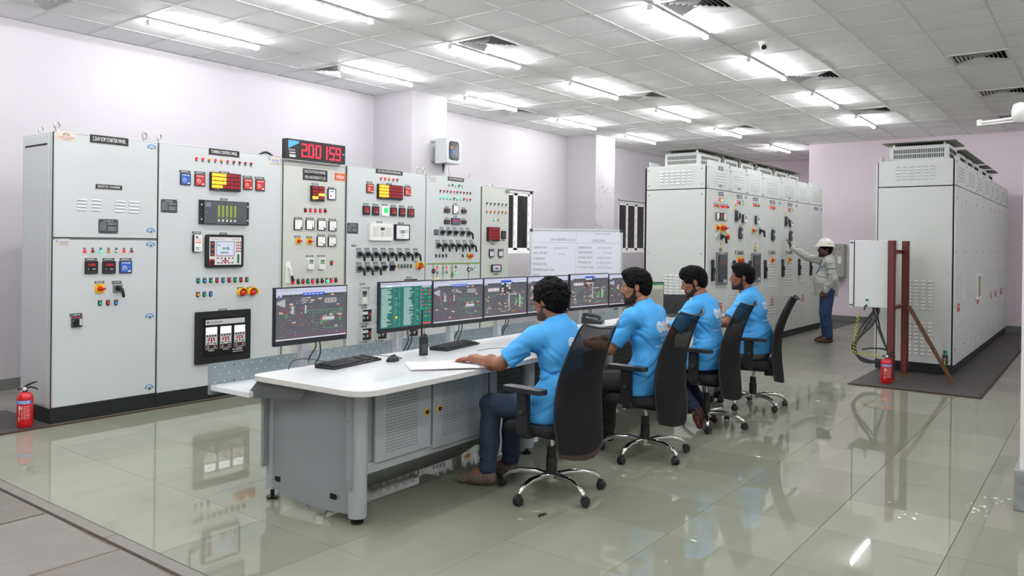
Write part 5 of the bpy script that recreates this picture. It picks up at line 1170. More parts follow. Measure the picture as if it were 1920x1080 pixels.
# ------------------------------------------------------------------ tall cabinet banks
def hood(root, x, y, lx, ly, z, slot_front=True, label=None):
    o = MB().box((-lx / 2, -ly / 2, 0), (lx / 2, ly / 2, .19), G_BANK).build('vent_hood', root, (x, y, z), bevel=.003)
    s = MB()
    n = int(ly * .86 / .02)
    for j in range(2):
        for i in range(n):
            yy = -ly * .43 + (i + .5) * ly * .86 / n; z0 = .035 + j * .062
            s.box((-lx / 2 - .001, yy - .0055, z0), (-lx / 2 + .002, yy + .0055, z0 + .05), GAP)
    n = int(lx * .8 / .02)
    for j in range(2):
        for i in range(n):
            xx = -lx * .4 + (i + .5) * lx * .8 / n; z0 = .035 + j * .062
            s.box((xx - .0055, -ly / 2 - .001, z0), (xx + .0055, -ly / 2 + .002, z0 + .05), GAP)
    tag(s.build('vent_slots', o, sharp=0), kind='stuff')
    c = MB().box((-lx / 2 - .08, -ly / 2 - .08, .225), (lx / 2 + .08, ly / 2 + .08, .229), mat('dull_hood_plate', '#8b8a80', .6)).build('cover_plate', root, (x, y, z))
    if 'spacer' not in DC: DC['spacer'] = MB().cyl((0, 0, .19), (0, 0, .225), .018, STEEL, n=10).mesh('spacer', 40)
    for sx in (-1, 1):
        for sy in (-1, 1): obj('spacer', DC['spacer'], c, (sx * (lx / 2 - .05), sy * (ly / 2 - .05), 0))
    return o
SEAMS1 = [9.896, 10.69, 11.34, 12.0, 12.87, 13.70, 14.36, 15.19]
p = Panel('switchgear_bank', 'long row of tall grey switchgear cabinets behind the seated men', 9.896, 15.19, 4.25, .11, 2.595, .875, G_BANK)
p.front = -.02; SEAM = 2.272
xs_ = [x - 9.896 for x in SEAMS1]; Wb = xs_[-1]
MB().box((.01, .004, .11), (Wb - .01, .87, 2.59), G_BANK).build('body', p.root)
MB().box((0, .0, 0), (Wb, .86, .11), PLINTH).build('plinth', p.root, bevel=.003)
MB().box((-.004, .012, .115), (.006, .872, SEAM - .006), G_BANK).build('side_panel', p.root, bevel=.003)
sp = MB().box((-.004, .012, SEAM + .006), (.006, .872, 2.593), G_BANK).build('side_panel', p.root, bevel=.003)
MB().box((-.0005, .0, .11), (.02, .9, 2.58), GAP).box((.02, .8, .11), (Wb, .874, 2.58), G_BANK).build('seal', p.root)
def side_louvres(root, x, y0, z0, y1, z1, nx, nz, s=-1):
    b = MB(); cw = (y1 - y0) / nx; ch = (z1 - z0) / nz
    for i in range(nx):
        for j in range(nz):
            cy, cz = y0 + cw * (i + .5), z0 + ch * (j + .5); lw = cw * .31; lh = ch * .24
            b.poly([(x, cy - lw, cz + lh), (x, cy + lw, cz + lh), (x + s * .009, cy + lw * .92, cz - lh), (x + s * .009, cy - lw * .92, cz - lh)], G_BANK); b.poly([(x + s * .009, cy - lw * .92, cz - lh), (x + s * .009, cy + lw * .92, cz - lh), (x, cy + lw * .92, cz - lh * 1.15), (x, cy - lw * .92, cz - lh * 1.15)], GAP)
    tag(b.build('louvre', root, sharp=0), kind='stuff')
side_louvres(sp, -.004, .2, 2.33, .69, 2.535, 6, 5)
side_louvres(p.root, -.004, .18, .75, .62, 1.12, 5, 9); side_louvres(p.root, -.004, .18, .2, .62, .6, 5, 9)
scr = MB()
for yy in (.06, .84):
    for zz in (2.2, 1.4, .6, .25, 2.33, 2.54): scr.cyl((-.004, yy, zz), (-.0075, yy, zz), .008, DARK, n=8)
scr.build('screws', p.root)
def front_grille(pan, door, x0, x1, z0, z1, nx, nz, y=-.02):
    b = MB(); cw = (x1 - x0) / nx; ch = (z1 - z0) / nz
    for i in range(nx):
        for j in range(nz):
            cx, cz = x0 + cw * (i + .5), z0 + ch * (j + .5); lw, lh = cw * .24, ch * .22
            b.poly([(cx - lw, y, cz + lh), (cx - lw * .9, y - .007, cz - lh), (cx + lw * .9, y - .007, cz - lh), (cx + lw, y, cz + lh)], G_BANK); b.poly([(cx - lw, y - .0005, cz - lh), (cx - lw, y - .0005, cz - lh * 1.55), (cx + lw, y - .0005, cz - lh * 1.55), (cx + lw, y - .0005, cz - lh)], GAP)
            b.poly([(cx + lw, y, cz + lh), (cx + lw * .9, y - .007, cz - lh), (cx + lw, y - .0005, cz - lh)], G_BANK)
            b.poly([(cx - lw, y, cz + lh), (cx - lw, y - .0005, cz - lh), (cx - lw * .9, y - .007, cz - lh)], G_BANK)
    tag(b.build('louvre_grille', door, sharp=0), kind='stuff')
HINT = [1, 1, 1, 1, 1, 0, 1]
for i in range(7):
    x0, x1 = xs_[i], xs_[i + 1]; w_ = x1 - x0
    d = MB().box((x0 + .004, -.02, .115), (x1 - .004, -.001, SEAM - .005), G_BANK).build('door', p.root, bevel=.005); u = MB().box((x0 + .004, -.02, SEAM + .005), (x1 - .004, -.001, 2.593), G_BANK).build('upper_panel', p.root, bevel=.005)
    front_grille(p, u, x0 + .24 if i == 0 else x0 + w_ * .22, x0 + w_ * .78, 2.34, 2.53, 5, 5)
    if i >= 3:
        front_grille(p, d, x0 + w_ * .25, x0 + w_ * .75, .86, 1.26, 6, 9); front_grille(p, d, x0 + w_ * .25, x0 + w_ * .75, .25, .72, 6, 10)
    elif i == 1: front_grille(p, d, x0 + w_ * .25, x0 + w_ * .75, .3, 1.0, 6, 14)
    s = MB()
    for zz in (2.3, 2.56): s.cyl((x0 + .03, -.02, zz), (x0 + .03, -.024, zz), .008, DARK, n=8).cyl((x1 - .03, -.02, zz), (x1 - .03, -.024, zz), .008, DARK, n=8)
    s.build('screws', u)
# lifting channels along the top edge
for i in range(7): MB().box((xs_[i] + .02, -.005, 2.59), (xs_[i + 1] - .02, .0, 2.66 if i % 2 == 0 else 2.64), G_BANK).build('lifting_rail', p.root, bevel=.002)
MB().box((0, .83, 2.59), (.3, .84, 2.66), G_BANK).build('lifting_rail', p.root, bevel=.002)
for x, lx in ((.52, .76), (1.3, .5), (1.95, .5), (2.75, .66), (3.55, .62), (4.2, .5)): hood(p.root, x, .42, lx, .5, 2.592)
# devices (pixel measured on the cabinet face)
def lab(px, py, w=.1, h=.05, two=True): p.label(px, py, w, h, int(px), two)
for px, py, w, h in ((1349, 316, .17, .05), (1349, 363.5, .17, .05), (1384, 369, .2, .05), (1414, 374, .2, .05), (1446, 379, .24, .05), (1479, 384, .22, .05), (1528, 391.5, .24, .05), (1348.5, 349, .1, .025), (1383.5, 354.5, .1, .025), (1478, 372, .1, .025)): lab(px, py, w, h)
BLUE = mat('blue_maker_tag', '#5a64a0', .5)
for px, py in ((1396, 370), (1459.5, 381), (1491, 386), (1538, 393), (1331, 492), (1371, 493.5), (1401.5, 493), (1430, 491.5), (1463.5, 490), (1495, 489)):
    x, z = p.at(px, py); MB().box((-.04, -.002, -.02), (.04, 0, .02), BLUE).strokes(-.03, -.006, .03, .008, -.0023, W_, seed=int(px)).build('maker_tag', p.root, (x, p.front, z))
S_ = .022
p.lamps((1345.5, 375), (1353, 376), 'RYB', S_, 'over'); p.lamps((1336.5, 385.5), (1361, 388.5), 'RgyRrRRg', S_, 'over'); p.lamps((1380, 380), (1390, 381.5), 'RrGy', S_, 'over'); p.lamps((1410, 384.5), (1419, 386), 'Rryg', S_, 'over'); p.lamps((1441.5, 389), (1450, 390.5), 'RRry', S_, 'over'); p.lamps((1475.5, 394), (1482.5, 394.5), 'RrGy', S_, 'over')
for q in ((1339, 398, 1345, 413), (1353, 399.5, 1358.5, 414)): p.analog(*q, .3)
p.digital(1346, 399, 1352, 413.5, '440', 2, DARK)
p.camswitch(1341.5, 427, .09); p.camswitch(1356, 428, .09); p.estop(1350, 427.5, .1, False); p.estop(1360, 444.5, .1, False)
p.pistol(1349.5, 443.5, .1); p.pistol(1422, 433, .1); p.camswitch(1408.5, 432, .08)
for px, py in ((1341.5, 442.5), (1414.5, 432)): x, z = p.at(px, py); MB().cyl((0, 0, 0), (0, -.02, 0), .035, mat('pale_indicator', '#d8ded6', .4), n=16).rect(-.012, -.03, .012, .03, -.0205, lin('#3a6a4a')).build('position_indicator', p.root, (x, p.front, z))
for px, py in ((1378, 405), (1471, 415)):
    x, z = p.at(px, py); o = MB().rbox((-.06, -.02, -.08), (.03, 0, .08), DARK, .012).build('isolator_switch', p.root, (x, p.front, z)); MB().lathe([(.05, 0), (.056, .008), (.056, .02), (.04, .024), (.036, .012)], mat('grey_dial', '#8a8d8c', .4), 18, (.03, -.02, 0), 1).box((.02, -.055, -.035), (.04, -.035, .035), DARK).build('handle', o)
for q in ((1388, 402, 1394, 417.5), (1412.5, 405, 1417.5, 420), (1477, 413, 1481.5, 425)):
    x, z, w_, h_ = p.ext(*q); b = MB().rbox((-w_ / 2, -.03, -h_ / 2), (w_ / 2, 0, h_ / 2), DARK, .01).rbox((-w_ * .3, -.036, -h_ * .45), (w_ * .5, -.02, h_ * .45), WHITEP, .008); b.rect(-w_ * .05, -h_ * .1, w_ * .35, h_ * .3, -.0365, lin('#4a4f52')); b.build('protection_relay', p.root, (x, p.front, z))
for q in ((1381.5, 426, 1388.5, 448.5), (1443, 430.5, 1449.5, 451), (1476.5, 433, 1482.5, 452)):
    x, z, w_, h_ = p.ext(*q); b = MB().rbox((-w_ / 2, -.018, -h_ / 2), (w_ / 2, 0, h_ / 2), DARK, w_ * .3, n=5).rbox((-w_ * .32, -.028, -h_ * .4), (w_ * .32, -.012, h_ * .4), mat('charcoal', '#4a4e52', .4), w_ * .25, n=5); b.rect(w_ * .05, -h_ * .05, w_ * .28, h_ * .18, -.0285, W_).rect(w_ * .05, -h_ * .26, w_ * .24, -h_ * .14, -.0285, lin('#8a4a3a')); b.build('rotary_isolator', p.root, (x, p.front, z)); p.label((q[0] + q[2]) / 2, q[1] - 2.5, .05, .025)
YW = mat('warning_yellow', '#e8b820', .5); WS = mat('warning_white', '#efefe8', .5)
for px, py in ((1376.5, 387), (1348.5, 459), (1413.5, 458.5), (1470.5, 402)):
    x, z = p.at(px, py); b = MB().box((-.032, -.002, -.02), (.032, 0, .09), WS).box((-.032, -.002, -.075), (.032, 0, -.022), YW); b.poly([(-.028, -.0024, -.01), (.028, -.0024, -.01), (0, -.0024, .07)], PRINT, lin('#e0b020')); b.poly([(-.012, -.0027, 0), (.012, -.0027, 0), (.002, -.0027, .045), (-.004, -.0027, .045)], PRINT, K_); b.strokes(-.024, -.055, .024, -.045, -.0024, K_, seed=3); b.build('warning_sign', p.root, (x, p.front, z))
p.label(1348.5, 469, .1, .03); p.label(1413.5, 470, .1, .03)
for q in ((1339, 473, 1359.5, 534), (1405.5, 474.5, 1422, 529)):
    x, z, w_, h_ = p.ext(*q); b = MB().box((-w_ / 2, -.02, -h_ / 2), (w_ / 2, 0, h_ / 2), mat('breaker_frame', '#7d8082', .45)).box((-w_ * .38, -.03, -h_ * .4), (w_ * .38, -.01, h_ * .42), DARK).box((-w_ * .36, -.034, h_ * .1), (w_ * .36, -.02, h_ * .4), mat('charcoal', '#4a4e52', .4))
    b.rect(-w_ * .35, h_ * .17, w_ * .35, h_ * .195, -.0345, lin('#c03038')); b.rect(-w_ * .18, h_ * .45, w_ * .22, h_ * .485, -.0205, lin('#b8b8ba')); b.box((-w_ * .3, -.04, -h_ * .36), (w_ * .02, -.028, -h_ * .16), mat('charcoal', '#4a4e52', .4))
    b.rect(w_ * .06, h_ * .02, w_ * .14, h_ * .06, -.0345, lin('#c03038')).rect(w_ * .05, -h_ * .1, w_ * .13, -h_ * .06, -.0345, lin('#38905a')); b.disc(w_ * .1, -h_ * .38, w_ * .06, -.0305, W_).disc(w_ * .26, -h_ * .38, w_ * .06, -.0305, W_); b.build('circuit_breaker', p.root, (x, p.front, z))
for c, a, n in (((1377, 474), (1391, 474.5), 5), ((1439.5, 474), (1451, 474), 5), ((1472.5, 474), (1482.5, 474), 5)): p.buttons(c, a, 'wexbw' if n == 5 else 'we', .022)
for px, py in ((1382, 488.5), (1444.5, 487.5), (1477, 487)): p.camswitch(px, py, .1)
p.estop(1387.5, 488.5, .1, False)
for px, py in ((1332.5, 505), (1373, 505), (1403, 505), (1431.5, 503), (1464.5, 501), (1495.5, 499), (1517, 500)):
    x, z = p.at(px, py); o = MB().rbox((-.035, -.02, -.16), (.035, 0, .13), BLACK, .015).build('door_handle', p.root, (x, p.front, z)); MB().rbox((-.02, -.04, -.05), (.022, -.02, .02), BLACK, .008).rbox((-.022, -.035, -.15), (.022, -.015, -.02), DARK, .01).build('lever', o)
RS = mat('red_warning_sticker', '#b8323a', .5)
for px, py in ((1347.5, 577), (1445, 565), (1502.5, 557)):
    x, z = p.at(px, py); b = MB().box((-.06, -.002, -.065), (.06, 0, .065), RS); b.rect(-.045, .03, .045, .05, -.0024, lin('#e8b0b0')).rect(-.04, -.05, -.005, .015, -.0024, lin('#e8b0b0')).rect(.01, -.04, .045, .01, -.0024, lin('#d88a8a')); b.build('danger_sticker', p.root, (x, p.front, z))
# second bank
p2 = Panel('switchgear_bank', 'row of tall pale grey cabinets seen from its louvred rear, far right', 10.57, 16.72, 1.44, .11, 2.57, .862, G_BANK)
W2 = 16.72 - 10.57; p2.front = -.02
MB().box((.012, .004, .11), (W2, .85, 2.56), G_BANK).build('body', p2.root); MB().box((.01, .0, 0), (W2, .85, .11), PLINTH).build('plinth', p2.root, bevel=.003)
MB().box((.0, .014, .115), (.012, .83, 2.24), G_BANK).build('end_panel', p2.root, bevel=.003); u = MB().box((.0, .014, 2.252), (.012, .83, 2.565), G_BANK).build('end_panel', p2.root, bevel=.003)
MB().box((.004, .0, .11), (.03, .84, 2.56), GAP).box((.01, .835, .11), (.03, .862, 2.54), G_BANK).build('seal', p2.root)
side_louvres(u, .0, .2, 2.325, .65, 2.515, 6, 5)
el = [o for o in p2.root.children if o.name.startswith('end_panel')][0]
side_louvres(el, .0, .2, .75, .58, 1.12, 5, 9); side_louvres(el, .0, .2, .2, .58, .62, 5, 9)
s = MB()
for yy in (.05, .8):
    for zz in (2.2, 1.2, .2, 2.3, 2.52, .65): s.cyl((0, yy, zz), (-.004, yy, zz), .009, STEEL, n=8)
s.build('screws', p2.root)
XS2 = [0.0]
for px in (1806, 1826, 1839, 1853, 1861, 1871, 1882): X, z = on_y(px, 480, 1.44); XS2.append(X - 10.57)
XS2.append(W2)
for i in range(len(XS2) - 1):
    x0, x1 = XS2[i], XS2[i + 1]; w_ = x1 - x0
    d = MB().box((x0 + .006, -.02, .115), (x1 - .006, -.001, 2.243), G_BANK).build('rear_panel', p2.root, bevel=.004); u = MB().box((x0 + .006, -.02, 2.252), (x1 - .006, -.001, 2.568), G_BANK).build('upper_panel', p2.root, bevel=.004)
    front_grille(p2, u, x0 + w_ * .22, x0 + w_ * .8, 2.31, 2.5, 5, 5)
    if i != 2: front_grille(p2, d, x0 + w_ * .2, x0 + w_ * .75, .86, 1.22, 6, 10); front_grille(p2, d, x0 + w_ * .2, x0 + w_ * .75, .25, .72, 6, 11)
    else:
        b = MB().box((x0 + w_ * .2, -.03, .8), (x0 + w_ * .8, -.02, 1.15), WHITEP).box((x0 + w_ * .3, -.031, .83), (x0 + w_ * .72, -.025, 1.12), mat('vent_filter', '#a59f8e', .7)); b.build('filter_vent', d)
    if i in (0, 2, 4, 5, 6): MB().box((x0 + w_ * .25, -.022, .735), (x0 + w_ * .5, -.02, .83), RS).rect(x0 + w_ * .3, .79, x0 + w_ * .45, .81, -.0224, lin('#e8b0b0')).build('danger_sticker', d)
    s = MB()
    for zz in (.3, .8, 1.45, 2.1, 2.29, 2.53): s.cyl((x0 + .03, -.02, zz), (x0 + .03, -.025, zz), .009, DARK, n=8)
    s.build('screws', d)
hood(p2.root, .52, .42, .66, .66, 2.575)
for x in (1.5, 2.2, 2.9, 3.8, 4.7): hood(p2.root, x, .42, .56, .62, 2.56)
MB().box((.02, .8, 2.565), (.34, .81, 2.64), G_BANK).build('lifting_rail', p2.root); MB().box((.02, .0, 2.565), (.34, .01, 2.6), G_BANK).build('lifting_rail', p2.root)
p2.root.location.z = .0125
x, z = on_x(1772, 675, 10.57); b = MB().box((-.012, -.03, -.06), (0, .03, .05), DARK).box((-.014, -.02, .06), (0, .02, .1), mat('green_tag', '#1f8a4a', .5)).cyl((-.012, 0, 0), (-.02, 0, 0), .015, STEEL, n=10)
o = b.build('earth_terminal', p2.root, (.0, x - 1.44, z)); MB().tube([(-.015, .0, -.02), (-.03, .0, -.08), (-.03, -.01, -.14), (-.02, -.02, -.17)], .007, mat('yellow_green_wire', '#c8c830', .5), 8).build('earth_wire', o)
# ------------------------------------------------------------------ brown steel frame with the white box
BR = mat('brown_oxide_paint', '#6a2f2b', .55, noise=.12, nscale=8); RUST = mat('rusty_steel', '#6b4a30', .7, noise=.3, nscale=12)
t = thing('steel_frame', 'brown painted steel channel frame with a slanting brace in front of the far cabinets', 'frame', (9.72, 1.86, .01))
def channel(mb, a, b_, w, d, m, ax): pass
for i, (x, y_) in enumerate(((0, .075), (.55, .035))):
    MB().box((x - .04, -.037, 0), (x - .03, .037, 1.582), BR).box((x - .04, -.037, 0), (x + .03, -.03, 1.582), BR).box((x - .04, .03, 0), (x + .03, .037, 1.582), BR).build('channel_post', t, (0, y_, 0), bevel=.002)
    MB().box((x - .07, y_ - .07, .0005), (x + .07, y_ + .1, .008), RUST).cyl((x - .05, y_ - .055, .008), (x - .05, y_ - .055, .022), .01, RUST, n=6).cyl((x - .05, y_ + .08, .008), (x - .05, y_ + .08, .022), .01, RUST, n=6).build('base_plate', t)
for z in (1.47, .83): MB().box((-.03, .03, z), (.52, .07, z + .008), BR).box((-.03, .065, z - .04), (.52, .073, z + .008), BR).build('cross_bar', t)
a = Vector((.14, -.055, .83)); e = Vector((.17, -.5, .005)); dv = (e - a).normalized(); nv = Vector((1, 0, 0))
b = MB(); q = dv.cross(nv).normalized()
for off, th in ((Vector((0, 0, 0)), (nv * .055, q * .006)), (Vector((0, 0, 0)), (nv * .006, q * .045))):
    pts = [a, a + th[0], a + th[0] + th[1], a + th[1]]; pts2 = [p_ + (e - a) for p_ in pts]; k = len(b.v); b.v += [tuple(p_) for p_ in pts + pts2]
    for f in ((3, 2, 1, 0), (4, 5, 6, 7), (0, 1, 5, 4), (1, 2, 6, 5), (2, 3, 7, 6), (3, 0, 4, 7)): b.face([k + i for i in f], RUST)
b.build('brace', t)
t = thing('control_box', 'white wall box bolted to the brown steel frame, cables hanging below', 'box', (9.74, 1.98, .82))
WB = mat('box_white_paint', '#e3e5e6', .4)
MB().box((0, 0, 0), (.52, .36, .77), WB).build('case', t, bevel=.005); MB().box((-.004, .37, -.005), (.524, .418, .775), WB).build('door', t, bevel=.004); MB().box((.004, .36, .004), (.516, .37, .766), GAP).build('door_seal', t)
b = MB()
for zz in (.02, .745): b.cyl((-.006, .375, zz), (-.006, .41, zz), .007, DARK, n=8)
b.build('hinge', t); MB().box((-.003, .195, .06), (0, .245, .11), WHITEP).cyl((-.003, .22, .085), (-.006, .22, .085), .016, mat('green_tag', '#1f8a4a', .5), n=12).build('earth_sticker', t)
MB().cyl((-.0, .22, .02), (-.03, .22, .03), .008, STEEL).tube([(-.03, .22, .03), (-.04, .235, .0), (-.035, .24, -.03)], .01, mat('blue_lug', '#2a3a5a', .5), 8).build('earth_stud', t)
t2 = thing('cable_bundle', 'grey cables and a coiled yellow green earth wire hanging under the white box', 'cable', (9.80, 2.15, .815))
CB = mat('grey_cable_sheath', '#3d4042', .55); rnd = random.Random(4)
for i in range(5):
    x0, y0 = rnd.uniform(0, .2), rnd.uniform(-.06, .06); s_ = rnd.uniform(-.03, .03)
    pts = [(x0, y0, .0), (x0, y0 + .0, -.06), (x0 * .7 - .02, y0 + .07 + s_, -.2), (-.03, .17 + s_, -.38), (-.04, .19 + s_, -.5), (-.02, .12, -.6 + s_), (.02, .0, -.63 + s_ * .6), (.06, -.12, -.6), (.1, -.16, -.55)]
    sp_ = []
    for k in range(len(pts) - 1):
        for f in (0, .33, .66):
            pm = [pts[max(k - 1, 0)], pts[k], pts[k + 1], pts[min(k + 2, len(pts) - 1)]]; t_ = f
            sp_.append(tuple(.5 * ((2 * pm[1][c]) + (-pm[0][c] + pm[2][c]) * t_ + (2 * pm[0][c] - 5 * pm[1][c] + 4 * pm[2][c] - pm[3][c]) * t_ * t_ + (-pm[0][c] + 3 * pm[1][c] - 3 * pm[2][c] + pm[3][c]) * t_ ** 3) for c in range(3)))
    sp_.append(pts[-1]); MB().tube(sp_, .011 + .003 * (i % 2), CB, 8).build('cable', t2)
for q in ([(.05, .12, -.5), (.0, .02, -.47), (.03, -.1, -.47), (.1, -.16, -.5)], [(.12, .02, 0), (.1, -.02, -.2), (.1, -.1, -.4), (.1, -.15, -.52)], [(.15, .0, 0), (.13, -.05, -.25), (.12, -.12, -.45), (.12, -.16, -.56)]): MB().tube(q, .01, CB, 8).build('cable', t2)
pts = []
for i in range(230):
    f = i / 229; base = Vector((-.06, .13 + .05 * math.sin(f * 2.4) + (0 if f < .62 else -(f - .62) * .72), -.03 - .5 * min(f / .62, 1) - (0 if f < .62 else .05 * (f - .62)))); a_ = i * 2 * PI / 11
    if f < .62: pts.append(tuple(base + Vector((math.cos(a_), math.sin(a_), 0)) * .017))
    else: pts.append(tuple(base + Vector((math.cos(a_), 0, math.sin(a_))) * .017))
MB().tube(pts, .004, mat('yellow_green_wire', '#c8c830', .5), 5).build('earth_coil', t2)
# grey door box on the end wall
t = thing('wall_cabinet', 'grey metal box with faded red marks on the end wall behind the standing man', 'box', (16.72, 4.38, 1.25))
GB = mat('greenish_grey_paint', '#a4a8a0', .5, noise=.05, nscale=5)
MB().box((0, -.155, -.33), (.225, .155, .33), GB).build('case', t, bevel=.004); d = MB().box((-.03, -.16, -.335), (-.004, .16, .335), GB).build('door', t, bevel=.003)
MB().box((-.033, -.11, -.06), (-.03, -.05, .08), WHITEP).build('paper_tag', d); b = MB()
for yy, zz in ((.0, .2), (-.09, .22), (.03, .12)):
    for k in range(4): a_ = k * .9; b.box((-.0315, yy - .004 + .012 * math.cos(a_), zz - .02 + .012 * k), (-.03, yy + .004 + .012 * math.cos(a_), zz + .02 + .012 * k), mat('faded_red', '#b0604e', .6))
tag(b.build('faded_marks', d), kind='stuff')

# ------------------------------------------------------------------ office chairs
SEATM = mat('charcoal_fabric', '#26262a', .9, bump=.25, bscale=220); PLA = mat('chair_black_plastic', '#212225', .42)
def mesh_mat():
    m = bpy.data.materials.new('black_chair_mesh'); m.use_nodes = True; nt = m.node_tree; b = nt.nodes['Principled BSDF']; out = nt.nodes['Material Output']
    b.inputs['Base Color'].default_value = (.018, .017, .018, 1); b.inputs['Roughness'].default_value = .9; b.inputs['Specular IOR Level'].default_value = .12
    n = nt.nodes.new('ShaderNodeTexNoise'); n.inputs['Scale'].default_value = 3.0; n.inputs['Detail'].default_value = 5
    tc = nt.nodes.new('ShaderNodeTexCoord'); nt.links.new(tc.outputs['Object'], n.inputs['Vector'])
    cr_ = nt.nodes.new('ShaderNodeMapRange'); cr_.inputs['From Min'].default_value = .55; cr_.inputs['From Max'].default_value = .85; nt.links.new(n.outputs[0], cr_.inputs[0])
    mx = nt.nodes.new('ShaderNodeMix'); mx.data_type = 'RGBA'; mx.inputs['A'].default_value = (.016, .015, .015, 1); mx.inputs['B'].default_value = (.05, .04, .034, 1)
    nt.links.new(cr_.outputs[0], mx.inputs['Factor']); nt.links.new(mx.outputs['Result'], b.inputs['Base Color'])
    tr = nt.nodes.new('ShaderNodeBsdfTransparent'); ms = nt.nodes.new('ShaderNodeMixShader'); sx = nt.nodes.new('ShaderNodeSeparateXYZ'); nt.links.new(tc.outputs['Object'], sx.inputs[0]); tz = nt.nodes.new('ShaderNodeMapRange'); tz.inputs['From Min'].default_value = .72; tz.inputs['From Max'].default_value = 1.05; tz.inputs['To Min'].default_value = .012; tz.inputs['To Max'].default_value = .13; nt.links.new(sx.outputs['Z'], tz.inputs[0]); nt.links.new(tz.outputs[0], ms.inputs[0])
    nt.links.new(b.outputs[0], ms.inputs[1]); nt.links.new(tr.outputs[0], ms.inputs[2]); nt.links.new(ms.outputs[0], out.inputs[0]); return m
MESHM = mesh_mat(); HEM = mat('frayed_hem', '#3d2f29', .9, noise=.4, nscale=40)
def back_surface():
    rows = [(.285, -.235, .205), (.33, -.228, .222), (.45, -.212, .235), (.58, -.206, .232), (.70, -.215, .222), (.82, -.25, .208), (.94, -.30, .195), (1.03, -.345, .186), (1.055, -.362, .178)]
    return rows
def chair_parts():
    P = {}; P['seat'] = MB()
    s = P['seat']; n = 28; prof = [(0.0, .385), (.9, .385), (.97, .40), (1.0, .42), (.97, .445), (.85, .452), (0.0, .448)]
    k0 = len(s.v)
    for r, z in prof:
        for j in range(n):
            a = 2 * PI * j / n; ex = .235 * math.copysign(abs(math.cos(a)) ** .6, math.cos(a)); ey = .235 * math.copysign(abs(math.sin(a)) ** .6, math.sin(a))
            s.v.append((ex * r, ey * r + .03, z - (.05 * max(0, (ey * r - .14) / .1) if ey * r > .14 else 0)))
    for i in range(len(prof) - 1):
        for j in range(n): q = (j + 1) % n; s.face((k0 + i * n + j, k0 + i * n + q, k0 + i * n + n + q, k0 + i * n + n + j), SEATM)
    P['seat'] = s.mesh('seat', 60)
    b = MB(); rows = back_surface(); NZ = 30; NX = 16; k0 = 0
    for i in range(NZ + 1):
        f = i / NZ * (len(rows) - 1); a = min(int(f), len(rows) - 2); t = f - a
        z, y, w = [rows[a][c] * (1 - t) + rows[a + 1][c] * t for c in range(3)]
        for j in range(NX + 1):
            u = -1 + 2 * j / NX; sag = 0 if i < NZ else 0
            dip = -.03 * (1 - u * u) * max(0, (i - NZ * .9) / (NZ * .1)) + .0 * sag
            bot = -.035 * (1 - u * u) * max(0, 1 - i / (NZ * .25))
            b.v.append((u * w, y - .055 * (1 - u * u) + .012, z + dip + bot))
    for i in range(NZ):
        for j in range(NX): q = i * (NX + 1) + j; b.face((q, q + 1, q + NX + 2, q + NX + 1), HEM if i < 2 else MESHM)
    P['backrest_frayed'] = b.mesh('backrest', 180)
    b.mi = [b.mats.index(MESHM)] * len(b.mi); P['backrest'] = b.mesh('backrest', 180)
    f_ = MB(); top = [b.v[NZ * (NX + 1) + j] for j in range(NX + 1)]; le = [b.v[i * (NX + 1)] for i in range(0, NZ + 1, 2)]; ri = [b.v[i * (NX + 1) + NX] for i in range(0, NZ + 1, 2)]
    f_.tube(le + top[1:] + ri[::-1][1:], .0062, PLA, 8)
    P['frame'] = f_.mesh('back_frame', 60)
    sp_ = MB().tube([(0, -.05, .37), (0, -.15, .362), (0, -.225, .37), (0, -.245, .40)], [.022, .024, .02, .012], PLA, 8); P['spine'] = sp_.mesh('back_bracket', 60)
    def arm(s):
        pd = MB().rbox((s * .275 - .042, -.155, .645), (s * .275 + .042, .135, .672), PLA, .028, 2, 4); po = MB().rbox((s * .275 - .014, -.04, .40), (s * .275 + .014, .04, .648), PLA, .012, 0).box((s * .275 - .02, -.034, .52), (s * .275 + .02, .034, .64), PLA).rbox((min(s * .15, s * .275), -.035, .375), (max(s * .15, s * .275), .035, .40), PLA, .01, 2)
        po.cyl((s * .295, 0, .53), (s * .303, 0, .53), .014, DARK, n=12).cyl((s * .255, 0, .53), (s * .247, 0, .53), .014, DARK, n=12)
        return po.mesh('armrest', 40), pd.mesh('arm_pad', 40)
    P['arm'] = [arm(-1), arm(1)]
    me = MB().box((-.09, -.12, .345), (.09, .1, .386), PLA).cyl((.12, .0, .36), (.26, .0, .35), .007, PLA).rbox((.05, -.17, .29), (.11, -.09, .35), PLA, .02, 2); P['mechanism'] = me.mesh('tilt_mechanism', 40)
    gl = MB().cyl((0, 0, .115), (0, 0, .22), .034, PLA, n=18).cyl((0, 0, .2), (0, 0, .28), .028, PLA, n=18).cyl((0, 0, .27), (0, 0, .35), .014, CHROME, n=16); P['gas_lift'] = gl.mesh('gas_lift', 50)
    hub = MB().lathe([(.03, .07), (.045, .075), (.048, .12), (.036, .128)], CHROME, 20); P['hub'] = hub.mesh('base_hub', 50)
    ar = MB(); ar.tube([(.03, 0, .108), (.1, 0, .118), (.2, 0, .116), (.27, 0, .098), (.305, 0, .074), (.312, 0, .064)], [.02, .02, .018, .017, .016, .013], CHROME, 10); P['base_arm'] = ar.mesh('base_arm', 60)
    ca = MB().cyl((0, 0, .05), (0, 0, .07), .006, STEEL, n=8)
    hd = [(.0, -.03), (.0, .03)]
    ca.lathe([(.02, -.012), (.027, -.012), (.0285, 0), (.027, .012), (.02, .012)], PLA, 16, (.012, 0, .034), 1).box((-.008, -.006, .03), (.022, .006, .062), PLA)
    P['caster'] = ca.mesh('caster', 40); wl = MB()
    for s in (-1, 1): wl.cyl((.012, s * .008, .0255), (.012, s * .022, .0255), .0255, RUBBER, .023, 18)
    P['wheel'] = wl.mesh('wheel', 40); return P
CP = chair_parts()
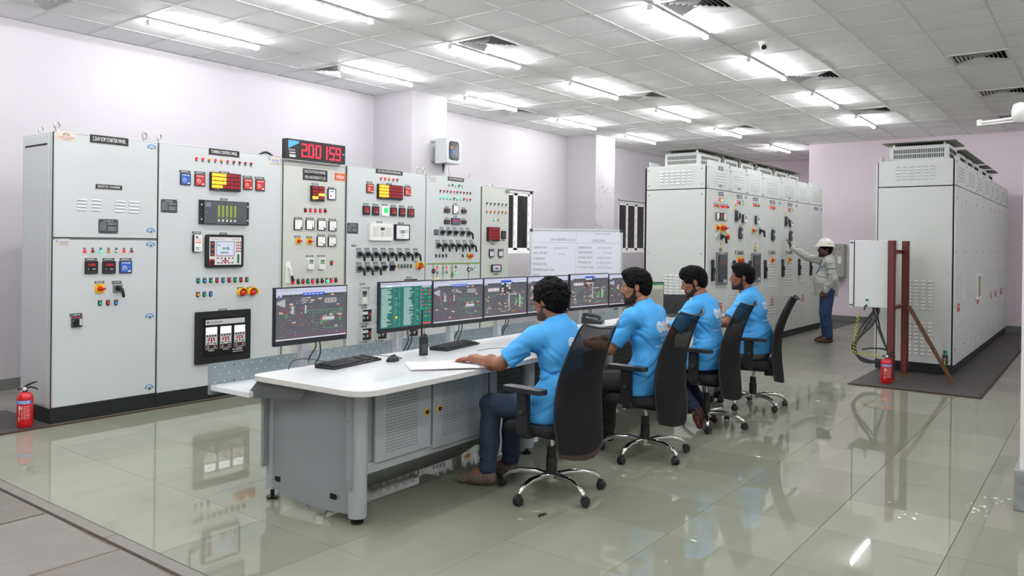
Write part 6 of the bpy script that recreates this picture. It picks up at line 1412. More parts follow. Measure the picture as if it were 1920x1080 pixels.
def chair(x, y, rz, base_rot, label, seed):
    rnd = random.Random(seed)
    t = thing('office_chair', label, 'chair', (x, y, .001), rz, 'mesh back office chairs at the control desk')
    obj('seat', CP['seat'], t); bk = obj('backrest', CP['backrest_frayed' if seed == 0 else 'backrest'], t); obj('back_frame', CP['frame'], bk); obj('back_bracket', CP['spine'], t)
    for a, pd in CP['arm']: o = obj('armrest', a, t); obj('arm_pad', pd, o)
    obj('tilt_mechanism', CP['mechanism'], t); obj('gas_lift', CP['gas_lift'], t); obj('base_hub', CP['hub'], t)
    for i in range(5):
        a = base_rot - rz + i * 2 * PI / 5; o = obj('base_arm', CP['base_arm'], t, (0, 0, 0), (0, 0, a))
        c = obj('caster', CP['caster'], t, (.312 * math.cos(a), .312 * math.sin(a), 0), (0, 0, rnd.uniform(0, 6.28))); obj('wheel', CP['wheel'], c)
    return t
CH = [(3.955, 2.665, -.06, R(250), 'black mesh back office chair nearest the viewer, under the curly haired man'), (5.09, 2.625, -.02, R(250), 'black mesh back office chair under the second man from the near end'), (6.25, 2.66, .02, R(205), 'black mesh back office chair under the third man, sock feet beneath'), (7.29, 2.64, .2, R(240), 'black mesh back office chair at the far end, under the man in grey trousers')]
for i, c in enumerate(CH): chair(*c, i)
# ------------------------------------------------------------------ people: distance-field bodies meshed with surface nets
class SDF:
    def __init__(s, lo, hi, h):
        s.lo = np.array(lo, np.float32); s.h = h; s.n = np.ceil((np.array(hi) - s.lo) / h).astype(int) + 1
        s.ax = [s.lo[i] + h * np.arange(s.n[i], dtype=np.float32) for i in range(3)]; s.F = np.full(s.n, 0.5, np.float32)
    def sl(s, lo, hi, pad):
        a = [max(0, int((lo[i] - pad - s.lo[i]) / s.h)) for i in range(3)]; b = [min(s.n[i], int((hi[i] + pad - s.lo[i]) / s.h) + 2) for i in range(3)]
        return tuple(slice(x, max(x, y)) for x, y in zip(a, b))
    def grid(s, sl): return np.meshgrid(*[s.ax[i][sl[i]] for i in range(3)], indexing='ij', sparse=True)
    def put(s, sl, d, k, sub=False):
        F = s.F[sl]
        if F.size == 0: return
        if sub:
            h = np.clip(.5 - .5 * (F + d) / k, 0, 1); s.F[sl] = F * (1 - h) - d * h + k * h * (1 - h)
        else:
            h = np.clip(.5 + .5 * (d - F) / k, 0, 1); s.F[sl] = d * (1 - h) + F * h - k * h * (1 - h)
    def cone(s, a, b, ra, rb, k=.02, sub=False):
        a = np.array(a, float); b = np.array(b, float); r = max(ra, rb); sl = s.sl(np.minimum(a, b) - r, np.maximum(a, b) + r, .05); X, Y, Z = s.grid(sl); ba = b - a; L = ba @ ba + 1e-12
        t = np.clip(((X - a[0]) * ba[0] + (Y - a[1]) * ba[1] + (Z - a[2]) * ba[2]) / L, 0, 1)
        d = np.sqrt((X - a[0] - t * ba[0]) ** 2 + (Y - a[1] - t * ba[1]) ** 2 + (Z - a[2] - t * ba[2]) ** 2) - (ra + (rb - ra) * t); s.put(sl, d.astype(np.float32), k, sub); return s
    def ell(s, c, r, k=.02, M=None, sub=False):
        c = np.array(c, float); r = np.array(r, float); m = max(r); sl = s.sl(c - m, c + m, .05); X, Y, Z = s.grid(sl); x, y, z = X - c[0], Y - c[1], Z - c[2]
        if M is not None: x, y, z = [M[0][i] * x + M[1][i] * y + M[2][i] * z for i in range(3)]
        k0 = np.sqrt((x / r[0]) ** 2 + (y / r[1]) ** 2 + (z / r[2]) ** 2) + 1e-9; k1 = np.sqrt((x / r[0] ** 2) ** 2 + (y / r[1] ** 2) ** 2 + (z / r[2] ** 2) ** 2) + 1e-9
        s.put(sl, (k0 * (k0 - 1) / k1).astype(np.float32), k, sub); return s
    def half(s, p, n, k=.004):      # keep the side opposite to n
        X, Y, Z = s.grid((slice(None),) * 3); n = np.array(n, float); n = n / np.linalg.norm(n); d = (X - p[0]) * n[0] + (Y - p[1]) * n[1] + (Z - p[2]) * n[2]
        s.F = np.maximum(s.F, d.astype(np.float32)); return s
    def warp(s, fn): X, Y, Z = s.grid((slice(None),) * 3); s.F = s.F + fn(X, Y, Z).astype(np.float32); return s
    def nets(s):
        F = s.F; I = F < 0; n = s.n; c = np.zeros(n - 1, np.uint8)
        for dx in (0, 1):
            for dy in (0, 1):
                for dz in (0, 1): c += I[dx:n[0] - 1 + dx, dy:n[1] - 1 + dy, dz:n[2] - 1 + dz]
        act = (c > 0) & (c < 8); idx = -np.ones(n - 1, np.int64); cells = np.argwhere(act); idx[act] = np.arange(len(cells)); P = np.zeros((len(cells), 3)); W = np.zeros(len(cells)); cx, cy, cz = cells.T
        cor = [(i, j, k) for i in (0, 1) for j in (0, 1) for k in (0, 1)]
        for a in range(8):
            for b in range(a + 1, 8):
                A, B = cor[a], cor[b]
                if sum(abs(A[q] - B[q]) for q in range(3)) != 1: continue
                fa = F[cx + A[0], cy + A[1], cz + A[2]]; fb = F[cx + B[0], cy + B[1], cz + B[2]]; m_ = (fa < 0) != (fb < 0); t = np.where(m_, fa / np.where(m_, fa - fb, 1), 0)
                for q in range(3): P[:, q] += np.where(m_, A[q] + t * (B[q] - A[q]), 0)
                W += m_
        V = (cells + P / W[:, None]) * s.h + s.lo; quads = []
        for ax in range(3):
            o = [q for q in range(3) if q != ax]; sa = [slice(1, n[q] - 1) for q in range(3)]; sa[ax] = slice(0, n[ax] - 1); sb = list(sa); sb[ax] = slice(1, n[ax]); A, B = I[tuple(sa)], I[tuple(sb)]
            for flip, M in ((False, A & ~B), (True, ~A & B)):
                e = np.argwhere(M)
                if len(e) == 0: continue
                for q in o: e[:, q] += 1
                u = np.zeros(3, int); v = np.zeros(3, int); u[o[0]] = 1; v[o[1]] = 1
                q4 = [idx[tuple((e - w_).T)] for w_ in (u + v, v, 0 * u, u)]; q_ = np.stack(q4, 1)
                if (ax == 1) != flip: q_ = q_[:, ::-1]
                quads.append(q_)
        return V, np.concatenate(quads)
def nets_mesh(name, parts, mats, smooth=True):
    vs = []; fs = []; mi = []; o = 0
    for (V, Q), m in parts: vs.append(V); fs.append(Q + o); mi += [m] * len(Q); o += len(V)
    V = np.concatenate(vs); Q = np.concatenate(fs); me = bpy.data.meshes.new(name); me.vertices.add(len(V)); me.vertices.foreach_set('co', V.astype(np.float32).ravel()); me.loops.add(len(Q) * 4); me.loops.foreach_set('vertex_index', Q.astype(np.int32).ravel())
    me.polygons.add(len(Q)); me.polygons.foreach_set('loop_start', np.arange(0, len(Q) * 4, 4, dtype=np.int32)); me.polygons.foreach_set('loop_total', np.full(len(Q), 4, np.int32))
    for m in mats: me.materials.append(m)
    me.polygons.foreach_set('material_index', np.array(mi, np.int32)); me.polygons.foreach_set('use_smooth', np.ones(len(Q), bool)); me.update(calc_edges=True); me.validate(); return me
def xform(V, M, t): return V @ np.array(M, float).T + np.array(t, float)
def rz_(a): c, s = math.cos(a), math.sin(a); return np.array([[c, -s, 0], [s, c, 0], [0, 0, 1]])
def rx_(a): c, s = math.cos(a), math.sin(a); return np.array([[1, 0, 0], [0, c, -s], [0, s, c]])
def frame(d, up):
    d = np.array(d, float); d /= np.linalg.norm(d); u = np.array(up, float); u -= d * (u @ d); u /= np.linalg.norm(u); return np.stack([np.cross(d, u), d, u], 1)
def skin_mat(name, c):
    m = mat(name, c, .48, noise=.06, nscale=14, bump=.08, bscale=160); m.node_tree.nodes['Principled BSDF'].inputs['Subsurface Weight'].default_value = .08
    m.node_tree.nodes['Principled BSDF'].inputs['Subsurface Radius'].default_value = (.01, .004, .002); return m
def cloth(name, c, bs=45, b=.25, rough=.75, noise=.05): return mat(name, c, rough, noise=noise, nscale=6, bump=b, bscale=bs)
HAIRM = mat('black_hair', '#070606', .6, bump=.5, bscale=230, stretch=(1, 1, .35), spec=.12); BEARDM = mat('black_stubble', '#2c1e18', .85, noise=.5, nscale=200, bump=.5, bscale=300)
BEARDS = mat('light_stubble', '#4e3428', .8, noise=.35, nscale=160, bump=.4, bscale=300)
EYEM = mat('eye_white', '#8f857a', .3); IRIS = mat('dark_iris', '#140c08', .15)
def head_sdf(wide=1.0):
    s = SDF((-.12, -.15, -.24), (.12, .16, .17), .0036)
    s.ell((0, -.012, .03), (.074 * wide, .094, .088), .02).ell((0, .024, -.03), (.06 * wide, .066, .085), .03)
    for q in (-1, 1): s.cone((q * .05 * wide, -.002, -.055), (q * .014, .068, -.098), .02, .016, .025).ell((q * .036, .062, -.018), (.02, .02, .02), .02)
    s.ell((0, .072, -.098), (.02, .016, .016), .02).cone((-.032, .078, .026), (.032, .078, .026), .011, .011, .014)
    s.cone((0, .086, .014), (0, .106, -.022), .0075, .011, .01).ell((.011, .096, -.03), (.009, .01, .008), .008).ell((-.011, .096, -.03), (.009, .01, .008), .008)
    for q in (-1, 1): s.ell((q * .031, .1, .008), (.017, .016, .012), .012, sub=True)
    for q in (-1, 1): s.ell((q * .031, .0835, .0165), (.0165, .0085, .0065), .004).ell((q * .031, .081, -.002), (.015, .007, .005), .004)
    s.ell((0, .084, -.054), (.024, .012, .007), .006).ell((0, .082, -.066), (.021, .012, .008), .006)
    for q in (-1, 1): s.ell((q * .077 * wide, -.014, -.004), (.008, .018, .027), .008, rz_(-q * .35)).ell((q * .085 * wide, -.01, .002), (.006, .009, .015), .004, rz_(-q * .35), sub=True)
    s.cone((0, -.022, -.04), (0, -.045, -.2), .053 * wide, .058 * wide, .03); return s
def hair_sdf(style, wide=1.0, seed=0):
    s = SDF((-.14, -.17, -.12), (.14, .15, .19), .0036); rnd = random.Random(seed)
    vol = {'curly': .02, 'quiff': .008, 'thick': .012, 'fade': .008, 'short': .006}[style]
    s.ell((0, -.014, .036), (.077 * wide + vol * .7, .097 + vol * .8, .088 + vol), .015).ell((0, -.055, .0), (.07 * wide + vol * .5, .052 + vol, .075 + (.01 if style == 'curly' else 0)), .02)
    if style in ('quiff', 'fade', 'thick'): s.ell((0, .02, .1), (.06, .075, .034 + vol), .03)
    if style == 'thick': s.ell((0, .07, .075), (.05, .03, .025), .02)
    nl = {'curly': 620, 'quiff': 520, 'thick': 480, 'fade': 520, 'short': 200}[style]; off = vol * .8 if style == 'curly' else vol * .8
    for i in range(nl):
        th = rnd.uniform(0, 2 * PI); ph = rnd.uniform(-.35, 1.45); c = np.array([(.074 * wide + off) * math.cos(ph) * math.sin(th), -.014 - (.094 + off) * math.cos(ph) * math.cos(th), .034 + (.086 + off * 1.1) * math.sin(ph)])
        if c[1] > .05 and c[2] < .07: continue
        r = rnd.uniform(.005, .0095) if style == 'curly' else rnd.uniform(.0035, .0065); tv = np.array([rnd.gauss(0, 1), rnd.gauss(0, 1), rnd.gauss(0, .5)]) if style == 'curly' else np.array([c[0] * 2, .02 + .02 * rnd.random() if style != 'short' else -.02, -.02 + .03 * (ph > .6)]) + np.array([rnd.gauss(0, .012), rnd.gauss(0, .008), 0])
        nn = np.array([c[0], c[1] + .014, c[2] - .034]); nn /= np.linalg.norm(nn); tv = tv - nn * (tv @ nn) * (.5 if style == 'curly' else 1); tv = tv / (np.linalg.norm(tv) + 1e-6) * r * (1.6 if style == 'curly' else 3.4); s.cone(c - tv, c + tv, r, r * .7, .006)
    for q in (-1, 1):
        s.cone((q * .069 * wide, .028, .01), (q * .067 * wide, .03, -.022), .0085, .006, .008)
        s.ell((q * .083 * wide, -.012, -.006), (.012, .024, .034), .006, sub=True)
    s.warp(lambda X, Y, Z: .0024 * np.sin(150 * X + 60 * Z + 3 * np.sin(50 * Y + seed)) * np.sin(120 * Y - 70 * Z + 2 * np.sin(60 * X)) + .0016 * np.sin(260 * X + 90 * Y + 2 * np.sin(80 * Z)))
    s.ell((0, .105, -.02), (.062, .07, .082 if style != 'thick' else .075), .012, sub=True); s.ell((0, -.03, -.13), (.09, .09, .05), .015, sub=True)
    s.ell((.075, .05, -.045), (.03, .045, .05), .01, sub=True).ell((-.075, .05, -.045), (.03, .045, .05), .01, sub=True)
    return s
def beard_sdf(full, wide=1.0):
    s = head_sdf(wide); s.F = s.F - .0016; X, Y, Z = s.grid((slice(None),) * 3)
    zb = np.interp(Y, [-.02, .0, .012, .024, .05, .07, .085, .12], [-.03, -.01, -.006, -.05, -.062, -.05, -.04, -.038])
    d = Z - zb; d = np.maximum(d, -.004 - Y + (Z + .06) * .35 * (Z < -.06)); d = np.maximum(d, -.118 - Z)
    lips = np.sqrt((X / .02) ** 2 + ((Z + .0595) / .0105) ** 2) - 1; d = np.maximum(d, np.where(Y > .06, -lips * .01, -1))
    chk = np.sqrt(((np.abs(X) - .043) / .016) ** 2 + ((Z + .05) / .022) ** 2) - 1; d = np.maximum(d, np.where((Y > .035) & (Z > -.075), -chk * .01, -1))
    if not full: d = np.maximum(d, .022 - Y)
    s.F = np.maximum(s.F, d).astype(np.float32); return s
def hand_parts(side, curl=.5, spread=.1):
    # wrist at origin, fingers along +y, back of hand +z; side = +1 right hand (thumb at -x), -1 left hand
    s = SDF((-.075, -.085, -.075), (.075, .22, .05), .0026); t = -side
    s.cone((0, -.04, 0), (0, .01, 0), .026, .024, .015); s.ell((0, .05, -.002), (.04, .052, .0145), .012)
    for i, (x, L_) in enumerate(((.030, .070), (.0105, .079), (-.0105, .074), (-.030, .058))):
        x *= t; p = np.array([x, .083 if i in (1, 2) else .077, 0.]); a = x / .03 * spread * -1; s.cone((x * .8, .045, 0), p, .0105, .0098, .008); ang = -.12 - curl * .35; r = .0095
        for j, f in enumerate((.45, .31, .24)):
            d = np.array([math.sin(-a) * math.cos(ang), math.cos(a) * math.cos(ang), math.sin(ang)]); q = p + d * L_ * f; s.cone(p, q, r, r - .0008, .003); p = q; r -= .0008; ang -= curl * .75
    p0 = np.array([t * .022, .012, -.006]); p1 = np.array([t * .047, .042, -.016]); p2 = p1 + np.array([t * .012, .03, -.01]); p3 = p2 + np.array([-t * .004, .026, -.008]); s.cone(p0, p1, .0155, .0125, .012).cone(p1, p2, .0115, .0105, .004).cone(p2, p3, .0105, .0085, .004)
    return s.nets()
def fold(a, f, seed):
    rnd = random.Random(seed); w_ = [(rnd.uniform(-1, 1), rnd.uniform(-1, 1), rnd.uniform(.6, 1.3), rnd.uniform(0, 6), rnd.uniform(.7, 1.5)) for _ in range(4)]
    def fn(X, Y, Z):
        o = 0; wx = .04 * np.sin(9 * X + 7 * Z) + .03 * np.sin(11 * Y - 5 * Z)
        for ax, ay, az, ph, fr in w_: o = o + np.sin(f * fr * (ax * X + ay * Y + az * Z + wx) + ph)
        return a * .5 * o
    return fn
def creases(cs, L, seed, n, amp=.007):
    rnd = random.Random(seed); pl = []
    for i in range(n):
        c = cs[i % len(cs)]; p = [c[q] + rnd.gauss(0, c[3]) for q in range(3)]; a = rnd.uniform(-.9, .9); d = np.array([c[4] + rnd.gauss(0, .35), rnd.gauss(0, .4), 1 + rnd.gauss(0, .2)]); d /= np.linalg.norm(d); pl.append((p, d, rnd.uniform(.6, 1.2) * amp, rnd.uniform(.006, .011), rnd.uniform(.7, 1.3) * L, rnd.uniform(0, 6)))
    def fn(s):
        for p, d, A, w_, l, ph in pl:
            p = np.array(p); sl = s.sl(p - l * 1.9, p + l * 1.9, 0)
            if s.F[sl].size == 0: continue
            X, Y, Z = s.grid(sl); x, y, z = X - p[0], Y - p[1], Z - p[2]; t = x * d[0] + y * d[1] + z * d[2] + .012 * np.sin(16 * x + 14 * y + ph); g = np.exp(-x * x / (l * l)) * np.exp(-y * y / (l * l)) * np.exp(-z * z / (l * l)); s.F[sl] += (A * g * (np.exp(-(t / w_) ** 2) - .45 * np.exp(-((t - 2.2 * w_) / (1.6 * w_)) ** 2))).astype(np.float32)
    return fn
def figure(name_label, loc, rz, J, skin, shirt, pants, hair, beard, head, wide=1.0, long_sleeve=False, belly=0.0, seed=0, sock=None, stand=False, specs=False, chest=1.0):
    # J: joints in local frame (x right, y forward)
    t = thing('person', name_label, 'person', loc, rz); S, PN = shirt, pants
    dz = J['neck'][2]; hip, ch, nk = np.array(J['hip'], float), np.array(J['chest'], float), np.array(J['neck'], float); wa = np.array(J['waist'], float)
    def torso(s, g, bl):
        s.ell(hip, (.165 + g, .125 + g, .125 + g), .04).ell(wa + [0, .015, 0], (.148 * chest + g + bl * .3, .112 + g + bl, .14 + g), .05); s.ell(ch, (.165 * chest + g, .112 + g, .18 + g), .05, frame((0, 1, 0), ch - wa) if False else None)
        for q in 'LR': s.cone(nk + [0, -.01, -.035], np.array(J['sh' + q]), .058 + g, .05 + g, .055)
        return s
    pts = np.array([J[k] for k in J if np.ndim(J[k]) == 1 and len(J[k]) == 3]); lo, hi = pts.min(0) - .2, pts.max(0) + .2; lo[2] = -.01
    b = torso(SDF(lo, hi, .009), -.03, belly - .015); b.cone(nk + [0, -.0, -.06], J['head_base'], .06, .052, .03)
    for q in 'LR':
        b.cone(J['sh' + q], J['el' + q], .047, .039, .02).cone(J['el' + q], J['wr' + q], .04, .0265, .015); f_ = np.array(J['el' + q]) + (np.array(J['wr' + q]) - np.array(J['el' + q])) * .3; b.ell(f_, (.0385, .0385, .05), .03)
        b.cone(J['hp' + q], J['kn' + q], .075, .05, .02).cone(J['kn' + q], J['an' + q], .05, .034, .02); a, to = np.array(J['an' + q], float), np.array(J['to' + q], float); d = (to - a)
        b.cone(a, a + d * .35, .036, .036, .02).cone(a + d * .3, to, .036, .024, .02)
    parts = [(b.nets(), 0)]
    for q, sd in (('L', -1), ('R', 1)):
        V, Q = hand_parts(sd, J.get('curl' + q, .4)); M = frame(J['hd' + q], J.get('hu' + q, (0, 0, 1))); parts.append(((xform(V, M, J['wr' + q]), Q), 0))
    hy, hp = head; HM = rz_(hy) @ rx_(hp); H0 = np.array(J['head'], float); V, Q = head_sdf(wide).nets(); parts.append(((xform(V, HM, H0), Q), 0))
    if stand or not sock:
        for q, sd in (('L', 1), ('R', -1)):
            f = SDF((-.08, -.1, -.06), (.08, .22, .09), .004); f.cone((0, -.01, .08), (0, -.01, .0), .036, .038, .03).cone((0, -.03, -.02), (0, .1, -.03), .036, .032, .03)
            for i in range(5): f.cone((.038 * sd - .018 * sd * i, .1, -.04), (.04 * sd - .019 * sd * i, .165 - .012 * i, -.046), .016, .014 if i == 0 else .0105, .006)
            a = np.array(J['an' + q]); d = np.array(J['to' + q]) - a; V, Q = f.nets(); parts.append(((xform(V, rz_(math.atan2(-d[0], d[1])), (a[0], a[1], .062)), Q), 0))
    body = obj('body', nets_mesh('body', parts, [skin]), t)
    # shirt
    s = torso(SDF(lo, hi, .0065), .008, belly)
    for q in 'LR':
        sh, el, wr = [np.array(J[k + q], float) for k in ('sh', 'el', 'wr')]
        if long_sleeve: s.cone(sh, el, .07, .064, .03).cone(el, wr, .064, .044, .02)
        else: s.cone(sh + [0, 0, -.006], sh + (el - sh) * .9, .063, .068, .05)
    if not stand:
        s.ell(hip + [0, .045, .02], (.185, .155, .12), .05)
        for q, sg in (('L', -1), ('R', 1)): s.cone(wa + [sg * .085, 0, -.02], np.array(J['hp' + q]) + [sg * .012, .02, -.03], .088, .118, .04)
    else: s.cone(hip + [0, .02, .06], hip + [0, .02, -.1], .165 + belly * .4, .16 + belly * .2, .05)
    if not long_sleeve:
        for q in 'LR':
            sh, el = np.array(J['sh' + q], float), np.array(J['el' + q], float); c = sh + (el - sh) * .8; n = el - sh; X, Y, Z = s.grid((slice(None),) * 3); n = n / np.linalg.norm(n); d = (X - c[0]) * n[0] + (Y - c[1]) * n[1] + (Z - c[2]) * n[2]; near = (np.sqrt((X - c[0]) ** 2 + (Y - c[1]) ** 2 + (Z - c[2]) ** 2) < .13) & (np.abs(X - nk[0]) > .175); s.F = np.where(near, np.maximum(s.F, d), s.F).astype(np.float32)
    s.cone(nk + [0, -.008, -.03], nk + [0, .004, .022], .085, .068, .03); s.cone(nk + [0, .02, .04], nk + [0, .04, .16], .06, .075, .008, sub=True)
    s.warp(fold(.0022, 26, seed)); sl_, sr_ = J['shL'], J['shR']; (creases([(wa[0] - .1, wa[1], wa[2], .05, -.5), (wa[0] + .08, wa[1] - .08, wa[2] - .06, .06, .3), (sl_[0] + .03, sl_[1] - .02, sl_[2] - .12, .03, .9), (sl_[0] - .04, sl_[1] + .06, sl_[2] - .08, .03, .6), (wa[0] - .12, wa[1] + .04, wa[2] - .1, .04, -.7), (sr_[0] - .03, sr_[1] - .04, sr_[2] - .13, .03, -.8)] + ([tuple((np.array(J['el' + q]) + np.array(J['sh' + q])) / 2) + (.05, .2) for q in 'LR'] + [tuple((np.array(J['el' + q]) + np.array(J['wr' + q])) / 2) + (.05, .2) for q in 'LR'] if long_sleeve else []), .12 if stand else .085, seed + 40, 48 if stand else 34, .012 if stand else .0085))(s)
    s.half((0, 0, J['hem']), (0, 0, -1)); sm = nets_mesh('shirt', [(s.nets(), 0)], [S]); sho = obj('shirt', sm, t)
    # trousers
    p_ = SDF(lo, hi, .007); p_.ell(hip, (.165, .125, .125), .04)
    for q in 'LR':
        hp_, kn, an = [np.array(J[k + q], float) for k in ('hp', 'kn', 'an')]
        g_ = 1.17 if stand else 1; p_.cone(hp_, kn, .092 * g_, .068 * g_, .03).cone(kn, kn + (an - kn) * .5, .068 * g_, .062 * g_, .02).cone(kn + (an - kn) * .5, an + (kn - an) * .08, .062 * g_, .056 * g_, .02)
    p_.warp(fold(.002, 30, seed + 5)); (creases([tuple(J['an' + q][:2]) + (.16, .05, .1) for q in 'LR'] + [tuple(J['kn' + q]) + (.05, .3) for q in 'LR'] + [(J['hpL'][0], .12, J['hip'][2], .05, .6), (J['hpR'][0], .12, J['hip'][2], .05, -.6)], .07, seed + 60, 34, .006))(p_)
    top = J['hem'] + .19
    p_.half((0, 0, top), (0, 0, 1)); tr = obj('trousers', nets_mesh('trousers', [(p_.nets(), 0)], [PN]), t)
    if sock:
        for q in 'LR':
            a, to = np.array(J['an' + q], float), np.array(J['to' + q], float); d = to - a; k = SDF(np.minimum(a, to) - .1, np.maximum(a, to) + .12, .005); up_ = np.array(J['kn' + q]) - a; up_ = up_ / np.linalg.norm(up_)
            heel = a - up_ * .04 - d * .12
            k.cone(a + up_ * .16, a, .043, .041, .03).cone(heel, a + d * .45 - up_ * .012, .036, .039, .03).cone(a + d * .35 - up_ * .012, to, .04, .026, .03)
            k.warp(lambda X, Y, Z: .0008 * np.sin(500 * (X + Y)))
            obj('sock', nets_mesh('sock', [(k.nets(), 0)], [sock]), t)
    # head dressing
    def hsub(name, sdf, m, par=body): V, Q = sdf.nets(); return obj(name, nets_mesh(name, [((xform(V, HM, H0), Q), 0)], [m]), t)
    if hair: hsub('hair', hair_sdf(hair, wide, seed), HAIRM)
    if beard: hsub('beard', beard_sdf(beard != 'half', wide), BEARDS if beard == 'soft' else BEARDM)
    br = SDF((-.06, .05, 0), (.06, .12, .06), .0028)
    for q in (-1, 1): br.cone((q * .016, .09, .026), (q * .03, .0885, .031), .004, .0035, .003).cone((q * .03, .0885, .031), (q * .046, .078, .026), .0035, .002, .003)
    hsub('eyebrows', br, HAIRM)
    for q in (-1, 1):
        e = MB().lathe([(.0001, -.0125)] + [(.0125 * math.cos(a), .0125 * math.sin(a)) for a in [R(-75 + 15 * i) for i in range(10)]], EYEM, 14, axis=1).lathe([(.0058, .0112), (.0045, .0128), (.0001, .0132)], IRIS, 12, axis=1)
        P_ = xform(np.array([[q * .031, .0735, .0075]]), HM, H0)[0]; o = obj('eye', e.mesh('eye', 180), t, tuple(P_)); o.rotation_euler = Matrix((HM @ rz_(PI)).tolist()).to_euler()
    if specs:
        g = MB(); y0 = .102; V0 = len(g.v)
        for q in (-1, 1): g.tube([(q * .034 + .025 * math.copysign(abs(math.cos(a)) ** .6, math.cos(a)), y0, .004 + .018 * math.copysign(abs(math.sin(a)) ** .6, math.sin(a))) for a in [2 * PI * i / 18 for i in range(19)]], .0018, BLACK, 6, False).tube([(q * .059, y0, .012), (q * .074, y0 - .03, .012), (q * .081 * wide, .0, .01), (q * .08 * wide, -.025, -.002)], .0018, BLACK, 6)
        g.tube([(-.01, y0, .008), (0, y0 + .004, .011), (.01, y0, .008)], .0016, BLACK, 6); g.v = [tuple(p) for p in xform(np.array(g.v), HM, H0)]; g.build('spectacles', t)
    return t, sho, HM, H0, s
def back_print(t, shirt_sdf, shirt, zc, seed, x0=0.0):
    V = [tuple(v.co) for v in shirt.data.vertices]; Pq = [tuple(p.vertices) for p in shirt.data.polygons]; bvh = BVHTree.FromPolygons(V, Pq); b = MB(); BL = lin('#48a9ec'); WH = lin('#f4f8fb')
    for i, ch in enumerate('MPL'):
        cx = x0 - .062 + i * .058
        for r0, r1, ink, y in ((0, .036, WH, 0), (.026, .029, BL, .0006)):
            for k in range(20):
                a0, a1 = 2 * PI * k / 20, 2 * PI * (k + 1) / 20
                pts = [(cx + r * math.cos(a) * .95, y, zc + r * math.sin(a) * 1.12) for r, a in ((r0, a0), (r1, a0), (r1, a1), (r0, a1))]; b.poly(pts if r0 else [pts[0], pts[1], pts[2]], PRINT, ink)
        b.text(ch, cx, zc - .017, .034, .0006, BL)
    b.text('\u2014STEEL PIPES\u2014', x0 - .005, zc - .066, .017, 0, WH, width=.15); b.text('Sun vision', x0, zc - .1, .026, 0, WH, width=.115); b.text('www.mplpipes.com', x0 - .005, zc - .142, .022, 0, WH, width=.21)
    nv = []
    for x, y, z in b.v:
        h = bvh.ray_cast(Vector((x, -.6, z)), Vector((0, 1, 0)), 2.0)
        nv.append((x, (h[0].y if h[0] else -.1) - .0022 - y, z))
    b.v = nv; tag(b.build('back_print', shirt, sharp=0), kind='stuff')
SKY = cloth('sky_blue_jersey', '#48a9ec', 60, .18, .7, .03)
SK1 = skin_mat('brown_skin', '#8d5a41'); SK2 = skin_mat('warm_brown_skin', '#9c6a4e'); SK3 = skin_mat('deep_brown_skin', '#7c4c36'); SK4 = skin_mat('dark_brown_skin', '#54352a')
JEAN = cloth('dark_denim', '#2b3850', 120, .3, .85, .22); OLV = cloth('olive_black_cotton', '#2b2b25', 80, .25, .85, .15); NAVY = cloth('navy_denim', '#272f4c', 120, .3, .85, .2); GRY = cloth('grey_cotton', '#7c7b7a', 80, .3, .85, .15); BLUJ = cloth('blue_denim', '#2a4468', 120, .3, .85, .2)
def sock_mat(name, base, stripe, f, lo, hi):
    m = mat(name, base, .9, bump=.3, bscale=200); nt = m.node_tree; b = nt.nodes['Principled BSDF']; w_ = nt.nodes.new('ShaderNodeTexWave'); w_.inputs['Scale'].default_value = f; w_.bands_direction = 'X'; w_.inputs['Distortion'].default_value = .6
    tc = nt.nodes.new('ShaderNodeTexCoord'); cr_ = nt.nodes.new('ShaderNodeMapRange'); cr_.inputs['From Min'].default_value = lo; cr_.inputs['From Max'].default_value = hi; mx = nt.nodes.new('ShaderNodeMix'); mx.data_type = 'RGBA'; mx.inputs['A'].default_value = (*lin(base), 1); mx.inputs['B'].default_value = (*lin(stripe), 1)
    nt.links.new(tc.outputs['Object'], w_.inputs[0]); nt.links.new(w_.outputs['Fac'], cr_.inputs[0]); nt.links.new(cr_.outputs[0], mx.inputs['Factor']); nt.links.new(mx.outputs['Result'], b.inputs['Base Color']); return m
SOCK1 = sock_mat('taupe_striped_sock', '#75685f', '#665650', 40, .75, .9); SOCK3 = sock_mat('black_red_striped_sock', '#2a2626', '#8a302c', 14, .93, .97); SOCK2 = mat('dark_sock', '#262524', .9, bump=.3, bscale=200)
def seated(dz=0, lean=0.0, **kw):
    J = dict(hip=(0, 0, .545), waist=(0, -.015 + lean * .3, .68 + dz * .3), chest=(0, .015 + lean * .7, .855 + dz * .8), neck=(0, .045 + lean, 1.02 + dz), head_base=(0, .07 + lean * 1.1, 1.07 + dz), head=(0, .115 + lean * 1.15, 1.165 + dz),
             shL=(-.185, .045 + lean, .965 + dz), shR=(.185, .045 + lean, .965 + dz), elL=(-.25, .26, .79), elR=(.25, .26, .79), wrL=(-.2, .5, .785), wrR=(.2, .5, .785), hdL=(.1, 1, -.1), hdR=(-.1, 1, -.1),
             hpL=(-.1, .03, .525), hpR=(.1, .03, .525), knL=(-.14, .42, .515), knR=(.14, .42, .515), anL=(-.13, .42, .085), anR=(.13, .42, .085), toL=(-.15, .57, .03), toR=(.15, .57, .03), hem=.452)
    J.update(kw); return J
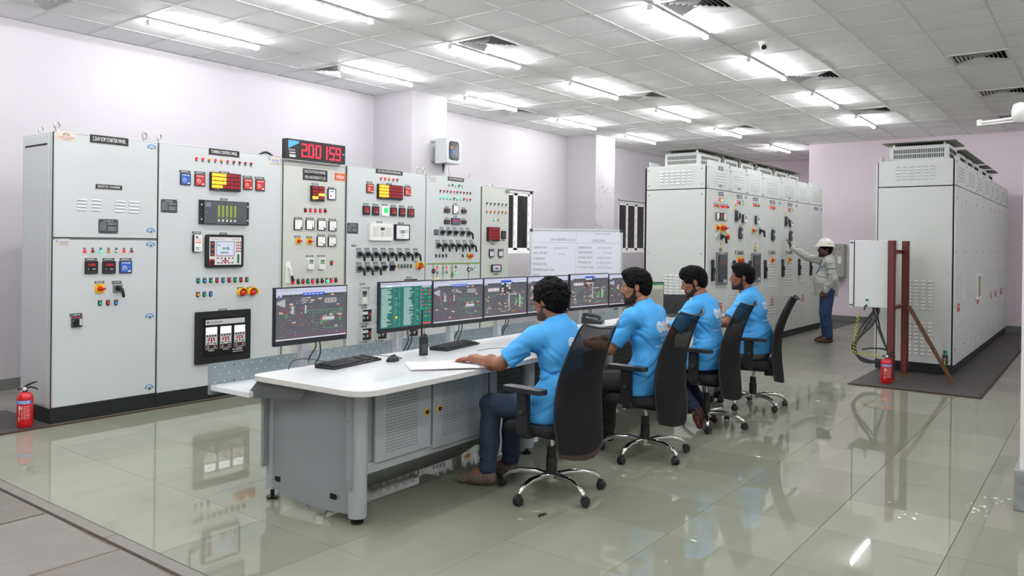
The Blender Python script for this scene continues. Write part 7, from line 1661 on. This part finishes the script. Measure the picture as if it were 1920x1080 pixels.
# 1: curly haired man in spectacles
J = seated(0, .0, shL=(-.185, .07, .955), shR=(.19, .11, .965), elL=(-.285, .255, .785), wrL=(-.235, .52, .79), hdL=(.05, 1, -.16), elR=(.35, .38, .81), wrR=(.46, .64, .80), hdR=(.35, 1, -.2), knL=(-.165, .42, .505), anL=(-.18, .43, .09), toL=(-.235, .60, .03), knR=(.06, .43, .505), anR=(.05, .44, .09), toR=(.03, .60, .03), curlL=.35, curlR=.5, head=(0, .105, 1.155))
t, sho, *_r = figure('man with curly black hair and spectacles seated nearest, in sky blue shirt and jeans', (3.965, 2.60, 0), -.04, J, SK1, SKY, JEAN, 'curly', 'soft', (-.02, -.1), 1.03, seed=1, sock=SOCK1, specs=True); back_print(t, _r[2], sho, .915, 1, .03)
# 2
J = seated(.035, .01, elL=(-.24, .20, .77), wrL=(-.16, .46, .785)); t, sho, *_r = figure('second seated man, short beard, sky blue shirt and dark trousers', (5.085, 2.585, 0), .0, J, SK2, SKY, OLV, 'quiff', 'full', (.42, -.08), 1.0, seed=2, sock=SOCK2); back_print(t, _r[2], sho, .93, 2, .02)
# 3
J = seated(.03, .03, elL=(-.30, .22, .775), wrL=(-.12, .44, .785), hdL=(.4, 1, -.1), wrR=(.1, .5, .785), anL=(-.13, .06, .15), toL=(-.17, .01, .03), anR=(.12, .1, .13), toR=(.13, .0, .03), knL=(-.15, .38, .5), knR=(.13, .38, .5), hem=.49); t, sho, *_r = figure('third seated man looking down, sky blue shirt, navy jeans and striped dark socks', (6.25, 2.635, 0), .02, J, SK1, SKY, NAVY, 'thick', 'full', (.42, -.28), 1.0, seed=3, sock=SOCK3); back_print(t, _r[2], sho, .945, 3, .02)
# 4
J = seated(.045, .03, elL=(-.32, .20, .80), wrL=(-.28, .47, .785), hdL=(.1, 1, -.1), hem=.515); t, sho, *_r = figure('fourth seated man at the far end, sky blue shirt and grey trousers', (7.29, 2.605, 0), .12, J, SK3, SKY, GRY, 'fade', 'full', (.3, .0), 1.02, belly=.025, seed=4, sock=SOCK2); back_print(t, _r[2], sho, .955, 4, .02)
# standing man
GS = cloth('light_grey_cotton_shirt', '#bdbcb8', 30, .1, .8, .03)
J = dict(hip=(0, 0, .86), waist=(0, .015, 1.0), chest=(0, .005, 1.16), neck=(0, -.005, 1.325), head_base=(0, .02, 1.37), head=(0, .045, 1.47), shL=(-.19, -.005, 1.265), shR=(.185, .03, 1.275), elL=(-.25, -.06, 1.02), wrL=(-.215, .045, .83), hdL=(.1, .25, -1), huL=(-1, 0, 0), elR=(.235, .29, 1.345), wrR=(.225, .535, 1.50), hdR=(.0, .3, .95), huR=(0, -.95, .3), hpL=(-.09, 0, .83), hpR=(.09, 0, .83), knL=(-.11, .03, .46), knR=(.11, .03, .46), anL=(-.1, -.02, .085), anR=(.12, .0, .085), toL=(-.13, .13, .03), toR=(.15, .14, .03), hem=.735, curlL=.9, curlR=.5)
SR = .36
t, sho, HM, H0, sdf_ = figure('standing man in white hard hat, grey shirt and blue jeans reaching to a switch', (13.02, 3.53, 0), SR, J, SK4, GS, BLUJ, 'short', 'half', (.15, .02), 1.05, long_sleeve=True, belly=.055, seed=6, stand=True, specs=True)
hm = MB(); HW = mat('hard_hat_white', '#eceae2', .3)
prof = [(.135, 0, .0), (.128, .004, 1), (.122, .012, 1), (.118, .04, 1), (.105, .075, 1), (.08, .1, 1), (.045, .115, 1), (.001, .12, 1)]
n = 32
for r, h, f in prof:
    for j in range(n):
        a = 2 * PI * j / n; brim = 0
        if r > .12: brim = .045 * max(0, math.sin(a)) ** 2 * (1 if r > .13 else .5)
        hm.v.append((r * .88 * math.cos(a), (r + brim) * math.sin(a) * 1.08 - .008, .055 + h - brim * .25))
for i in range(len(prof) - 1):
    for j in range(n): q = (j + 1) % n; hm.face((i * n + j, i * n + q, i * n + n + q, i * n + n + j), HW)
hm.tube([(0, .12 - .01, .075), (0, .1, .13), (0, .05, .168), (0, 0, .178), (0, -.06, .166), (0, -.11, .13)], [.006, .012, .014, .014, .014, .006], HW, 8)
hm.v = [tuple(p) for p in xform(np.array(hm.v), HM, H0)]; ho = hm.build('hard_hat', t, sharp=60)
b = MB()
for dx, ink in ((-.03, '#d2a020'), (.0, '#c06020')): b.poly([tuple(p) for p in xform(np.array([(-.1045, -.03 + dx, .085), (-.1045, -.005 + dx, .085), (-.0985, -.005 + dx, .105), (-.0985, -.03 + dx, .105)]), HM, H0)][::-1], PRINT, lin(ink))
b.build('hat_sticker', ho, sharp=0)
col = MB(); cpt = []
for i in range(17):
    a = R(-70) + R(320) * i / 16 + PI / 2 + R(20); cpt.append((.066 * math.cos(a), -.012 + .064 * math.sin(a), 1.345 - .018 * math.sin(a)))
k0 = 0
for x, y, z in cpt: col.v += [(x, y, z + .022), (x * 1.28, (y + .012) * 1.28 - .012, z - .02), (x * 1.2, (y + .012) * 1.2 - .012, z - .024), (x * .93, (y + .012) * .93 - .012, z + .02)]
for i in range(16):
    for j in range(4): q = (j + 1) % 4; col.face((i * 4 + j, i * 4 + q, i * 4 + 4 + q, i * 4 + 4 + j), GS)
col.build('collar', sho, sharp=60)
V = [tuple(v.co) for v in sho.data.vertices]; bvh = BVHTree.FromPolygons(V, [tuple(p.vertices) for p in sho.data.polygons])
def on_chest(x, z, off=.003):
    h = bvh.ray_cast(Vector((x, .8, z)), Vector((0, -1, 0)), 2.0); return (x, (h[0].y if h[0] else .1) + off, z)
LB = mat('blue_lanyard', '#2a4a8a', .6)
MB().tube([(.05, .045, 1.34)] + [on_chest(.05 - .035 * f, 1.32 - .26 * f, .004) for f in (0.1, .3, .5, .7, .9)], .0045, LB, 6).tube([(-.05, .045, 1.34)] + [on_chest(-.05 + .035 * f, 1.32 - .26 * f, .004) for f in (0.1, .3, .5, .7, .9)], .0045, LB, 6).build('lanyard', t)
b = MB(); c = (-.1, 1.2)
for k in range(14):
    a0, a1 = 2 * PI * k / 14, 2 * PI * (k + 1) / 14; b.poly([on_chest(c[0] + .024 * math.cos(a) * r, c[1] + .026 * math.sin(a) * r, .0025) for r, a in ((0, a0), (1, a1), (1, a0))], PRINT, lin('#5f93c8'))
b.build('pocket_badge', sho, sharp=0)
